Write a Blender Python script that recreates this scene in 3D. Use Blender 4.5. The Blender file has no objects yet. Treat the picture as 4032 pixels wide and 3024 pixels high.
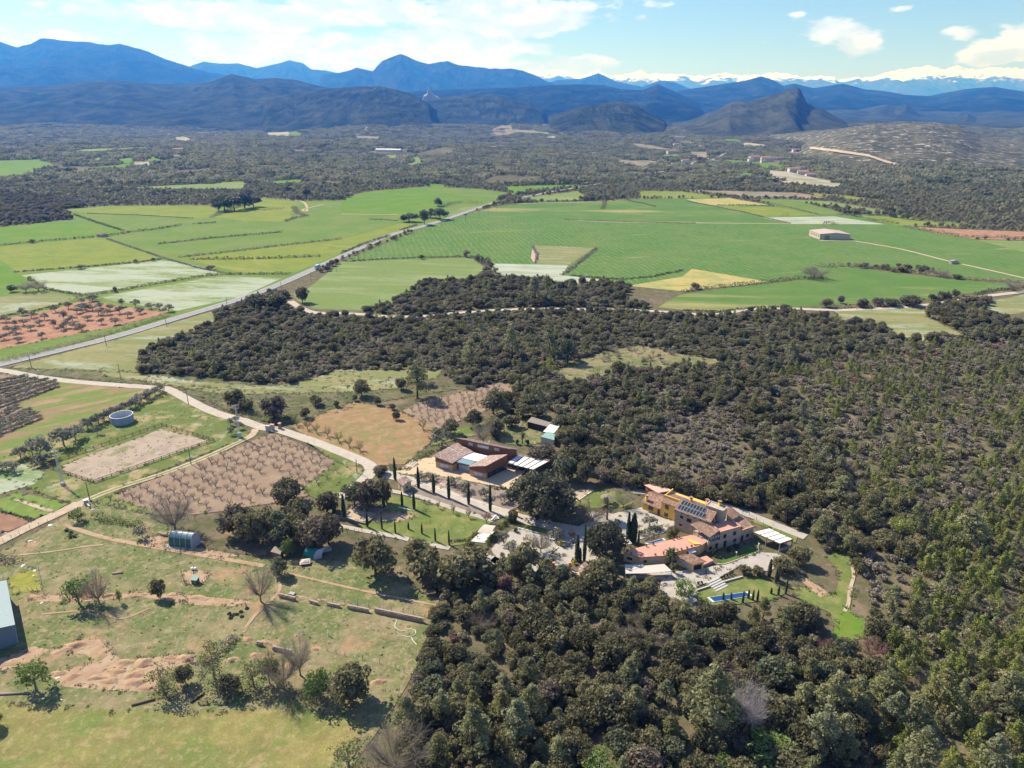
import bpy, bmesh, math, random
import numpy as np
from mathutils import Vector, Matrix

random.seed(7); RNG = np.random.default_rng(7)
scene = bpy.context.scene
COL = scene.collection

# ------------------------------------------------------------------ camera
F_PX = 2794.0; CAM_H = 120.0; PITCH = math.radians(21.0)
CP, SP = math.cos(PITCH), math.sin(PITCH)
cam_d = bpy.data.cameras.new('camera'); cam = bpy.data.objects.new('camera', cam_d); COL.objects.link(cam)
cam.location = (0, 0, CAM_H); cam.rotation_euler = (math.radians(90) - PITCH, 0, 0)
cam_d.sensor_fit = 'HORIZONTAL'; cam_d.angle = 2 * math.atan(2016.0 / F_PX)
cam_d.clip_start = 1.0; cam_d.clip_end = 150000.0
scene.camera = cam
# ------------------------------------------------------------------ light
SUN_EL = math.radians(43.0); SUN_DIR = Vector((-0.77 * math.cos(SUN_EL), 0.638 * math.cos(SUN_EL), math.sin(SUN_EL))).normalized()
sun_d = bpy.data.lights.new('sun', 'SUN'); sun = bpy.data.objects.new('sun', sun_d); COL.objects.link(sun)
sun_d.energy = 5.0; sun_d.angle = math.radians(0.53); sun_d.color = (1.0, 0.965, 0.925)
sun.rotation_euler = (-SUN_DIR).to_track_quat('-Z', 'Y').to_euler(); sun.location = (0, 0, 400)
EXPOSURE = 0.78; SKY_STRENGTH = 0.092; HAZE_DENSITY = 8.0e-5; HAZE_COLOR = (0.055, 0.26, 1.0)
scene.view_settings.view_transform = 'Standard'; scene.view_settings.look = 'None'
scene.view_settings.exposure = EXPOSURE; scene.view_settings.gamma = 1.0; scene.view_settings.use_curve_mapping = False
scene.render.engine = 'CYCLES'
cy = scene.cycles
cy.max_bounces = 5; cy.diffuse_bounces = 2; cy.glossy_bounces = 2; cy.transmission_bounces = 3; cy.transparent_max_bounces = 6
cy.volume_bounces = 0; cy.use_denoising = True; cy.caustics_reflective = False; cy.caustics_refractive = False
try:
    cy.denoiser = 'OPENIMAGEDENOISE'; cy.denoising_input_passes = 'RGB_ALBEDO_NORMAL'; cy.denoising_prefilter = 'ACCURATE'
except Exception: pass
cy.sample_clamp_indirect = 6.0

# ------------------------------------------------------------------ node helper
class NT:
    def __init__(s, tree): s.t = tree; s.n = tree.nodes; s.l = tree.links
    def new(s, typ, **kw):
        nd = s.n.new(typ)
        for k, v in kw.items(): setattr(nd, k, v)
        return nd
    def set(s, sock, v):
        if isinstance(v, bpy.types.NodeSocket): s.l.new(v, sock)
        elif isinstance(v, (tuple, list)) and sock.type == 'RGBA' and len(v) == 3: sock.default_value = (*v, 1)
        else: sock.default_value = v
    def math(s, op, a, b=0.0, c=None, clamp=False):
        m = s.new('ShaderNodeMath', operation=op, use_clamp=clamp); s.set(m.inputs[0], a); s.set(m.inputs[1], b)
        if c is not None: s.set(m.inputs[2], c)
        return m.outputs[0]
    def mix(s, f, a, b, blend='MIX'):
        m = s.new('ShaderNodeMix', data_type='RGBA', blend_type=blend)
        s.set(m.inputs[0], f); s.set(m.inputs[6], a); s.set(m.inputs[7], b); return m.outputs[2]
    def noise(s, vec, scale, detail=4, rough=0.55, dist=0.0):
        m = s.new('ShaderNodeTexNoise'); s.set(m.inputs['Vector'], vec); m.inputs['Scale'].default_value = scale
        m.inputs['Detail'].default_value = detail; m.inputs['Roughness'].default_value = rough; m.inputs['Distortion'].default_value = dist
        return m.outputs['Fac']
    def ramp(s, v, lo, hi, o0=0.0, o1=1.0, smooth=True):
        m = s.new('ShaderNodeMapRange', interpolation_type='SMOOTHSTEP' if smooth else 'LINEAR')
        s.set(m.inputs[0], v); m.inputs[1].default_value = lo; m.inputs[2].default_value = hi
        s.set(m.inputs[3], o0); s.set(m.inputs[4], o1); return m.outputs[0]
    def vmath(s, op, a, b=(0, 0, 0)):
        m = s.new('ShaderNodeVectorMath', operation=op); s.set(m.inputs[0], a); s.set(m.inputs[1], b); return m.outputs[0]
    def sep(s, v):
        m = s.new('ShaderNodeSeparateXYZ'); s.set(m.inputs[0], v); return m.outputs
    def comb(s, x, y, z):
        m = s.new('ShaderNodeCombineXYZ'); s.set(m.inputs[0], x); s.set(m.inputs[1], y); s.set(m.inputs[2], z); return m.outputs[0]

# ------------------------------------------------------------------ photo coordinates -> places on the ground
VW = {'0': (0, 0, 1.8228), 'A': (0, 700, .6076), 'B': (1344, 700, .6076), 'C': (2688, 700, .6076), 'D': (0, 1400, .4521),
      'E': (900, 1400, .4973), 'F': (1500, 1600, .36166), 'G': (2200, 1800, .4521), 'H': (2900, 1800, .51175), 'I': (0, 1900, .4521),
      'J': (800, 1950, .5425), 'K': (0, 2400, .6781), 'L': (1300, 2200, 1.2351), 'M': (0, 0, .9114), 'N': (2016, 0, .9114),
      'P': (2420, 1880, .27125), 'Q': (1900, 2000, .27125), 'R': (0, 1950, .27125)}
def px(v, x, y): a, b, s = VW[v]; return a + x * s, b + y * s
def hash2(ix, iy, s):
    h = (ix.astype(np.int64) * 374761393 + iy.astype(np.int64) * 668265263 + s * 144269504) & 0x7fffffff
    h = ((h ^ (h >> 13)) * 1274126177) & 0x7fffffff
    return ((h ^ (h >> 16)) & 0xffff) / 65535.0
def vnoise(x, y, s=0):
    ix, iy = np.floor(x), np.floor(y); fx, fy = x - ix, y - iy; fx = fx * fx * (3 - 2 * fx); fy = fy * fy * (3 - 2 * fy)
    a, b = hash2(ix, iy, s), hash2(ix + 1, iy, s); c, d = hash2(ix, iy + 1, s), hash2(ix + 1, iy + 1, s)
    return (a + (b - a) * fx) * (1 - fy) + (c + (d - c) * fx) * fy
def fbm(x, y, s=0, o=5):
    v = 0; a = 0.5
    for i in range(o): v = v + a * vnoise(x, y, s + i * 17); x = x * 2.03 + 5.1; y = y * 2.03 + 1.7; a *= 0.5
    return v
def terrain_n(x, y):
    """flat plain near, then gently rolling wooded country that climbs towards the hills"""
    x, y = np.asarray(x, float), np.asarray(y, float); t = np.clip(y - 2600.0, 0, None)
    rise = np.where(t <= 1200, 0.02 * t * t / 2400.0, 0.02 * (t - 600.0)); m = np.clip((y - 1150) / 900, 0, 1); m = m * m * (3 - 2 * m)
    return rise + m * (34 + np.clip(y - 3000, 0, 4000) * .012) * 2 * (fbm(x / 620 + 3.3, y / 620, 3, 4) - .47)
def terrain(y, x=0.0): return float(terrain_n(np.array([x]), np.array([y]))[0]) if y > 1150 else 0.0
def ray(v, x, y):
    u, w = px(v, x, y); a = (u - 2016) / F_PX; b = -(w - 1512) / F_PX
    return Vector((a, b * SP + CP, b * CP - SP))
def P3(v, x, y, z=0.0):
    d = ray(v, x, y); t = (z - CAM_H) / d.z
    return Vector((d.x * t, d.y * t, z))
def PG(v, x, y):            # on the terrain, which climbs far out
    d = ray(v, x, y)
    if d.z < 0 and d.y * CAM_H / -d.z < 1150: return P3(v, x, y)
    lo, hi = 50.0, 30000.0
    for _ in range(22):
        m = (lo + hi) / 2
        if CAM_H + d.z * m > terrain(d.y * m, d.x * m): lo = m
        else: hi = m
    return Vector((d.x * lo, d.y * lo, terrain(d.y * lo, d.x * lo)))
def height_at(v, x, y, ytop, base=None):
    b0 = base if base is not None else PG(v, x, y)
    Pu = b0.y * SP + (b0.z - CAM_H) * CP; Pf = b0.y * CP - (b0.z - CAM_H) * SP
    b = -(px(v, x, ytop)[1] - 1512) / F_PX
    return (b * Pf - Pu) / (CP + b * SP)
def mpp(b0): return (b0.y * CP - (b0.z - CAM_H) * SP) / F_PX     # metres per photo pixel there

# ------------------------------------------------------------------ world: sky with clouds
world = bpy.data.worlds.new('World'); scene.world = world; world.use_nodes = True
w = NT(world.node_tree); w.n.clear()
sky = w.new('ShaderNodeTexSky', sky_type='NISHITA'); sky.sun_disc = False; sky.sun_elevation = SUN_EL
sky.sun_rotation = math.atan2(SUN_DIR.x, SUN_DIR.y); sky.altitude = 200; sky.air_density = 1.0; sky.dust_density = 0.2; sky.ozone_density = 3.0
geo = w.new('ShaderNodeTexCoord'); dirv = w.vmath('NORMALIZE', geo.outputs['Generated'])
dx, dy, dz = w.sep(dirv)
az = w.math('ARCTAN2', dx, dy); el = w.math('ARCSINE', dz)
cn = w.comb(w.math('MULTIPLY', az, 1.0), w.math('MULTIPLY', el, 2.3), 0.37)
n1 = w.noise(cn, 9.0, 7, 0.6, 0.3); n2 = w.noise(w.comb(w.math('MULTIPLY', az, 1.0), w.math('MULTIPLY', el, 3.0), 4.2), 34.0, 5, 0.6)
def azel(u, v):
    a = (u - 2016) / F_PX; b = -(v - 1512) / F_PX; d = Vector((a, b * SP + CP, b * CP - SP)).normalized()
    return math.atan2(d.x, d.y), math.asin(d.z)
CLOUDS = [  # centre and half size in photo pixels, weight
    (900, 60, 520, 62, 1.0), (1500, 50, 380, 75, 1.0), (1960, 70, 330, 95, 1.15), (2180, 75, 120, 70, .9), (620, 30, 260, 40, .8),
    (1150, 200, 520, 60, .85), (1700, 170, 420, 80, .95), (1350, 250, 400, 50, .9), (160, 150, 260, 40, .75), (2090, 190, 130, 28, .6),
    (2330, 245, 150, 35, .85), (2150, 265, 300, 35, .75), (3290, 120, 95, 40, .72), (3400, 180, 110, 45, .72), (3560, 30, 55, 18, .62), (3010, 162, 34, 12, .55),
    (3780, 130, 90, 40, .8), (3950, 200, 180, 60, 1.0), (4030, 130, 110, 35, .75), (3890, 230, 110, 40, .8), (3120, 55, 60, 12, .42), (3260, 100, 60, 20, .5)]
tot = None
for (u, v, hu, hv, wt) in CLOUDS:
    a0, e0 = azel(u, v); a1, _ = azel(u + hu, v); _, e1 = azel(u, v - hv)
    sa, se = abs(a1 - a0), abs(e1 - e0)
    qa = w.math('POWER', w.math('ABSOLUTE', w.math('DIVIDE', w.math('SUBTRACT', az, a0), sa)), 2.0)
    qe = w.math('POWER', w.math('ABSOLUTE', w.math('DIVIDE', w.math('SUBTRACT', el, e0), se)), 2.0)
    g = w.math('MULTIPLY', w.math('EXPONENT', w.math('MULTIPLY', w.math('ADD', qa, qe), -0.9)), wt)
    tot = g if tot is None else w.math('MAXIMUM', tot, g)
# the same kind of broken cloud goes on round the rest of the sky
out_of_view = w.ramp(w.math('ABSOLUTE', az), 0.66, 0.80)
above = w.ramp(el, 0.14, 0.24)
other = w.math('MULTIPLY', w.math('MAXIMUM', out_of_view, above), w.ramp(w.noise(dirv, 3.2, 5, 0.6), 0.50, 0.66, 0.0, 0.8))
tot = w.math('MAXIMUM', tot, other)
shape = w.math('ADD', tot, w.math('ADD', w.math('MULTIPLY', w.math('SUBTRACT', n1, 0.5), 1.7), w.math('MULTIPLY', w.math('SUBTRACT', n2, 0.5), 1.0)))
cm = w.ramp(shape, 0.30, 0.56)
shade = w.ramp(w.noise(w.vmath('ADD', cn, (0, 0.012, 0)), 22.0, 5, 0.6), 0.42, 0.66)
cloud_col = w.mix(shade, (0.52, 0.60, 0.90), (0.78, 0.86, 1.30))
sky_col = w.mix(1.0, sky.outputs[0], (0.73, 0.81, 1.02), 'MULTIPLY')
bg1 = w.new('ShaderNodeBackground'); w.set(bg1.inputs[0], sky_col); bg1.inputs[1].default_value = SKY_STRENGTH
bg2 = w.new('ShaderNodeBackground'); w.set(bg2.inputs[0], cloud_col); bg2.inputs[1].default_value = 0.92
mx = w.new('ShaderNodeMixShader'); w.set(mx.inputs[0], w.math('MULTIPLY', cm, 0.93)); w.l.new(bg1.outputs[0], mx.inputs[1]); w.l.new(bg2.outputs[0], mx.inputs[2])
world.cycles.sampling_method = 'MANUAL'; world.cycles.sample_map_resolution = 256
wo = w.new('ShaderNodeOutputWorld'); w.l.new(mx.outputs[0], wo.inputs[0])

# ------------------------------------------------------------------ materials
MATS = {}
def new_mat(name):
    m = bpy.data.materials.new(name); m.use_nodes = True; t = NT(m.node_tree); t.n.clear()
    out = t.new('ShaderNodeOutputMaterial'); b = t.new('ShaderNodeBsdfPrincipled'); t.l.new(b.outputs[0], out.inputs[0])
    b.inputs['Roughness'].default_value = 0.85; b.inputs['Specular IOR Level'].default_value = 0.2
    MATS[name] = m; return m, t, b, out
def pos_of(t): return t.new('ShaderNodeNewGeometry').outputs['Position']
def bump(t, b, h, strength, dist):
    k = t.new('ShaderNodeBump'); k.inputs['Strength'].default_value = strength; k.inputs['Distance'].default_value = dist
    t.set(k.inputs['Height'], h); t.l.new(k.outputs[0], b.inputs['Normal'])
def ground_mat(name, base, alts=(), rows=None, bmp=0.35, fine=2.2, var=0.28):
    var *= 1.35
    """base colour, then layers (colour, scale, low, high[, strength[, squash]]) laid on through noise; rows = (angle, spacing, colour, strength)"""
    m, t, b, _ = new_mat(name); p = pos_of(t); K = lambda c: tuple(q * 0.80 for q in c)
    col = K(base); off = 0
    for a in alts:
        c, sc, lo, hi = a[:4]; st = a[4] if len(a) > 4 else 1.0
        off += 1; vec = t.vmath('ADD', p, (37.0 * off, 11.0 * off, 0.0))
        if len(a) > 5:
            rot = t.new('ShaderNodeVectorRotate', rotation_type='Z_AXIS'); t.set(rot.inputs['Vector'], vec); rot.inputs['Angle'].default_value = a[5]
            vec = t.vmath('MULTIPLY', rot.outputs[0], (0.22, 1.0, 1.0))
        col = t.mix(t.math('MULTIPLY', t.ramp(t.noise(vec, sc, 6, 0.62, 0.2), lo, hi), st), col, K(c))
    if rows:
        ang, sp, c, st = rows
        rot = t.new('ShaderNodeVectorRotate', rotation_type='Z_AXIS'); t.set(rot.inputs['Vector'], p); rot.inputs['Angle'].default_value = ang
        x, y, z = t.sep(rot.outputs[0])
        wob = t.math('MULTIPLY', t.math('SUBTRACT', t.noise(p, 0.06, 3), 0.5), sp * 1.2)
        s = t.math('SINE', t.math('MULTIPLY', t.math('ADD', y, wob), 2 * math.pi / sp))
        brk = t.ramp(t.noise(t.vmath('MULTIPLY', rot.outputs[0], (0.15, 1.0, 1.0)), 0.5, 4), 0.35, 0.65)
        col = t.mix(t.math('MULTIPLY', t.math('MULTIPLY', t.ramp(s, 0.0, 0.9), brk), st), col, K(c))
    f = t.noise(p, fine, 4, 0.65); f2 = t.noise(p, fine * 0.13, 4, 0.6)
    k = t.math('ADD', t.math('MULTIPLY', t.math('SUBTRACT', f, 0.5), var * 2.2), t.math('MULTIPLY', t.math('SUBTRACT', f2, 0.5), var * 1.6))
    hs = t.new('ShaderNodeHueSaturation'); t.set(hs.inputs['Color'], col); t.set(hs.inputs['Value'], t.math('ADD', k, 1.0))
    t.set(hs.inputs['Hue'], t.math('ADD', t.math('MULTIPLY', t.math('SUBTRACT', f2, 0.5), 0.05), 0.5))
    t.l.new(hs.outputs[0], b.inputs['Base Color'])
    b.inputs['Specular IOR Level'].default_value = 0.06; b.inputs['Roughness'].default_value = 0.95
    if bmp: bump(t, b, t.noise(p, fine * 0.8, 4, 0.6), bmp, 0.25)
    return m
def plain(name, c, rough=0.7, var=0.12, scale=1.5, spec=0.25, metal=0.0, bmp=0.0):
    m, t, b, _ = new_mat(name); tc = t.new('ShaderNodeTexCoord').outputs['Object']; c = tuple(q * 0.86 for q in c)
    n = t.noise(tc, scale, 5, 0.6)
    hs = t.new('ShaderNodeHueSaturation'); t.set(hs.inputs['Color'], c); t.set(hs.inputs['Value'], t.ramp(n, 0.25, 0.75, 1 - var, 1 + var, False))
    t.l.new(hs.outputs[0], b.inputs['Base Color']); b.inputs['Roughness'].default_value = rough
    b.inputs['Specular IOR Level'].default_value = spec; b.inputs['Metallic'].default_value = metal
    if bmp: bump(t, b, t.noise(tc, scale * 6, 3), bmp, 0.05)
    return m
def two_tone(name, c1, c2, scale, lo=0.4, hi=0.6, rough=0.85, stretch=(1, 1, 1)):
    m, t, b, _ = new_mat(name); tc = t.vmath('MULTIPLY', t.new('ShaderNodeTexCoord').outputs['Object'], stretch)
    col = t.mix(t.ramp(t.noise(tc, scale, 6, 0.65), lo, hi), c1, c2)
    t.l.new(col, b.inputs['Base Color']); b.inputs['Roughness'].default_value = rough; return m
def masonry(name, c1, c2, mortar, size=0.45):
    m, t, b, _ = new_mat(name); tc = t.new('ShaderNodeTexCoord').outputs['Object']
    v = t.new('ShaderNodeTexVoronoi', feature='F1'); t.set(v.inputs['Vector'], t.vmath('MULTIPLY', tc, (1, 1, 1.6))); v.inputs['Scale'].default_value = 1 / size
    e = t.new('ShaderNodeTexVoronoi', feature='DISTANCE_TO_EDGE'); t.set(e.inputs['Vector'], t.vmath('MULTIPLY', tc, (1, 1, 1.6))); e.inputs['Scale'].default_value = 1 / size
    r, g, bb = t.sep(v.outputs['Color'])
    col = t.mix(r, c1, c2); col = t.mix(t.ramp(e.outputs[0], 0.02, 0.08, 1, 0), col, mortar)
    col = t.mix(t.math('MULTIPLY', t.ramp(t.noise(tc, 0.35, 4), 0.45, 0.65), 0.35), col, c2)
    t.l.new(col, b.inputs['Base Color']); bump(t, b, t.ramp(e.outputs[0], 0.0, 0.12), 0.5, 0.04); return m
def tile_mat(name, c1, c2, c3):
    m, t, b, _ = new_mat(name); tc = t.new('ShaderNodeTexCoord').outputs['Object']
    v = t.new('ShaderNodeTexVoronoi', feature='F1'); t.set(v.inputs['Vector'], tc); v.inputs['Scale'].default_value = 2.6
    r, g, bb = t.sep(v.outputs['Color'])
    col = t.mix(r, c1, c2); col = t.mix(t.ramp(g, 0.72, 0.8), col, c3)
    col = t.mix(t.math('MULTIPLY', t.ramp(t.noise(tc, 0.6, 5), 0.45, 0.7), 0.45), col, (0.20, 0.17, 0.13))
    t.l.new(col, b.inputs['Base Color']); return m
def leaf_mat(name, dark, light, trans=0.22, tints=None):
    trans = min(.42, trans * 1.9)
    """colour by clump and by tree: leaf-age and species variety, no painted light"""
    m, t, b, out = new_mat(name)
    at = t.new('ShaderNodeAttribute', attribute_name='tint').outputs['Fac']; oi = t.new('ShaderNodeObjectInfo').outputs['Random']
    f = t.math('ADD', t.math('MULTIPLY', at, 0.5), t.math('MULTIPLY', t.math('SUBTRACT', oi, 0.12), 0.78), clamp=True)
    col = t.mix(f, dark, light)
    for (lo, hi, c) in (tints or ()):
        sel = t.math('MULTIPLY', t.math('GREATER_THAN', oi, lo), t.math('LESS_THAN', oi, hi))
        col = t.mix(t.math('MULTIPLY', sel, 0.8), col, t.mix(at, tuple(0.75 * q for q in c), tuple(min(1, 1.25 * q) for q in c)))
    t.l.new(col, b.inputs['Base Color']); b.inputs['Roughness'].default_value = 0.6; b.inputs['Specular IOR Level'].default_value = 0.3
    tr = t.new('ShaderNodeBsdfTranslucent'); t.l.new(col, tr.inputs[0])
    ms = t.new('ShaderNodeMixShader'); ms.inputs[0].default_value = trans
    t.l.new(b.outputs[0], ms.inputs[1]); t.l.new(tr.outputs[0], ms.inputs[2]); t.l.new(ms.outputs[0], out.inputs[0]); return m
def glass_mat(name, c, rough=0.08):
    m, t, b, _ = new_mat(name); b.inputs['Base Color'].default_value = (*c, 1); b.inputs['Roughness'].default_value = rough; b.inputs['Specular IOR Level'].default_value = 0.6; return m

G1, G2, STRAW, EARTH = (0.115, 0.195, 0.035), (0.205, 0.26, 0.075), (0.40, 0.31, 0.17), (0.40, 0.245, 0.145)
WHITEF = (0.41, 0.44, 0.33)
ground_mat('m_scrub', (0.165, 0.135, 0.085), [((0.25, 0.19, 0.125), .045, .52, .66), ((0.115, 0.115, 0.055), .2, .45, .6), ((0.32, 0.235, 0.165), .5, .58, .7, .7)])
ground_mat('m_pasture', (0.150, 0.178, 0.066), [((0.30, 0.235, 0.135), .05, .42, .62, .75), ((0.32, 0.255, 0.15), .35, .48, .62, .8), ((0.115, 0.155, 0.05), .11, .50, .66, .85), (EARTH, .07, .57, .68, .8), ((0.43, 0.33, 0.22), .9, .55, .66, .6)])
ground_mat('m_meadow', (0.215, 0.21, 0.072), [((0.30, 0.25, 0.095), .04, .42, .6, .85), ((0.14, 0.21, 0.05), .09, .5, .64, .6), ((0.38, 0.28, 0.15), .12, .56, .68, .75), (STRAW, .6, .5, .65, .5)])
ground_mat('m_tankgrass', (0.15, 0.18, 0.055), [(STRAW, .09, .48, .62, .8), (WHITEF, .13, .57, .68, .55), ((0.115, 0.185, 0.035), .2, .5, .62, .6), (EARTH, .11, .62, .7, .7)])
ground_mat('m_lawn', (0.145, 0.19, 0.05), [((0.26, 0.25, 0.09), .15, .42, .62, .8), (STRAW, .5, .56, .7, .5)], var=.2)
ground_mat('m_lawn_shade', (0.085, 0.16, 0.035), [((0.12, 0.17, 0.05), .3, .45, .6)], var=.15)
ground_mat('m_bright', (0.115, 0.225, 0.025), [((0.165, 0.24, 0.04), .03, .4, .65), ((0.09, 0.20, 0.024), .25, .5, .65, .5)], rows=(0.4, 5.2, (0.17, 0.235, 0.045), .45), var=.14)
ground_mat('m_yellowgreen', (0.215, 0.255, 0.042), [((0.17, 0.23, 0.036), .035, .4, .62), ((0.37, 0.32, 0.12), .05, .55, .72, .7, 0.5)], rows=(0.45, 6.5, (0.31, 0.29, 0.095), .55), var=.13)
ground_mat('m_green', (0.135, 0.215, 0.042), [((0.18, 0.23, 0.058), .022, .4, .62), ((0.105, 0.19, 0.04), .12, .5, .64, .5)], rows=(0.42, 6.0, (0.20, 0.255, 0.075), .5), var=.15)
ground_mat('m_wheat', (0.098, 0.190, 0.042), [((0.135, 0.205, 0.054), .02, .4, .65), ((0.075, 0.16, 0.035), .09, .5, .64, .6), ((0.40, 0.33, 0.14), .035, .60, .72, .6, -0.25), ((0.135, 0.20, 0.07), .5, .5, .64, .4)], rows=(1.36, 5.2, (0.20, 0.255, 0.095), .85), var=.15)
ground_mat('m_wheat_across', (0.10, 0.192, 0.042), [((0.14, 0.21, 0.058), .02, .4, .65), ((0.41, 0.33, 0.15), .016, .54, .68, .75, 0.12), ((0.40, 0.33, 0.14), .05, .60, .7, .6, 0.05)], rows=(0.05, 4.2, (0.145, 0.21, 0.07), .4), var=.15)
ground_mat('m_stubble', (0.46, 0.37, 0.14), [((0.33, 0.33, 0.11), .06, .42, .58), ((0.16, 0.25, 0.06), .08, .57, .68, .8, 0.1)], rows=(0.08, 4.0, (0.50, 0.40, 0.19), .4), var=.13)
ground_mat('m_flower', (0.215, 0.265, 0.09), [(WHITEF, .05, .38, .56, .9, 0.2), ((0.15, 0.24, 0.055), .045, .54, .66, .9, 0.15), (WHITEF, .45, .5, .62, .7, 0.2)], var=.15)
ground_mat('m_flower_white', (0.33, 0.36, 0.24), [((0.46, 0.48, 0.39), .08, .4, .6, .9, 0.1), ((0.24, 0.28, 0.11), .12, .58, .7, .8, 0.1)], var=.12)
ground_mat('m_palemeadow', (0.185, 0.24, 0.075), [((0.29, 0.325, 0.165), .05, .46, .66, .7, 0.15), ((0.185, 0.27, 0.075), .15, .5, .62, .6)], var=.14)
ground_mat('m_olive_meadow', (0.225, 0.23, 0.095), [((0.32, 0.28, 0.14), .06, .45, .62, .75, 0.2), (WHITEF, .08, .50, .66, .75, 0.1), ((0.18, 0.235, 0.06), .2, .52, .65, .6)], var=.15)
ground_mat('m_redsoil', (0.36, 0.185, 0.115), [((0.42, 0.25, 0.165), .12, .4, .62), ((0.21, 0.22, 0.08), .1, .64, .74, .6)], rows=(0.5, 3.0, (0.30, 0.155, 0.1), .3), var=.14)
ground_mat('m_orchard', (0.295, 0.208, 0.145), [((0.36, 0.26, 0.18), .09, .42, .62, .8), ((0.31, 0.225, 0.175), .4, .5, .64, .5), ((0.27, 0.25, 0.12), .12, .6, .72, .6)], rows=(0.60, 5.2, (0.30, 0.22, 0.18), .5), var=.15)
ground_mat('m_rustfield', (0.345, 0.205, 0.112), [((0.20, 0.20, 0.075), .05, .46, .62, .55), ((0.235, 0.22, 0.085), .3, .46, .6, .75), ((0.40, 0.265, 0.165), .2, .48, .62, .7), ((0.175, 0.225, 0.055), .05, .62, .72, .7)], rows=(-0.5, 4.0, (0.38, 0.26, 0.15), .3), var=.18)
ground_mat('m_strip', (0.30, 0.20, 0.12), [((0.155, 0.225, 0.05), .16, .42, .55, .9, -0.62), ((0.40, 0.27, 0.17), .1, .52, .66, .8, -0.62), ((0.22, 0.245, 0.08), .4, .5, .62, .5)], var=.18)
ground_mat('m_veg', (0.16, 0.245, 0.05), [((0.235, 0.26, 0.08), .3, .45, .62, .8), (STRAW, .8, .58, .7, .6)], var=.2)
ground_mat('m_plough', (0.30, 0.17, 0.115), [((0.35, 0.20, 0.135), .3, .45, .6)], rows=(-0.2, 1.1, (0.25, 0.14, 0.095), .5), var=.12)
ground_mat('m_sand', (0.43, 0.34, 0.26), [((0.36, 0.285, 0.225), .16, .45, .6, .8), ((0.20, 0.225, 0.08), .10, .55, .66, .85), ((0.30, 0.26, 0.15), .6, .56, .68, .6)], var=.14)
ground_mat('m_dirt', (0.45, 0.315, 0.21), [((0.37, 0.24, 0.15), .2, .45, .6, .7), ((0.30, 0.27, 0.12), .25, .58, .7, .7)], var=.16)
ground_mat('m_mound', (0.42, 0.265, 0.165), [((0.48, 0.33, 0.215), .3, .42, .6, .8), ((0.32, 0.19, 0.115), .6, .52, .66, .6), ((0.25, 0.24, 0.10), .16, .56, .68, .8)], var=.18, bmp=.7)
ground_mat('m_bed', (0.27, 0.215, 0.175), [((0.35, 0.27, 0.21), .3, .45, .6, .7), ((0.21, 0.215, 0.10), .25, .58, .7, .6)], var=.16)
ground_mat('m_moss', (0.31, 0.29, 0.06), [((0.22, 0.235, 0.06), .25, .45, .6)], var=.15)
ground_mat('m_forestfloor', (0.135, 0.10, 0.065), [((0.25, 0.17, 0.115), .08, .5, .64, .8), ((0.08, 0.10, 0.04), .2, .5, .62, .8)], var=.25)
ground_mat('m_asphalt', (0.32, 0.305, 0.305), [((0.37, 0.35, 0.335), .3, .4, .6, .6)], var=.06, bmp=0)
ground_mat('m_gravel', (0.46, 0.41, 0.365), [((0.52, 0.46, 0.40), .25, .4, .6, .7), ((0.38, 0.33, 0.28), .7, .55, .68, .5)], var=.12)
ground_mat('m_track', (0.50, 0.43, 0.36), [((0.56, 0.49, 0.41), .3, .4, .6, .7), ((0.42, 0.33, 0.25), .5, .55, .68, .6)], var=.10)
ground_mat('m_dusty', (0.52, 0.41, 0.30), [((0.45, 0.33, 0.225), .35, .45, .62, .7), ((0.27, 0.25, 0.12), .4, .6, .72, .7)], var=.14)
ground_mat('m_sandyard', (0.62, 0.48, 0.32), [((0.55, 0.42, 0.275), .2, .45, .62, .7)], var=.07, bmp=.1)
ground_mat('m_concrete_path', (0.49, 0.44, 0.38), [((0.42, 0.36, 0.30), .4, .5, .64, .6)], var=.09)
ground_mat('m_verge', (0.17, 0.155, 0.085), [((0.10, 0.12, 0.045), .15, .45, .6), ((0.28, 0.235, 0.145), .3, .55, .68, .7)], var=.25)
ground_mat('m_farpale', (0.42, 0.38, 0.28), [((0.30, 0.28, 0.18), .02, .45, .6)], var=.1, fine=.3)
ground_mat('m_farbrown', (0.30, 0.24, 0.17), [((0.2, 0.19, 0.11), .02, .45, .6)], var=.15, fine=.3)

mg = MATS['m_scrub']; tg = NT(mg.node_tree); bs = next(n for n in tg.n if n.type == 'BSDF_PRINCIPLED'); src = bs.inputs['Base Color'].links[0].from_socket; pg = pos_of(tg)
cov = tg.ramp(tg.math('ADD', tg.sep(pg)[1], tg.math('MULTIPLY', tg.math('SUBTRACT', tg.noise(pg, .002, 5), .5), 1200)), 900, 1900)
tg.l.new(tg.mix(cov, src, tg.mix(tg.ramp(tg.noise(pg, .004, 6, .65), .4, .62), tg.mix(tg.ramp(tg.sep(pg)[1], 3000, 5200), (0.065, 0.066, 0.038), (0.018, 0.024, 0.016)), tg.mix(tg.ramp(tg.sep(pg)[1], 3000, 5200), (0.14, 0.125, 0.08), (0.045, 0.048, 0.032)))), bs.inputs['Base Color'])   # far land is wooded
plain('m_yellow', (0.82, 0.50, 0.12), .85, .08); plain('m_cream', (0.72, 0.52, 0.24), .85, .08); plain('m_hutcream', (0.70, 0.54, 0.30), .85, .08)
masonry('m_stone', (0.46, 0.38, 0.29), (0.34, 0.27, 0.20), (0.50, 0.44, 0.36)); masonry('m_stone_warm', (0.52, 0.35, 0.19), (0.42, 0.26, 0.13), (0.55, 0.42, 0.27), .5)
masonry('m_drystone', (0.38, 0.30, 0.22), (0.27, 0.20, 0.145), (0.12, 0.09, 0.06), .35)
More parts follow.
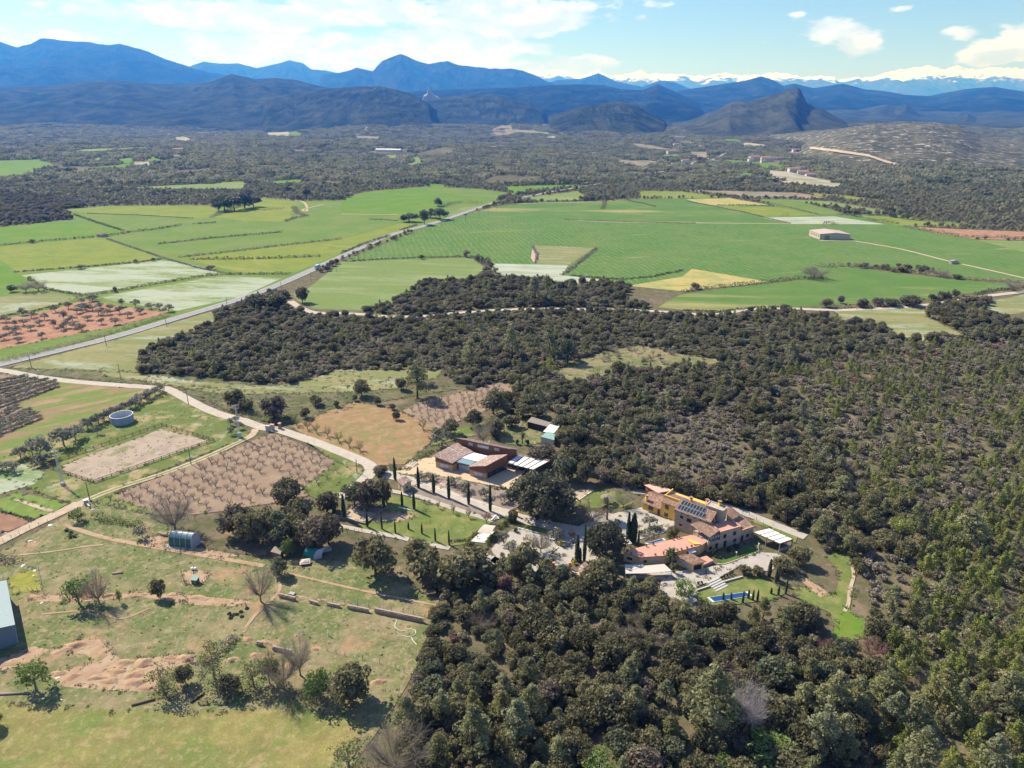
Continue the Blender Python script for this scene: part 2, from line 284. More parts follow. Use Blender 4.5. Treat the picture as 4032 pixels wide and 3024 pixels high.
tile_mat('m_tile', (0.29, 0.165, 0.115), (0.21, 0.125, 0.09), (0.36, 0.25, 0.185)); tile_mat('m_tile_pink', (0.37, 0.245, 0.205), (0.26, 0.165, 0.135), (0.47, 0.38, 0.335))
plain('m_terracotta', (0.60, 0.31, 0.235), .8, .1, .8); plain('m_coping', (0.66, 0.33, 0.21), .8, .1); plain('m_pinkroof', (0.70, 0.42, 0.33), .8, .06)
two_tone('m_clad', (0.16, 0.08, 0.043), (0.235, 0.125, 0.07), 3.0, stretch=(6, 6, .4)); plain('m_wood', (0.20, 0.125, 0.08), .85, .2, 3); plain('m_wood_grey', (0.28, 0.235, 0.19), .9, .2, 3)
plain('m_white', (0.80, 0.79, 0.76), .6, .03); plain('m_canvas', (0.60, 0.53, 0.46), .9, .05); plain('m_cloth', (0.60, 0.50, 0.42), .9, .06)
plain('m_concrete', (0.50, 0.48, 0.44), .9, .1); plain('m_copingwhite', (0.74, 0.71, 0.65), .8, .06); plain('m_dark', (0.03, 0.028, 0.027), .6, .1); plain('m_steel', (0.42, 0.43, 0.44), .5, .1, metal=.3)
plain('m_shutter', (0.14, 0.075, 0.045), .7, .1); plain('m_greenmetal', (0.035, 0.13, 0.095), .4, .12, 1.0, spec=.5); plain('m_polysheen', (0.27, 0.36, 0.35), .4, .08); plain('m_polyend', (0.45, 0.47, 0.52), .6, .05)
plain('m_greenroof', (0.26, 0.42, 0.36), .5, .06); plain('m_tankblue', (0.27, 0.36, 0.44), .45, .08, .8, spec=.5); plain('m_tankinside', (0.56, 0.58, 0.61), .6, .1)
plain('m_panelroof', (0.27, 0.345, 0.345), .45, .05, spec=.5); plain('m_shedwall', (0.15, 0.20, 0.255), .6, .06); plain('m_barnwall', (0.50, 0.42, 0.33), .85, .07); plain('m_barnroof', (0.50, 0.38, 0.33), .8, .06)
plain('m_tarp', (0.02, 0.20, 0.17), .5, .2); plain('m_tyre', (0.018, 0.018, 0.02), .8, .1); plain('m_pool', (0.015, 0.07, 0.22), .06, .1, .7, spec=.6); plain('m_poolwall', (0.10, 0.26, 0.52), .3, .1)
plain('m_log', (0.33, 0.27, 0.21), .9, .2, 3); plain('m_bark', (0.125, 0.09, 0.065), .95, .25, 4); plain('m_barkgrey', (0.235, 0.195, 0.165), .95, .2, 4); plain('m_barkpale', (0.34, 0.30, 0.28), .95, .15, 4)
plain('m_pole', (0.19, 0.15, 0.12), .9, .15, 2); plain('m_carblack', (0.015, 0.015, 0.018), .25, .05, spec=.6); plain('m_truckgrey', (0.50, 0.55, 0.60), .5, .05); plain('m_pot', (0.42, 0.16, 0.09), .8, .1)
plain('m_hose', (0.66, 0.68, 0.52), .5, .05); plain('m_orange', (0.65, 0.30, 0.03), .8, .1); plain('m_solar', (0.022, 0.030, 0.052), .3, .2, 3, spec=.3); plain('m_alu', (0.62, 0.63, 0.65), .4, .03, metal=.4)
plain('m_farwhite', (0.78, 0.74, 0.68), .85, .08); plain('m_farcream', (0.70, 0.57, 0.44), .85, .08); plain('m_rock', (0.40, 0.37, 0.33), .9, .25, 1.0); plain('m_rubble', (0.40, 0.31, 0.235), .95, .25, 2.0)
glass_mat('m_glass', (0.035, 0.045, 0.055)); glass_mat('m_glassroof', (0.20, 0.31, 0.33), .1); glass_mat('m_winpale', (0.40, 0.43, 0.45), .15)
leaf_mat('m_oakdark', (0.055, 0.058, 0.036), (0.150, 0.148, 0.088), .2)
leaf_mat('m_oak', (0.088, 0.081, 0.040), (0.262, 0.238, 0.118), .24, [(0.90, 0.96, (0.21, 0.16, 0.125)), (0.78, 0.86, (0.125, 0.145, 0.085)), (0.1, 0.16, (0.17, 0.14, 0.10))])
leaf_mat('m_maquis', (0.150, 0.140, 0.080), (0.345, 0.312, 0.185), .25, [(0.55, 0.68, (0.125, 0.145, 0.065)), (0.72, 0.86, (0.21, 0.17, 0.13))])
leaf_mat('m_pine', (0.165, 0.170, 0.078), (0.335, 0.33, 0.165), .24, [(0.6, 0.75, (0.25, 0.262, 0.15)), (0.1, 0.2, (0.26, 0.25, 0.095))])
leaf_mat('m_pinelight', (0.16, 0.18, 0.045), (0.31, 0.33, 0.09), .25)
leaf_mat('m_darkpine', (0.075, 0.088, 0.045), (0.15, 0.165, 0.085), .15)
leaf_mat('m_olive', (0.125, 0.13, 0.092), (0.26, 0.26, 0.20), .2)
leaf_mat('m_cypress', (0.032, 0.045, 0.02), (0.07, 0.09, 0.035), .1)
leaf_mat('m_hedge', (0.05, 0.085, 0.015), (0.13, 0.19, 0.035), .2)
leaf_mat('m_spring', (0.10, 0.15, 0.035), (0.21, 0.28, 0.075), .3)
leaf_mat('m_springpale', (0.15, 0.16, 0.06), (0.27, 0.27, 0.11), .3)
leaf_mat('m_twig', (0.19, 0.158, 0.118), (0.35, 0.295, 0.235), .15)
leaf_mat('m_twigred', (0.17, 0.085, 0.07), (0.29, 0.16, 0.135), .15)
leaf_mat('m_twigpale', (0.30, 0.265, 0.255), (0.46, 0.42, 0.41), .1)
leaf_mat('m_palm', (0.07, 0.09, 0.03), (0.17, 0.19, 0.075), .2)
leaf_mat('m_yellowflower', (0.42, 0.36, 0.03), (0.62, 0.52, 0.05), .2)
leaf_mat('m_far', (0.205, 0.20, 0.115), (0.40, 0.385, 0.21), .22, [(0.3, 0.45, (0.11, 0.145, 0.06)), (0.8, 0.92, (0.20, 0.17, 0.12))])
def mountain_mat(name, dark, light, rock, rock_lo, rock_hi, sc=0.004, snow=None):
    m, t, b, _ = new_mat(name); p = pos_of(t)
    col = t.mix(t.ramp(t.noise(p, sc, 8, 0.65), 0.38, 0.66), dark, light)
    col = t.mix(t.math('MULTIPLY', t.ramp(t.noise(p, sc * 12, 6, 0.7), 0.4, 0.6), 0.6), col, tuple(0.6 * c for c in dark))
    col = t.mix(t.ramp(t.noise(t.vmath('ADD', p, (900, 300, 0)), sc * 3.3, 8, 0.72), rock_lo, rock_hi), col, rock)
    if snow:
        x, y, z = t.sep(p); n = t.math('MULTIPLY', t.math('SUBTRACT', t.noise(t.vmath('MULTIPLY', p, (1, 1, .35)), 0.0011, 9, 0.7), 0.5), snow[1])
        col = t.mix(t.ramp(t.math('ADD', z, n), snow[0] - 120, snow[0] + 120), col, (0.93, 0.94, 0.96))
    t.l.new(col, b.inputs['Base Color']); b.inputs['Roughness'].default_value = 1.0; b.inputs['Specular IOR Level'].default_value = 0.0
    bump(t, b, t.noise(p, sc * 6, 8, 0.75), 1.0, 0.9 / sc * 0.04); return m
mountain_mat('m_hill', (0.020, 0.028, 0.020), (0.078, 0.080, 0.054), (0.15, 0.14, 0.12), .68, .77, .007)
mountain_mat('m_mount', (0.003, 0.008, 0.008), (0.040, 0.046, 0.034), (0.10, 0.10, 0.09), .62, .72, .0030)  # shade on the far slopes put into the colour, darker than the forest itself
mountain_mat('m_cone', (0.034, 0.040, 0.026), (0.090, 0.088, 0.056), (0.21, 0.18, 0.15), .60, .70, .008)
mountain_mat('m_rocky', (0.070, 0.070, 0.044), (0.16, 0.148, 0.095), (0.42, 0.38, 0.345), .56, .61, .014)
mountain_mat('m_snowy', (0.05, 0.055, 0.045), (0.09, 0.09, 0.075), (0.2, 0.19, 0.18), .6, .7, .0010, (1430, 1700))

# ------------------------------------------------------------------ mesh helpers
def tag(o, label=None, cat=None, group=None, kind=None):
    if label: o['label'] = label
    if cat: o['category'] = cat
    if group: o['group'] = group
    if kind: o['kind'] = kind
    return o
def link(name, me, mat=None, parent=None):
    o = bpy.data.objects.new(name, me); COL.objects.link(o)
    if mat and me is not None and not me.materials: me.materials.append(MATS[mat])
    if parent is not None: o.parent = parent
    return o
def empty(name, loc, rz=0.0, label=None, cat=None, group=None):
    o = bpy.data.objects.new(name, None); COL.objects.link(o); o.location = loc; o.rotation_euler = (0, 0, rz); o.empty_display_size = 0.5
    return tag(o, label, cat, group)
class MB:
    """collects faces; build() makes them ONE mesh object. Local points are world points minus org, turned by -rz."""
    def __init__(s, org=None): s.v = []; s.f = []; s.o = Vector(org) if org is not None else Vector((0, 0, 0))
    def add(s, vs, fs):
        n = len(s.v); s.v += [Vector(q) - s.o for q in vs]; s.f += [[i + n for i in f] for f in fs]; return s
    def poly(s, pts): return s.add(pts, [list(range(len(pts)))])
    def prism(s, pts, z0, z1):
        n = len(pts); vs = [(p[0], p[1], z0 if not callable(z0) else z0(p)) for p in pts] + [(p[0], p[1], z1 if not callable(z1) else z1(p)) for p in pts]
        fs = [[i, (i + 1) % n, n + (i + 1) % n, n + i] for i in range(n)] + [list(range(n, 2 * n)), list(range(n - 1, -1, -1))]
        return s.add(vs, fs)
    def slab(s, pts, th):     # a sheet of thickness th hung below the given top corners
        n = len(pts); vs = [tuple(p) for p in pts] + [(p[0], p[1], p[2] - th) for p in pts]
        return s.add(vs, [list(range(n)), list(range(2 * n - 1, n - 1, -1))] + [[i, n + i, n + (i + 1) % n, (i + 1) % n] for i in range(n)])
    def box(s, c, sz, rz=0.0):
        x, y, z = sz[0] / 2, sz[1] / 2, sz[2] / 2; ca, sa = math.cos(rz), math.sin(rz)
        vs = [(c[0] + a * x * ca - b * y * sa, c[1] + a * x * sa + b * y * ca, c[2] + d * z) for d in (-1, 1) for a, b in ((-1, -1), (1, -1), (1, 1), (-1, 1))]
        return s.add(vs, [[0, 1, 5, 4], [1, 2, 6, 5], [2, 3, 7, 6], [3, 0, 4, 7], [4, 5, 6, 7], [3, 2, 1, 0]])
    def tube(s, p0, p1, r0, r1=None, n=6, cap=True):
        p0, p1 = Vector(p0), Vector(p1); r1 = r0 if r1 is None else r1; d = (p1 - p0)
        if d.length < 1e-6: return s
        d.normalize(); a = d.orthogonal().normalized(); b = d.cross(a)
        vs = [p + (a * math.cos(2 * math.pi * i / n) + b * math.sin(2 * math.pi * i / n)) * r for p, r in ((p0, r0), (p1, r1)) for i in range(n)]
        fs = [[i, (i + 1) % n, n + (i + 1) % n, n + i] for i in range(n)]
        if cap: fs += [list(range(n - 1, -1, -1)), list(range(n, 2 * n))]
        return s.add(vs, fs)
    def beam(s, p0, p1, w, h):
        p0, p1 = Vector(p0), Vector(p1); d = (p1 - p0).normalized(); a = d.cross(Vector((0, 0, 1)))
        a = a.normalized() if a.length > 1e-4 else Vector((1, 0, 0)); b = a.cross(d)
        vs = [p + a * sx * w / 2 + b * sy * h / 2 for p in (p0, p1) for sx, sy in ((-1, -1), (1, -1), (1, 1), (-1, 1))]
        return s.add(vs, [[0, 1, 5, 4], [1, 2, 6, 5], [2, 3, 7, 6], [3, 0, 4, 7], [4, 5, 6, 7], [3, 2, 1, 0]])
    def lathe(s, c, prof, n=16, sx=1.0, sy=1.0):
        vs = [(c[0] + r * sx * math.cos(2 * math.pi * i / n), c[1] + r * sy * math.sin(2 * math.pi * i / n), c[2] + z) for r, z in prof for i in range(n)]
        fs = [[j * n + i, j * n + (i + 1) % n, (j + 1) * n + (i + 1) % n, (j + 1) * n + i] for j in range(len(prof) - 1) for i in range(n)]
        return s.add(vs, fs)
    def mesh(s, name, smooth=False):
        me = bpy.data.meshes.new(name); me.from_pydata([tuple(q) for q in s.v], [], s.f); me.validate()
        bm = bmesh.new(); bm.from_mesh(me); bmesh.ops.recalc_face_normals(bm, faces=bm.faces); bm.to_mesh(me); bm.free()
        if smooth: me.polygons.foreach_set('use_smooth', [True] * len(me.polygons))
        me.update(); return me
    def build(s, name, mat, parent=None, smooth=False): return link(name, s.mesh(name, smooth), mat, parent)

def in_poly(pts, poly):
    x, y = pts[:, 0], pts[:, 1]; n = len(poly); ins = np.zeros(len(pts), bool)
    for i in range(n):
        x0, y0 = poly[i]; x1, y1 = poly[(i + 1) % n]
        if y0 == y1: continue
        c = ((y0 > y) != (y1 > y)) & (x < (x1 - x0) * (y - y0) / (y1 - y0) + x0); ins ^= c
    return ins
def near_line(pts, line, d):
    out = np.zeros(len(pts), bool)
    for (x0, y0), (x1, y1) in zip(line[:-1], line[1:]):
        vx, vy = x1 - x0, y1 - y0; L = vx * vx + vy * vy + 1e-9
        t = np.clip(((pts[:, 0] - x0) * vx + (pts[:, 1] - y0) * vy) / L, 0, 1)
        out |= (pts[:, 0] - x0 - t * vx) ** 2 + (pts[:, 1] - y0 - t * vy) ** 2 < d * d
    return out
def grid_mesh(name, X, Y, Z, mat, smooth=True, parent=None):
    r, c = X.shape; v = np.stack([X, Y, Z], -1).reshape(-1, 3)
    i = np.arange(r * c).reshape(r, c); f = np.stack([i[:-1, :-1], i[:-1, 1:], i[1:, 1:], i[1:, :-1]], -1).reshape(-1, 4)
    me = bpy.data.meshes.new(name); me.vertices.add(len(v)); me.vertices.foreach_set('co', v.ravel().astype(np.float32))
    me.loops.add(f.size); me.loops.foreach_set('vertex_index', f.ravel().astype(np.int32)); me.polygons.add(len(f))
    me.polygons.foreach_set('loop_start', np.arange(0, f.size, 4, dtype=np.int32))
    me.polygons.foreach_set('use_smooth', np.full(len(f), smooth)); me.update(); me.validate()
    return link(name, me, mat, parent)

# ------------------------------------------------------------------ ground and mountains
ys = np.concatenate([[-400, 0], np.geomspace(40, 39500, 260)]); ts = np.linspace(-1, 1, 220)
YY, TT = np.meshgrid(ys, ts, indexing='ij'); XX = TT * np.minimum(1500 + 1.0 * np.maximum(YY, 0), 31000)
ZZ = terrain_n(XX, YY)
tag(grid_mesh('ground', XX[::-1], YY[::-1], ZZ[::-1] , 'm_scrub'), 'dry scrub-covered ground of the whole plain', kind='structure')

def ridge(view, pts, D, front, mat, seed, n=340, rows=64, rough=1.0, depth_wave=0.0, name='mountain_ridge', back=None, spur=1.0, label=None, jag=0.0, taper=True, pw=1.25):
    """a range: crest line seen against the sky, its near flank with spurs and gullies, its far flank behind"""
    cr = []
    for (x, y) in pts:
        d = ray(view, x, y); t = D / d.y; cr.append((d.x * t, CAM_H + d.z * t))
    cr = np.array(cr); xs = np.linspace(cr[0, 0], cr[-1, 0], n); zs = np.interp(xs, cr[:, 0], cr[:, 1])
    k = np.array([1, 2, 1]) / 4.0; zs[1:-1] = np.convolve(zs, k, 'valid')
    step = xs[1] - xs[0]; hm = max(zs.max() - terrain(D), 1.0)
    zs = zs + (fbm(xs / (step * 7), xs * 0 + seed, seed, 4) - .47) * hm * 0.05 * rough + (fbm(xs / (step * 2.2), xs * 0 + seed, seed + 5, 3) - .44) * hm * jag
    back = back or front * 0.7
    s = np.concatenate([np.linspace(-1, 0, 10, endpoint=False), np.linspace(0, 1, rows)])
    S, X = np.meshgrid(s, xs, indexing='ij')
    bend = (fbm(X / (step * 40), X * 0, seed + 2, 3) - .47) * depth_wave
    Y = D + bend - np.where(S > 0, S * front, S * back)
    X = X * (1 + (Y / D - 1) * (S > 0))      # the spurs run out towards the plain
    base = terrain_n(X, np.maximum(Y, 0)) - 12
    sp = np.abs(S)
    def rid(k, s_): return 1 - np.abs(2 * fbm(X / (front * k) + .35 * np.sin(S * 3 + seed), S / k * .32 + seed, s_, 4) - .94) * 1.6
    gul = .62 * rid(.26, seed + 9) + .38 * rid(.08, seed + 23)
    env = 4 * sp * (1 - sp)
    prof = (1 - sp) ** pw
    Z = base + (zs[None, :] - base) * np.clip(prof + (env * (gul - .52) * .34 + np.clip(sp * 8, 0, 1) * (1 - sp) * (rid(.035, seed + 31) - .5) * .05) * spur * (1 - .5 * sp), 0, 1)
    E_ = np.clip(np.minimum(xs - xs[0], xs[-1] - xs)[None, :] / (xs[-1] - xs[0]) / .06, 0, 1); E_ = E_ * E_ * (3 - 2 * E_)
    Z = base + (Z - base) * (E_ if taper else 1)
    # the flank never rises above the crest's line of sight by accident
    Z = np.where(S > 0, np.minimum(Z, zs[None, :] - (zs[None, :] - base) * .25 * np.abs(S)), Z)
    o = grid_mesh(name, X, Y, Z, mat); return tag(o, label, kind='structure')

ridge('N', [(-500, 345), (-300, 330), (0, 330), (60, 305), (110, 310), (200, 296), (250, 325), (330, 320), (372, 304), (420, 332), (500, 322), (562, 300), (590, 318), (640, 318), (760, 330), (850, 326), (930, 318), (1000, 330), (1060, 325), (1120, 314), (1180, 320), (1260, 335), (1340, 328), (1420, 338), (1560, 335), (1600, 318), (1650, 305), (1730, 290), (1800, 283), (1870, 302), (1930, 282), (1985, 303), (2060, 290), (2140, 295), (2212, 300), (2400, 305), (2700, 340)],
      36000, 9000, 'm_snowy', 3, n=420, rough=1.6, spur=1.5, jag=.10, label='snow-capped range on the horizon')
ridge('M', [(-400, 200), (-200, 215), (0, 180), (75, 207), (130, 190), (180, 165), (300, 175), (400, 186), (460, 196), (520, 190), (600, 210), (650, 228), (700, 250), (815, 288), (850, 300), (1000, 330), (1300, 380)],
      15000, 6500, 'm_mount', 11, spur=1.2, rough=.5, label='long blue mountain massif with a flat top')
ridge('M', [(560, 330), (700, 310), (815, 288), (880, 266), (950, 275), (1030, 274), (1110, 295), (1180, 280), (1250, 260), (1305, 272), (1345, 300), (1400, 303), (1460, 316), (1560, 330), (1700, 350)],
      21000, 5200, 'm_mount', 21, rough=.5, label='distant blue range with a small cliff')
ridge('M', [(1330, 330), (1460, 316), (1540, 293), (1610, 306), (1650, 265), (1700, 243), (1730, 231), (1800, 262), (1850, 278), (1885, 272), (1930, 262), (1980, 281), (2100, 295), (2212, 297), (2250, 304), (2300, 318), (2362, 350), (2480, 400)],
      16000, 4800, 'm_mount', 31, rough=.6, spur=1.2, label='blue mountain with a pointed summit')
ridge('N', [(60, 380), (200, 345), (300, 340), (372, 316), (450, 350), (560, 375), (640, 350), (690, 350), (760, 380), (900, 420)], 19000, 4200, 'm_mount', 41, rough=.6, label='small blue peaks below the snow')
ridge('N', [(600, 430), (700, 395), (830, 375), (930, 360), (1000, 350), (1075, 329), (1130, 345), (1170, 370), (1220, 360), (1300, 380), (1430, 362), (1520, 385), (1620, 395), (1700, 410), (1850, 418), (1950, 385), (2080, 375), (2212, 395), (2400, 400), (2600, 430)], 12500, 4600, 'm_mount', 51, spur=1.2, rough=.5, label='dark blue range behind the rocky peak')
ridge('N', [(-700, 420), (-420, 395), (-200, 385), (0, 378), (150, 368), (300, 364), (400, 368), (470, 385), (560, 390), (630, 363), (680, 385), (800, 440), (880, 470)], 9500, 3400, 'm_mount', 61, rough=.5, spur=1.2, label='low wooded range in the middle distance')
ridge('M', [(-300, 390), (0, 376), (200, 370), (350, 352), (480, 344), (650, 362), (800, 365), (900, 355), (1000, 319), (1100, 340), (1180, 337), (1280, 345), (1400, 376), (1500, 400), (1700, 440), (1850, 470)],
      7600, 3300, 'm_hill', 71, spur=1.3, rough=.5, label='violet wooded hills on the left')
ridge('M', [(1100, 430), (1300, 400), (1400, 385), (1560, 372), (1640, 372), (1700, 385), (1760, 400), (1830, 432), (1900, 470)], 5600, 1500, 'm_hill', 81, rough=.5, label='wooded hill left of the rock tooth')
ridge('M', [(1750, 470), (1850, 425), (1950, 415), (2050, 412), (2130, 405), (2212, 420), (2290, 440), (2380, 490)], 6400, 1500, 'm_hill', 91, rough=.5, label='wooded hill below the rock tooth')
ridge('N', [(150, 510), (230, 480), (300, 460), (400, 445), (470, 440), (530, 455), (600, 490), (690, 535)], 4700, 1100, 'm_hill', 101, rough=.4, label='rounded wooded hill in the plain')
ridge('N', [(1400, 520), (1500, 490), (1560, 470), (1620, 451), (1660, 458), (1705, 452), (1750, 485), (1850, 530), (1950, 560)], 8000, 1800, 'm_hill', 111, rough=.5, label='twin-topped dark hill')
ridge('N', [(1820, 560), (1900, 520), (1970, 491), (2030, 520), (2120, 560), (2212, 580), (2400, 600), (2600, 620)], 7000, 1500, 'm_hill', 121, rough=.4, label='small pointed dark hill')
ridge('N', [(640, 570), (700, 550), (800, 520), (890, 480), (950, 441), (990, 434), (1050, 432), (1120, 410), (1200, 385), (1232, 377), (1245, 384), (1258, 412), (1275, 448), (1300, 458), (1350, 475), (1420, 515), (1480, 546), (1560, 580)],
      5000, 1700, 'm_cone', 131, n=260, rough=.5, spur=1.1, label='dark rocky peak with a steep right face')
ROCKY = ridge('N', [(1180, 640), (1300, 600), (1400, 565), (1480, 548), (1560, 537), (1700, 532), (1830, 530), (1930, 548), (2030, 585), (2120, 600), (2212, 606), (2400, 640), (2700, 680)],
      2900, 1450, 'm_rocky', 141, n=420, rows=90, rough=.4, spur=.7, pw=.85, label='bare boulder-strewn hill on the right')
# rock tooth
d = ray('M', 1855, 440); D = 6150.0; bx, bz = d.x * D / d.y, CAM_H + d.z * D / d.y
kk = D / ray('M', 1855, 400).y / F_PX * .9114
mb = MB()
prof = [(-34, -6, 22), (-22, 28, 24), (-8, 34, 24), (-2, 62, 18), (3, 60, 16), (9, 44, 20), (22, 30, 26), (38, 22, 30), (55, 6, 30)]
lay = []
for (ux, uz, th) in prof:
    jx = random.uniform(-1.5, 1.5)
    lay.append([((ux + jx) * kk + bx, D - th * kk, bz - 30 * kk), ((ux + jx) * kk + bx, D - th * .45 * kk, bz + uz * .75 * kk), (ux * kk + bx, D, bz + uz * kk), (ux * kk + bx, D + th * kk, bz - 30 * kk)])
for a, b in zip(lay[:-1], lay[1:]):
    for i in range(3): mb.poly([a[i], b[i], b[i + 1], a[i + 1]])
tag(mb.build('rock_tooth', 'm_rock'), 'jagged grey rock tooth standing on the wooded hills', 'rock', kind='structure')

# ------------------------------------------------------------------ fields, yards, roads: thin sheets, each a little above the last
LAYER = [0]; CLEAR = []; LINES = []
def sheet(name, view, pts, mat, clear=True, lift=0.0, far=False):
    LAYER[0] += 1; z = 0.01 + 0.0012 * LAYER[0] + lift
    w3 = [PG(view if len(p) == 2 else p[0], *(p[-2:])) for p in pts]
    if far: z += 2.0
    # soften the outline a little so no edge is ruler-straight
    out = []
    n = len(w3)
    for i in range(n):
        a, b = w3[i], w3[(i + 1) % n]; L = (b - a).length; k = max(1, min(8, int(L / (8 if a.y < 400 else 25))))
        for j in range(k):
            q = a.lerp(b, j / k)
            if j and not far: q = q + Vector((random.uniform(-.5, .5), random.uniform(-.5, .5), 0)) * min(1.0, L / 40)
            out.append((q.x, q.y, q.z + z))
    bm = bmesh.new(); vs = [bm.verts.new(q) for q in out]; f = bm.faces.new(vs); bmesh.ops.triangulate(bm, faces=[f], ngon_method='EAR_CLIP')
    if far:
        for _ in range(3): bmesh.ops.subdivide_edges(bm, edges=[q for q in bm.edges if q.calc_length() > 30], cuts=1, use_grid_fill=False)
        bmesh.ops.triangulate(bm, faces=bm.faces)
        zz = terrain_n([q.co.x for q in bm.verts], [q.co.y for q in bm.verts])
        for q, h_ in zip(bm.verts, zz): q.co.z = float(h_) + 1.2 + .01 * LAYER[0]
    bm.normal_update()
    for f in bm.faces:
        if f.normal.z < 0: f.normal_flip()
    me = bpy.data.meshes.new(name); bm.to_mesh(me); bm.free()
    o = link(name, me, mat); tag(o, kind='structure')
    if clear: CLEAR.append(np.array([(q[0], q[1]) for q in out]))
    return o
def strip(name, pts, width, mat, clear=1.0, lift=0.0, smooth=True, w2=None):
    LAYER[0] += 1; z = 0.01 + 0.0012 * LAYER[0] + lift
    c = [PG(*p) for p in pts]
    if smooth and len(c) > 2:
        q = []
        for i in range(len(c) - 1):
            p0, p1, p2, p3 = c[max(i - 1, 0)], c[i], c[i + 1], c[min(i + 2, len(c) - 1)]
            for j in range(6):
                t = j / 6; q.append(0.5 * ((2 * p1) + (p2 - p0) * t + (2 * p0 - 5 * p1 + 4 * p2 - p3) * t * t + (3 * p1 - p0 - 3 * p2 + p3) * t ** 3))
        q.append(c[-1]); c = q
    v = []; f = []
    for i, p in enumerate(c):
        tdir = (c[min(i + 1, len(c) - 1)] - c[max(i - 1, 0)]); tdir.z = 0; tdir.normalize(); nrm = Vector((-tdir.y, tdir.x, 0))
        ww = width if w2 is None else width + (w2 - width) * i / (len(c) - 1)
        ww *= 1 + random.uniform(-.05, .05) if smooth else 1
        if p.y > 1150: p = Vector((p.x, p.y, terrain(p.y, p.x) + .9))
        v += [p + nrm * ww / 2 + Vector((0, 0, z)), p - nrm * ww / 2 + Vector((0, 0, z))]
        if i: k = 2 * i; f.append([k - 2, k - 1, k + 1, k])
    mb = MB(); mb.add(v, f); o = mb.build(name, mat); tag(o, kind='structure')
    if clear: LINES.append(([(p.x, p.y) for p in c], width / 2 + clear))
    return o, c

from mathutils.bvhtree import BVHTree
def drape(name, obj, view, pts, th, mat):
    bvh = BVHTree.FromObject(obj, bpy.context.evaluated_depsgraph_get()); rows = []
    for (x0, y0), (x1, y1) in zip(pts[:-1], pts[1:]):
        for j in range(6):
            f = j / 6; x, y = x0 + (x1 - x0) * f, y0 + (y1 - y0) * f; r_ = []
            for k in (-1, 1):
                h = bvh.ray_cast(Vector((0, 0, CAM_H)), ray(view, x, y + k * th * random.uniform(.8, 1.2)).normalized()); g = PG(view, x, y + k * th)
                r_.append((h[0] if h[0] is not None and h[0].y < g.y else g) + Vector((0, -1, 2.0)))
            rows.append(r_)
    v = [q for r_ in rows for q in r_]; mb = MB(); mb.add(v, [[2 * i, 2 * i + 1, 2 * i + 3, 2 * i + 2] for i in range(len(rows) - 1)]); tag(mb.build(name, mat), kind='structure')
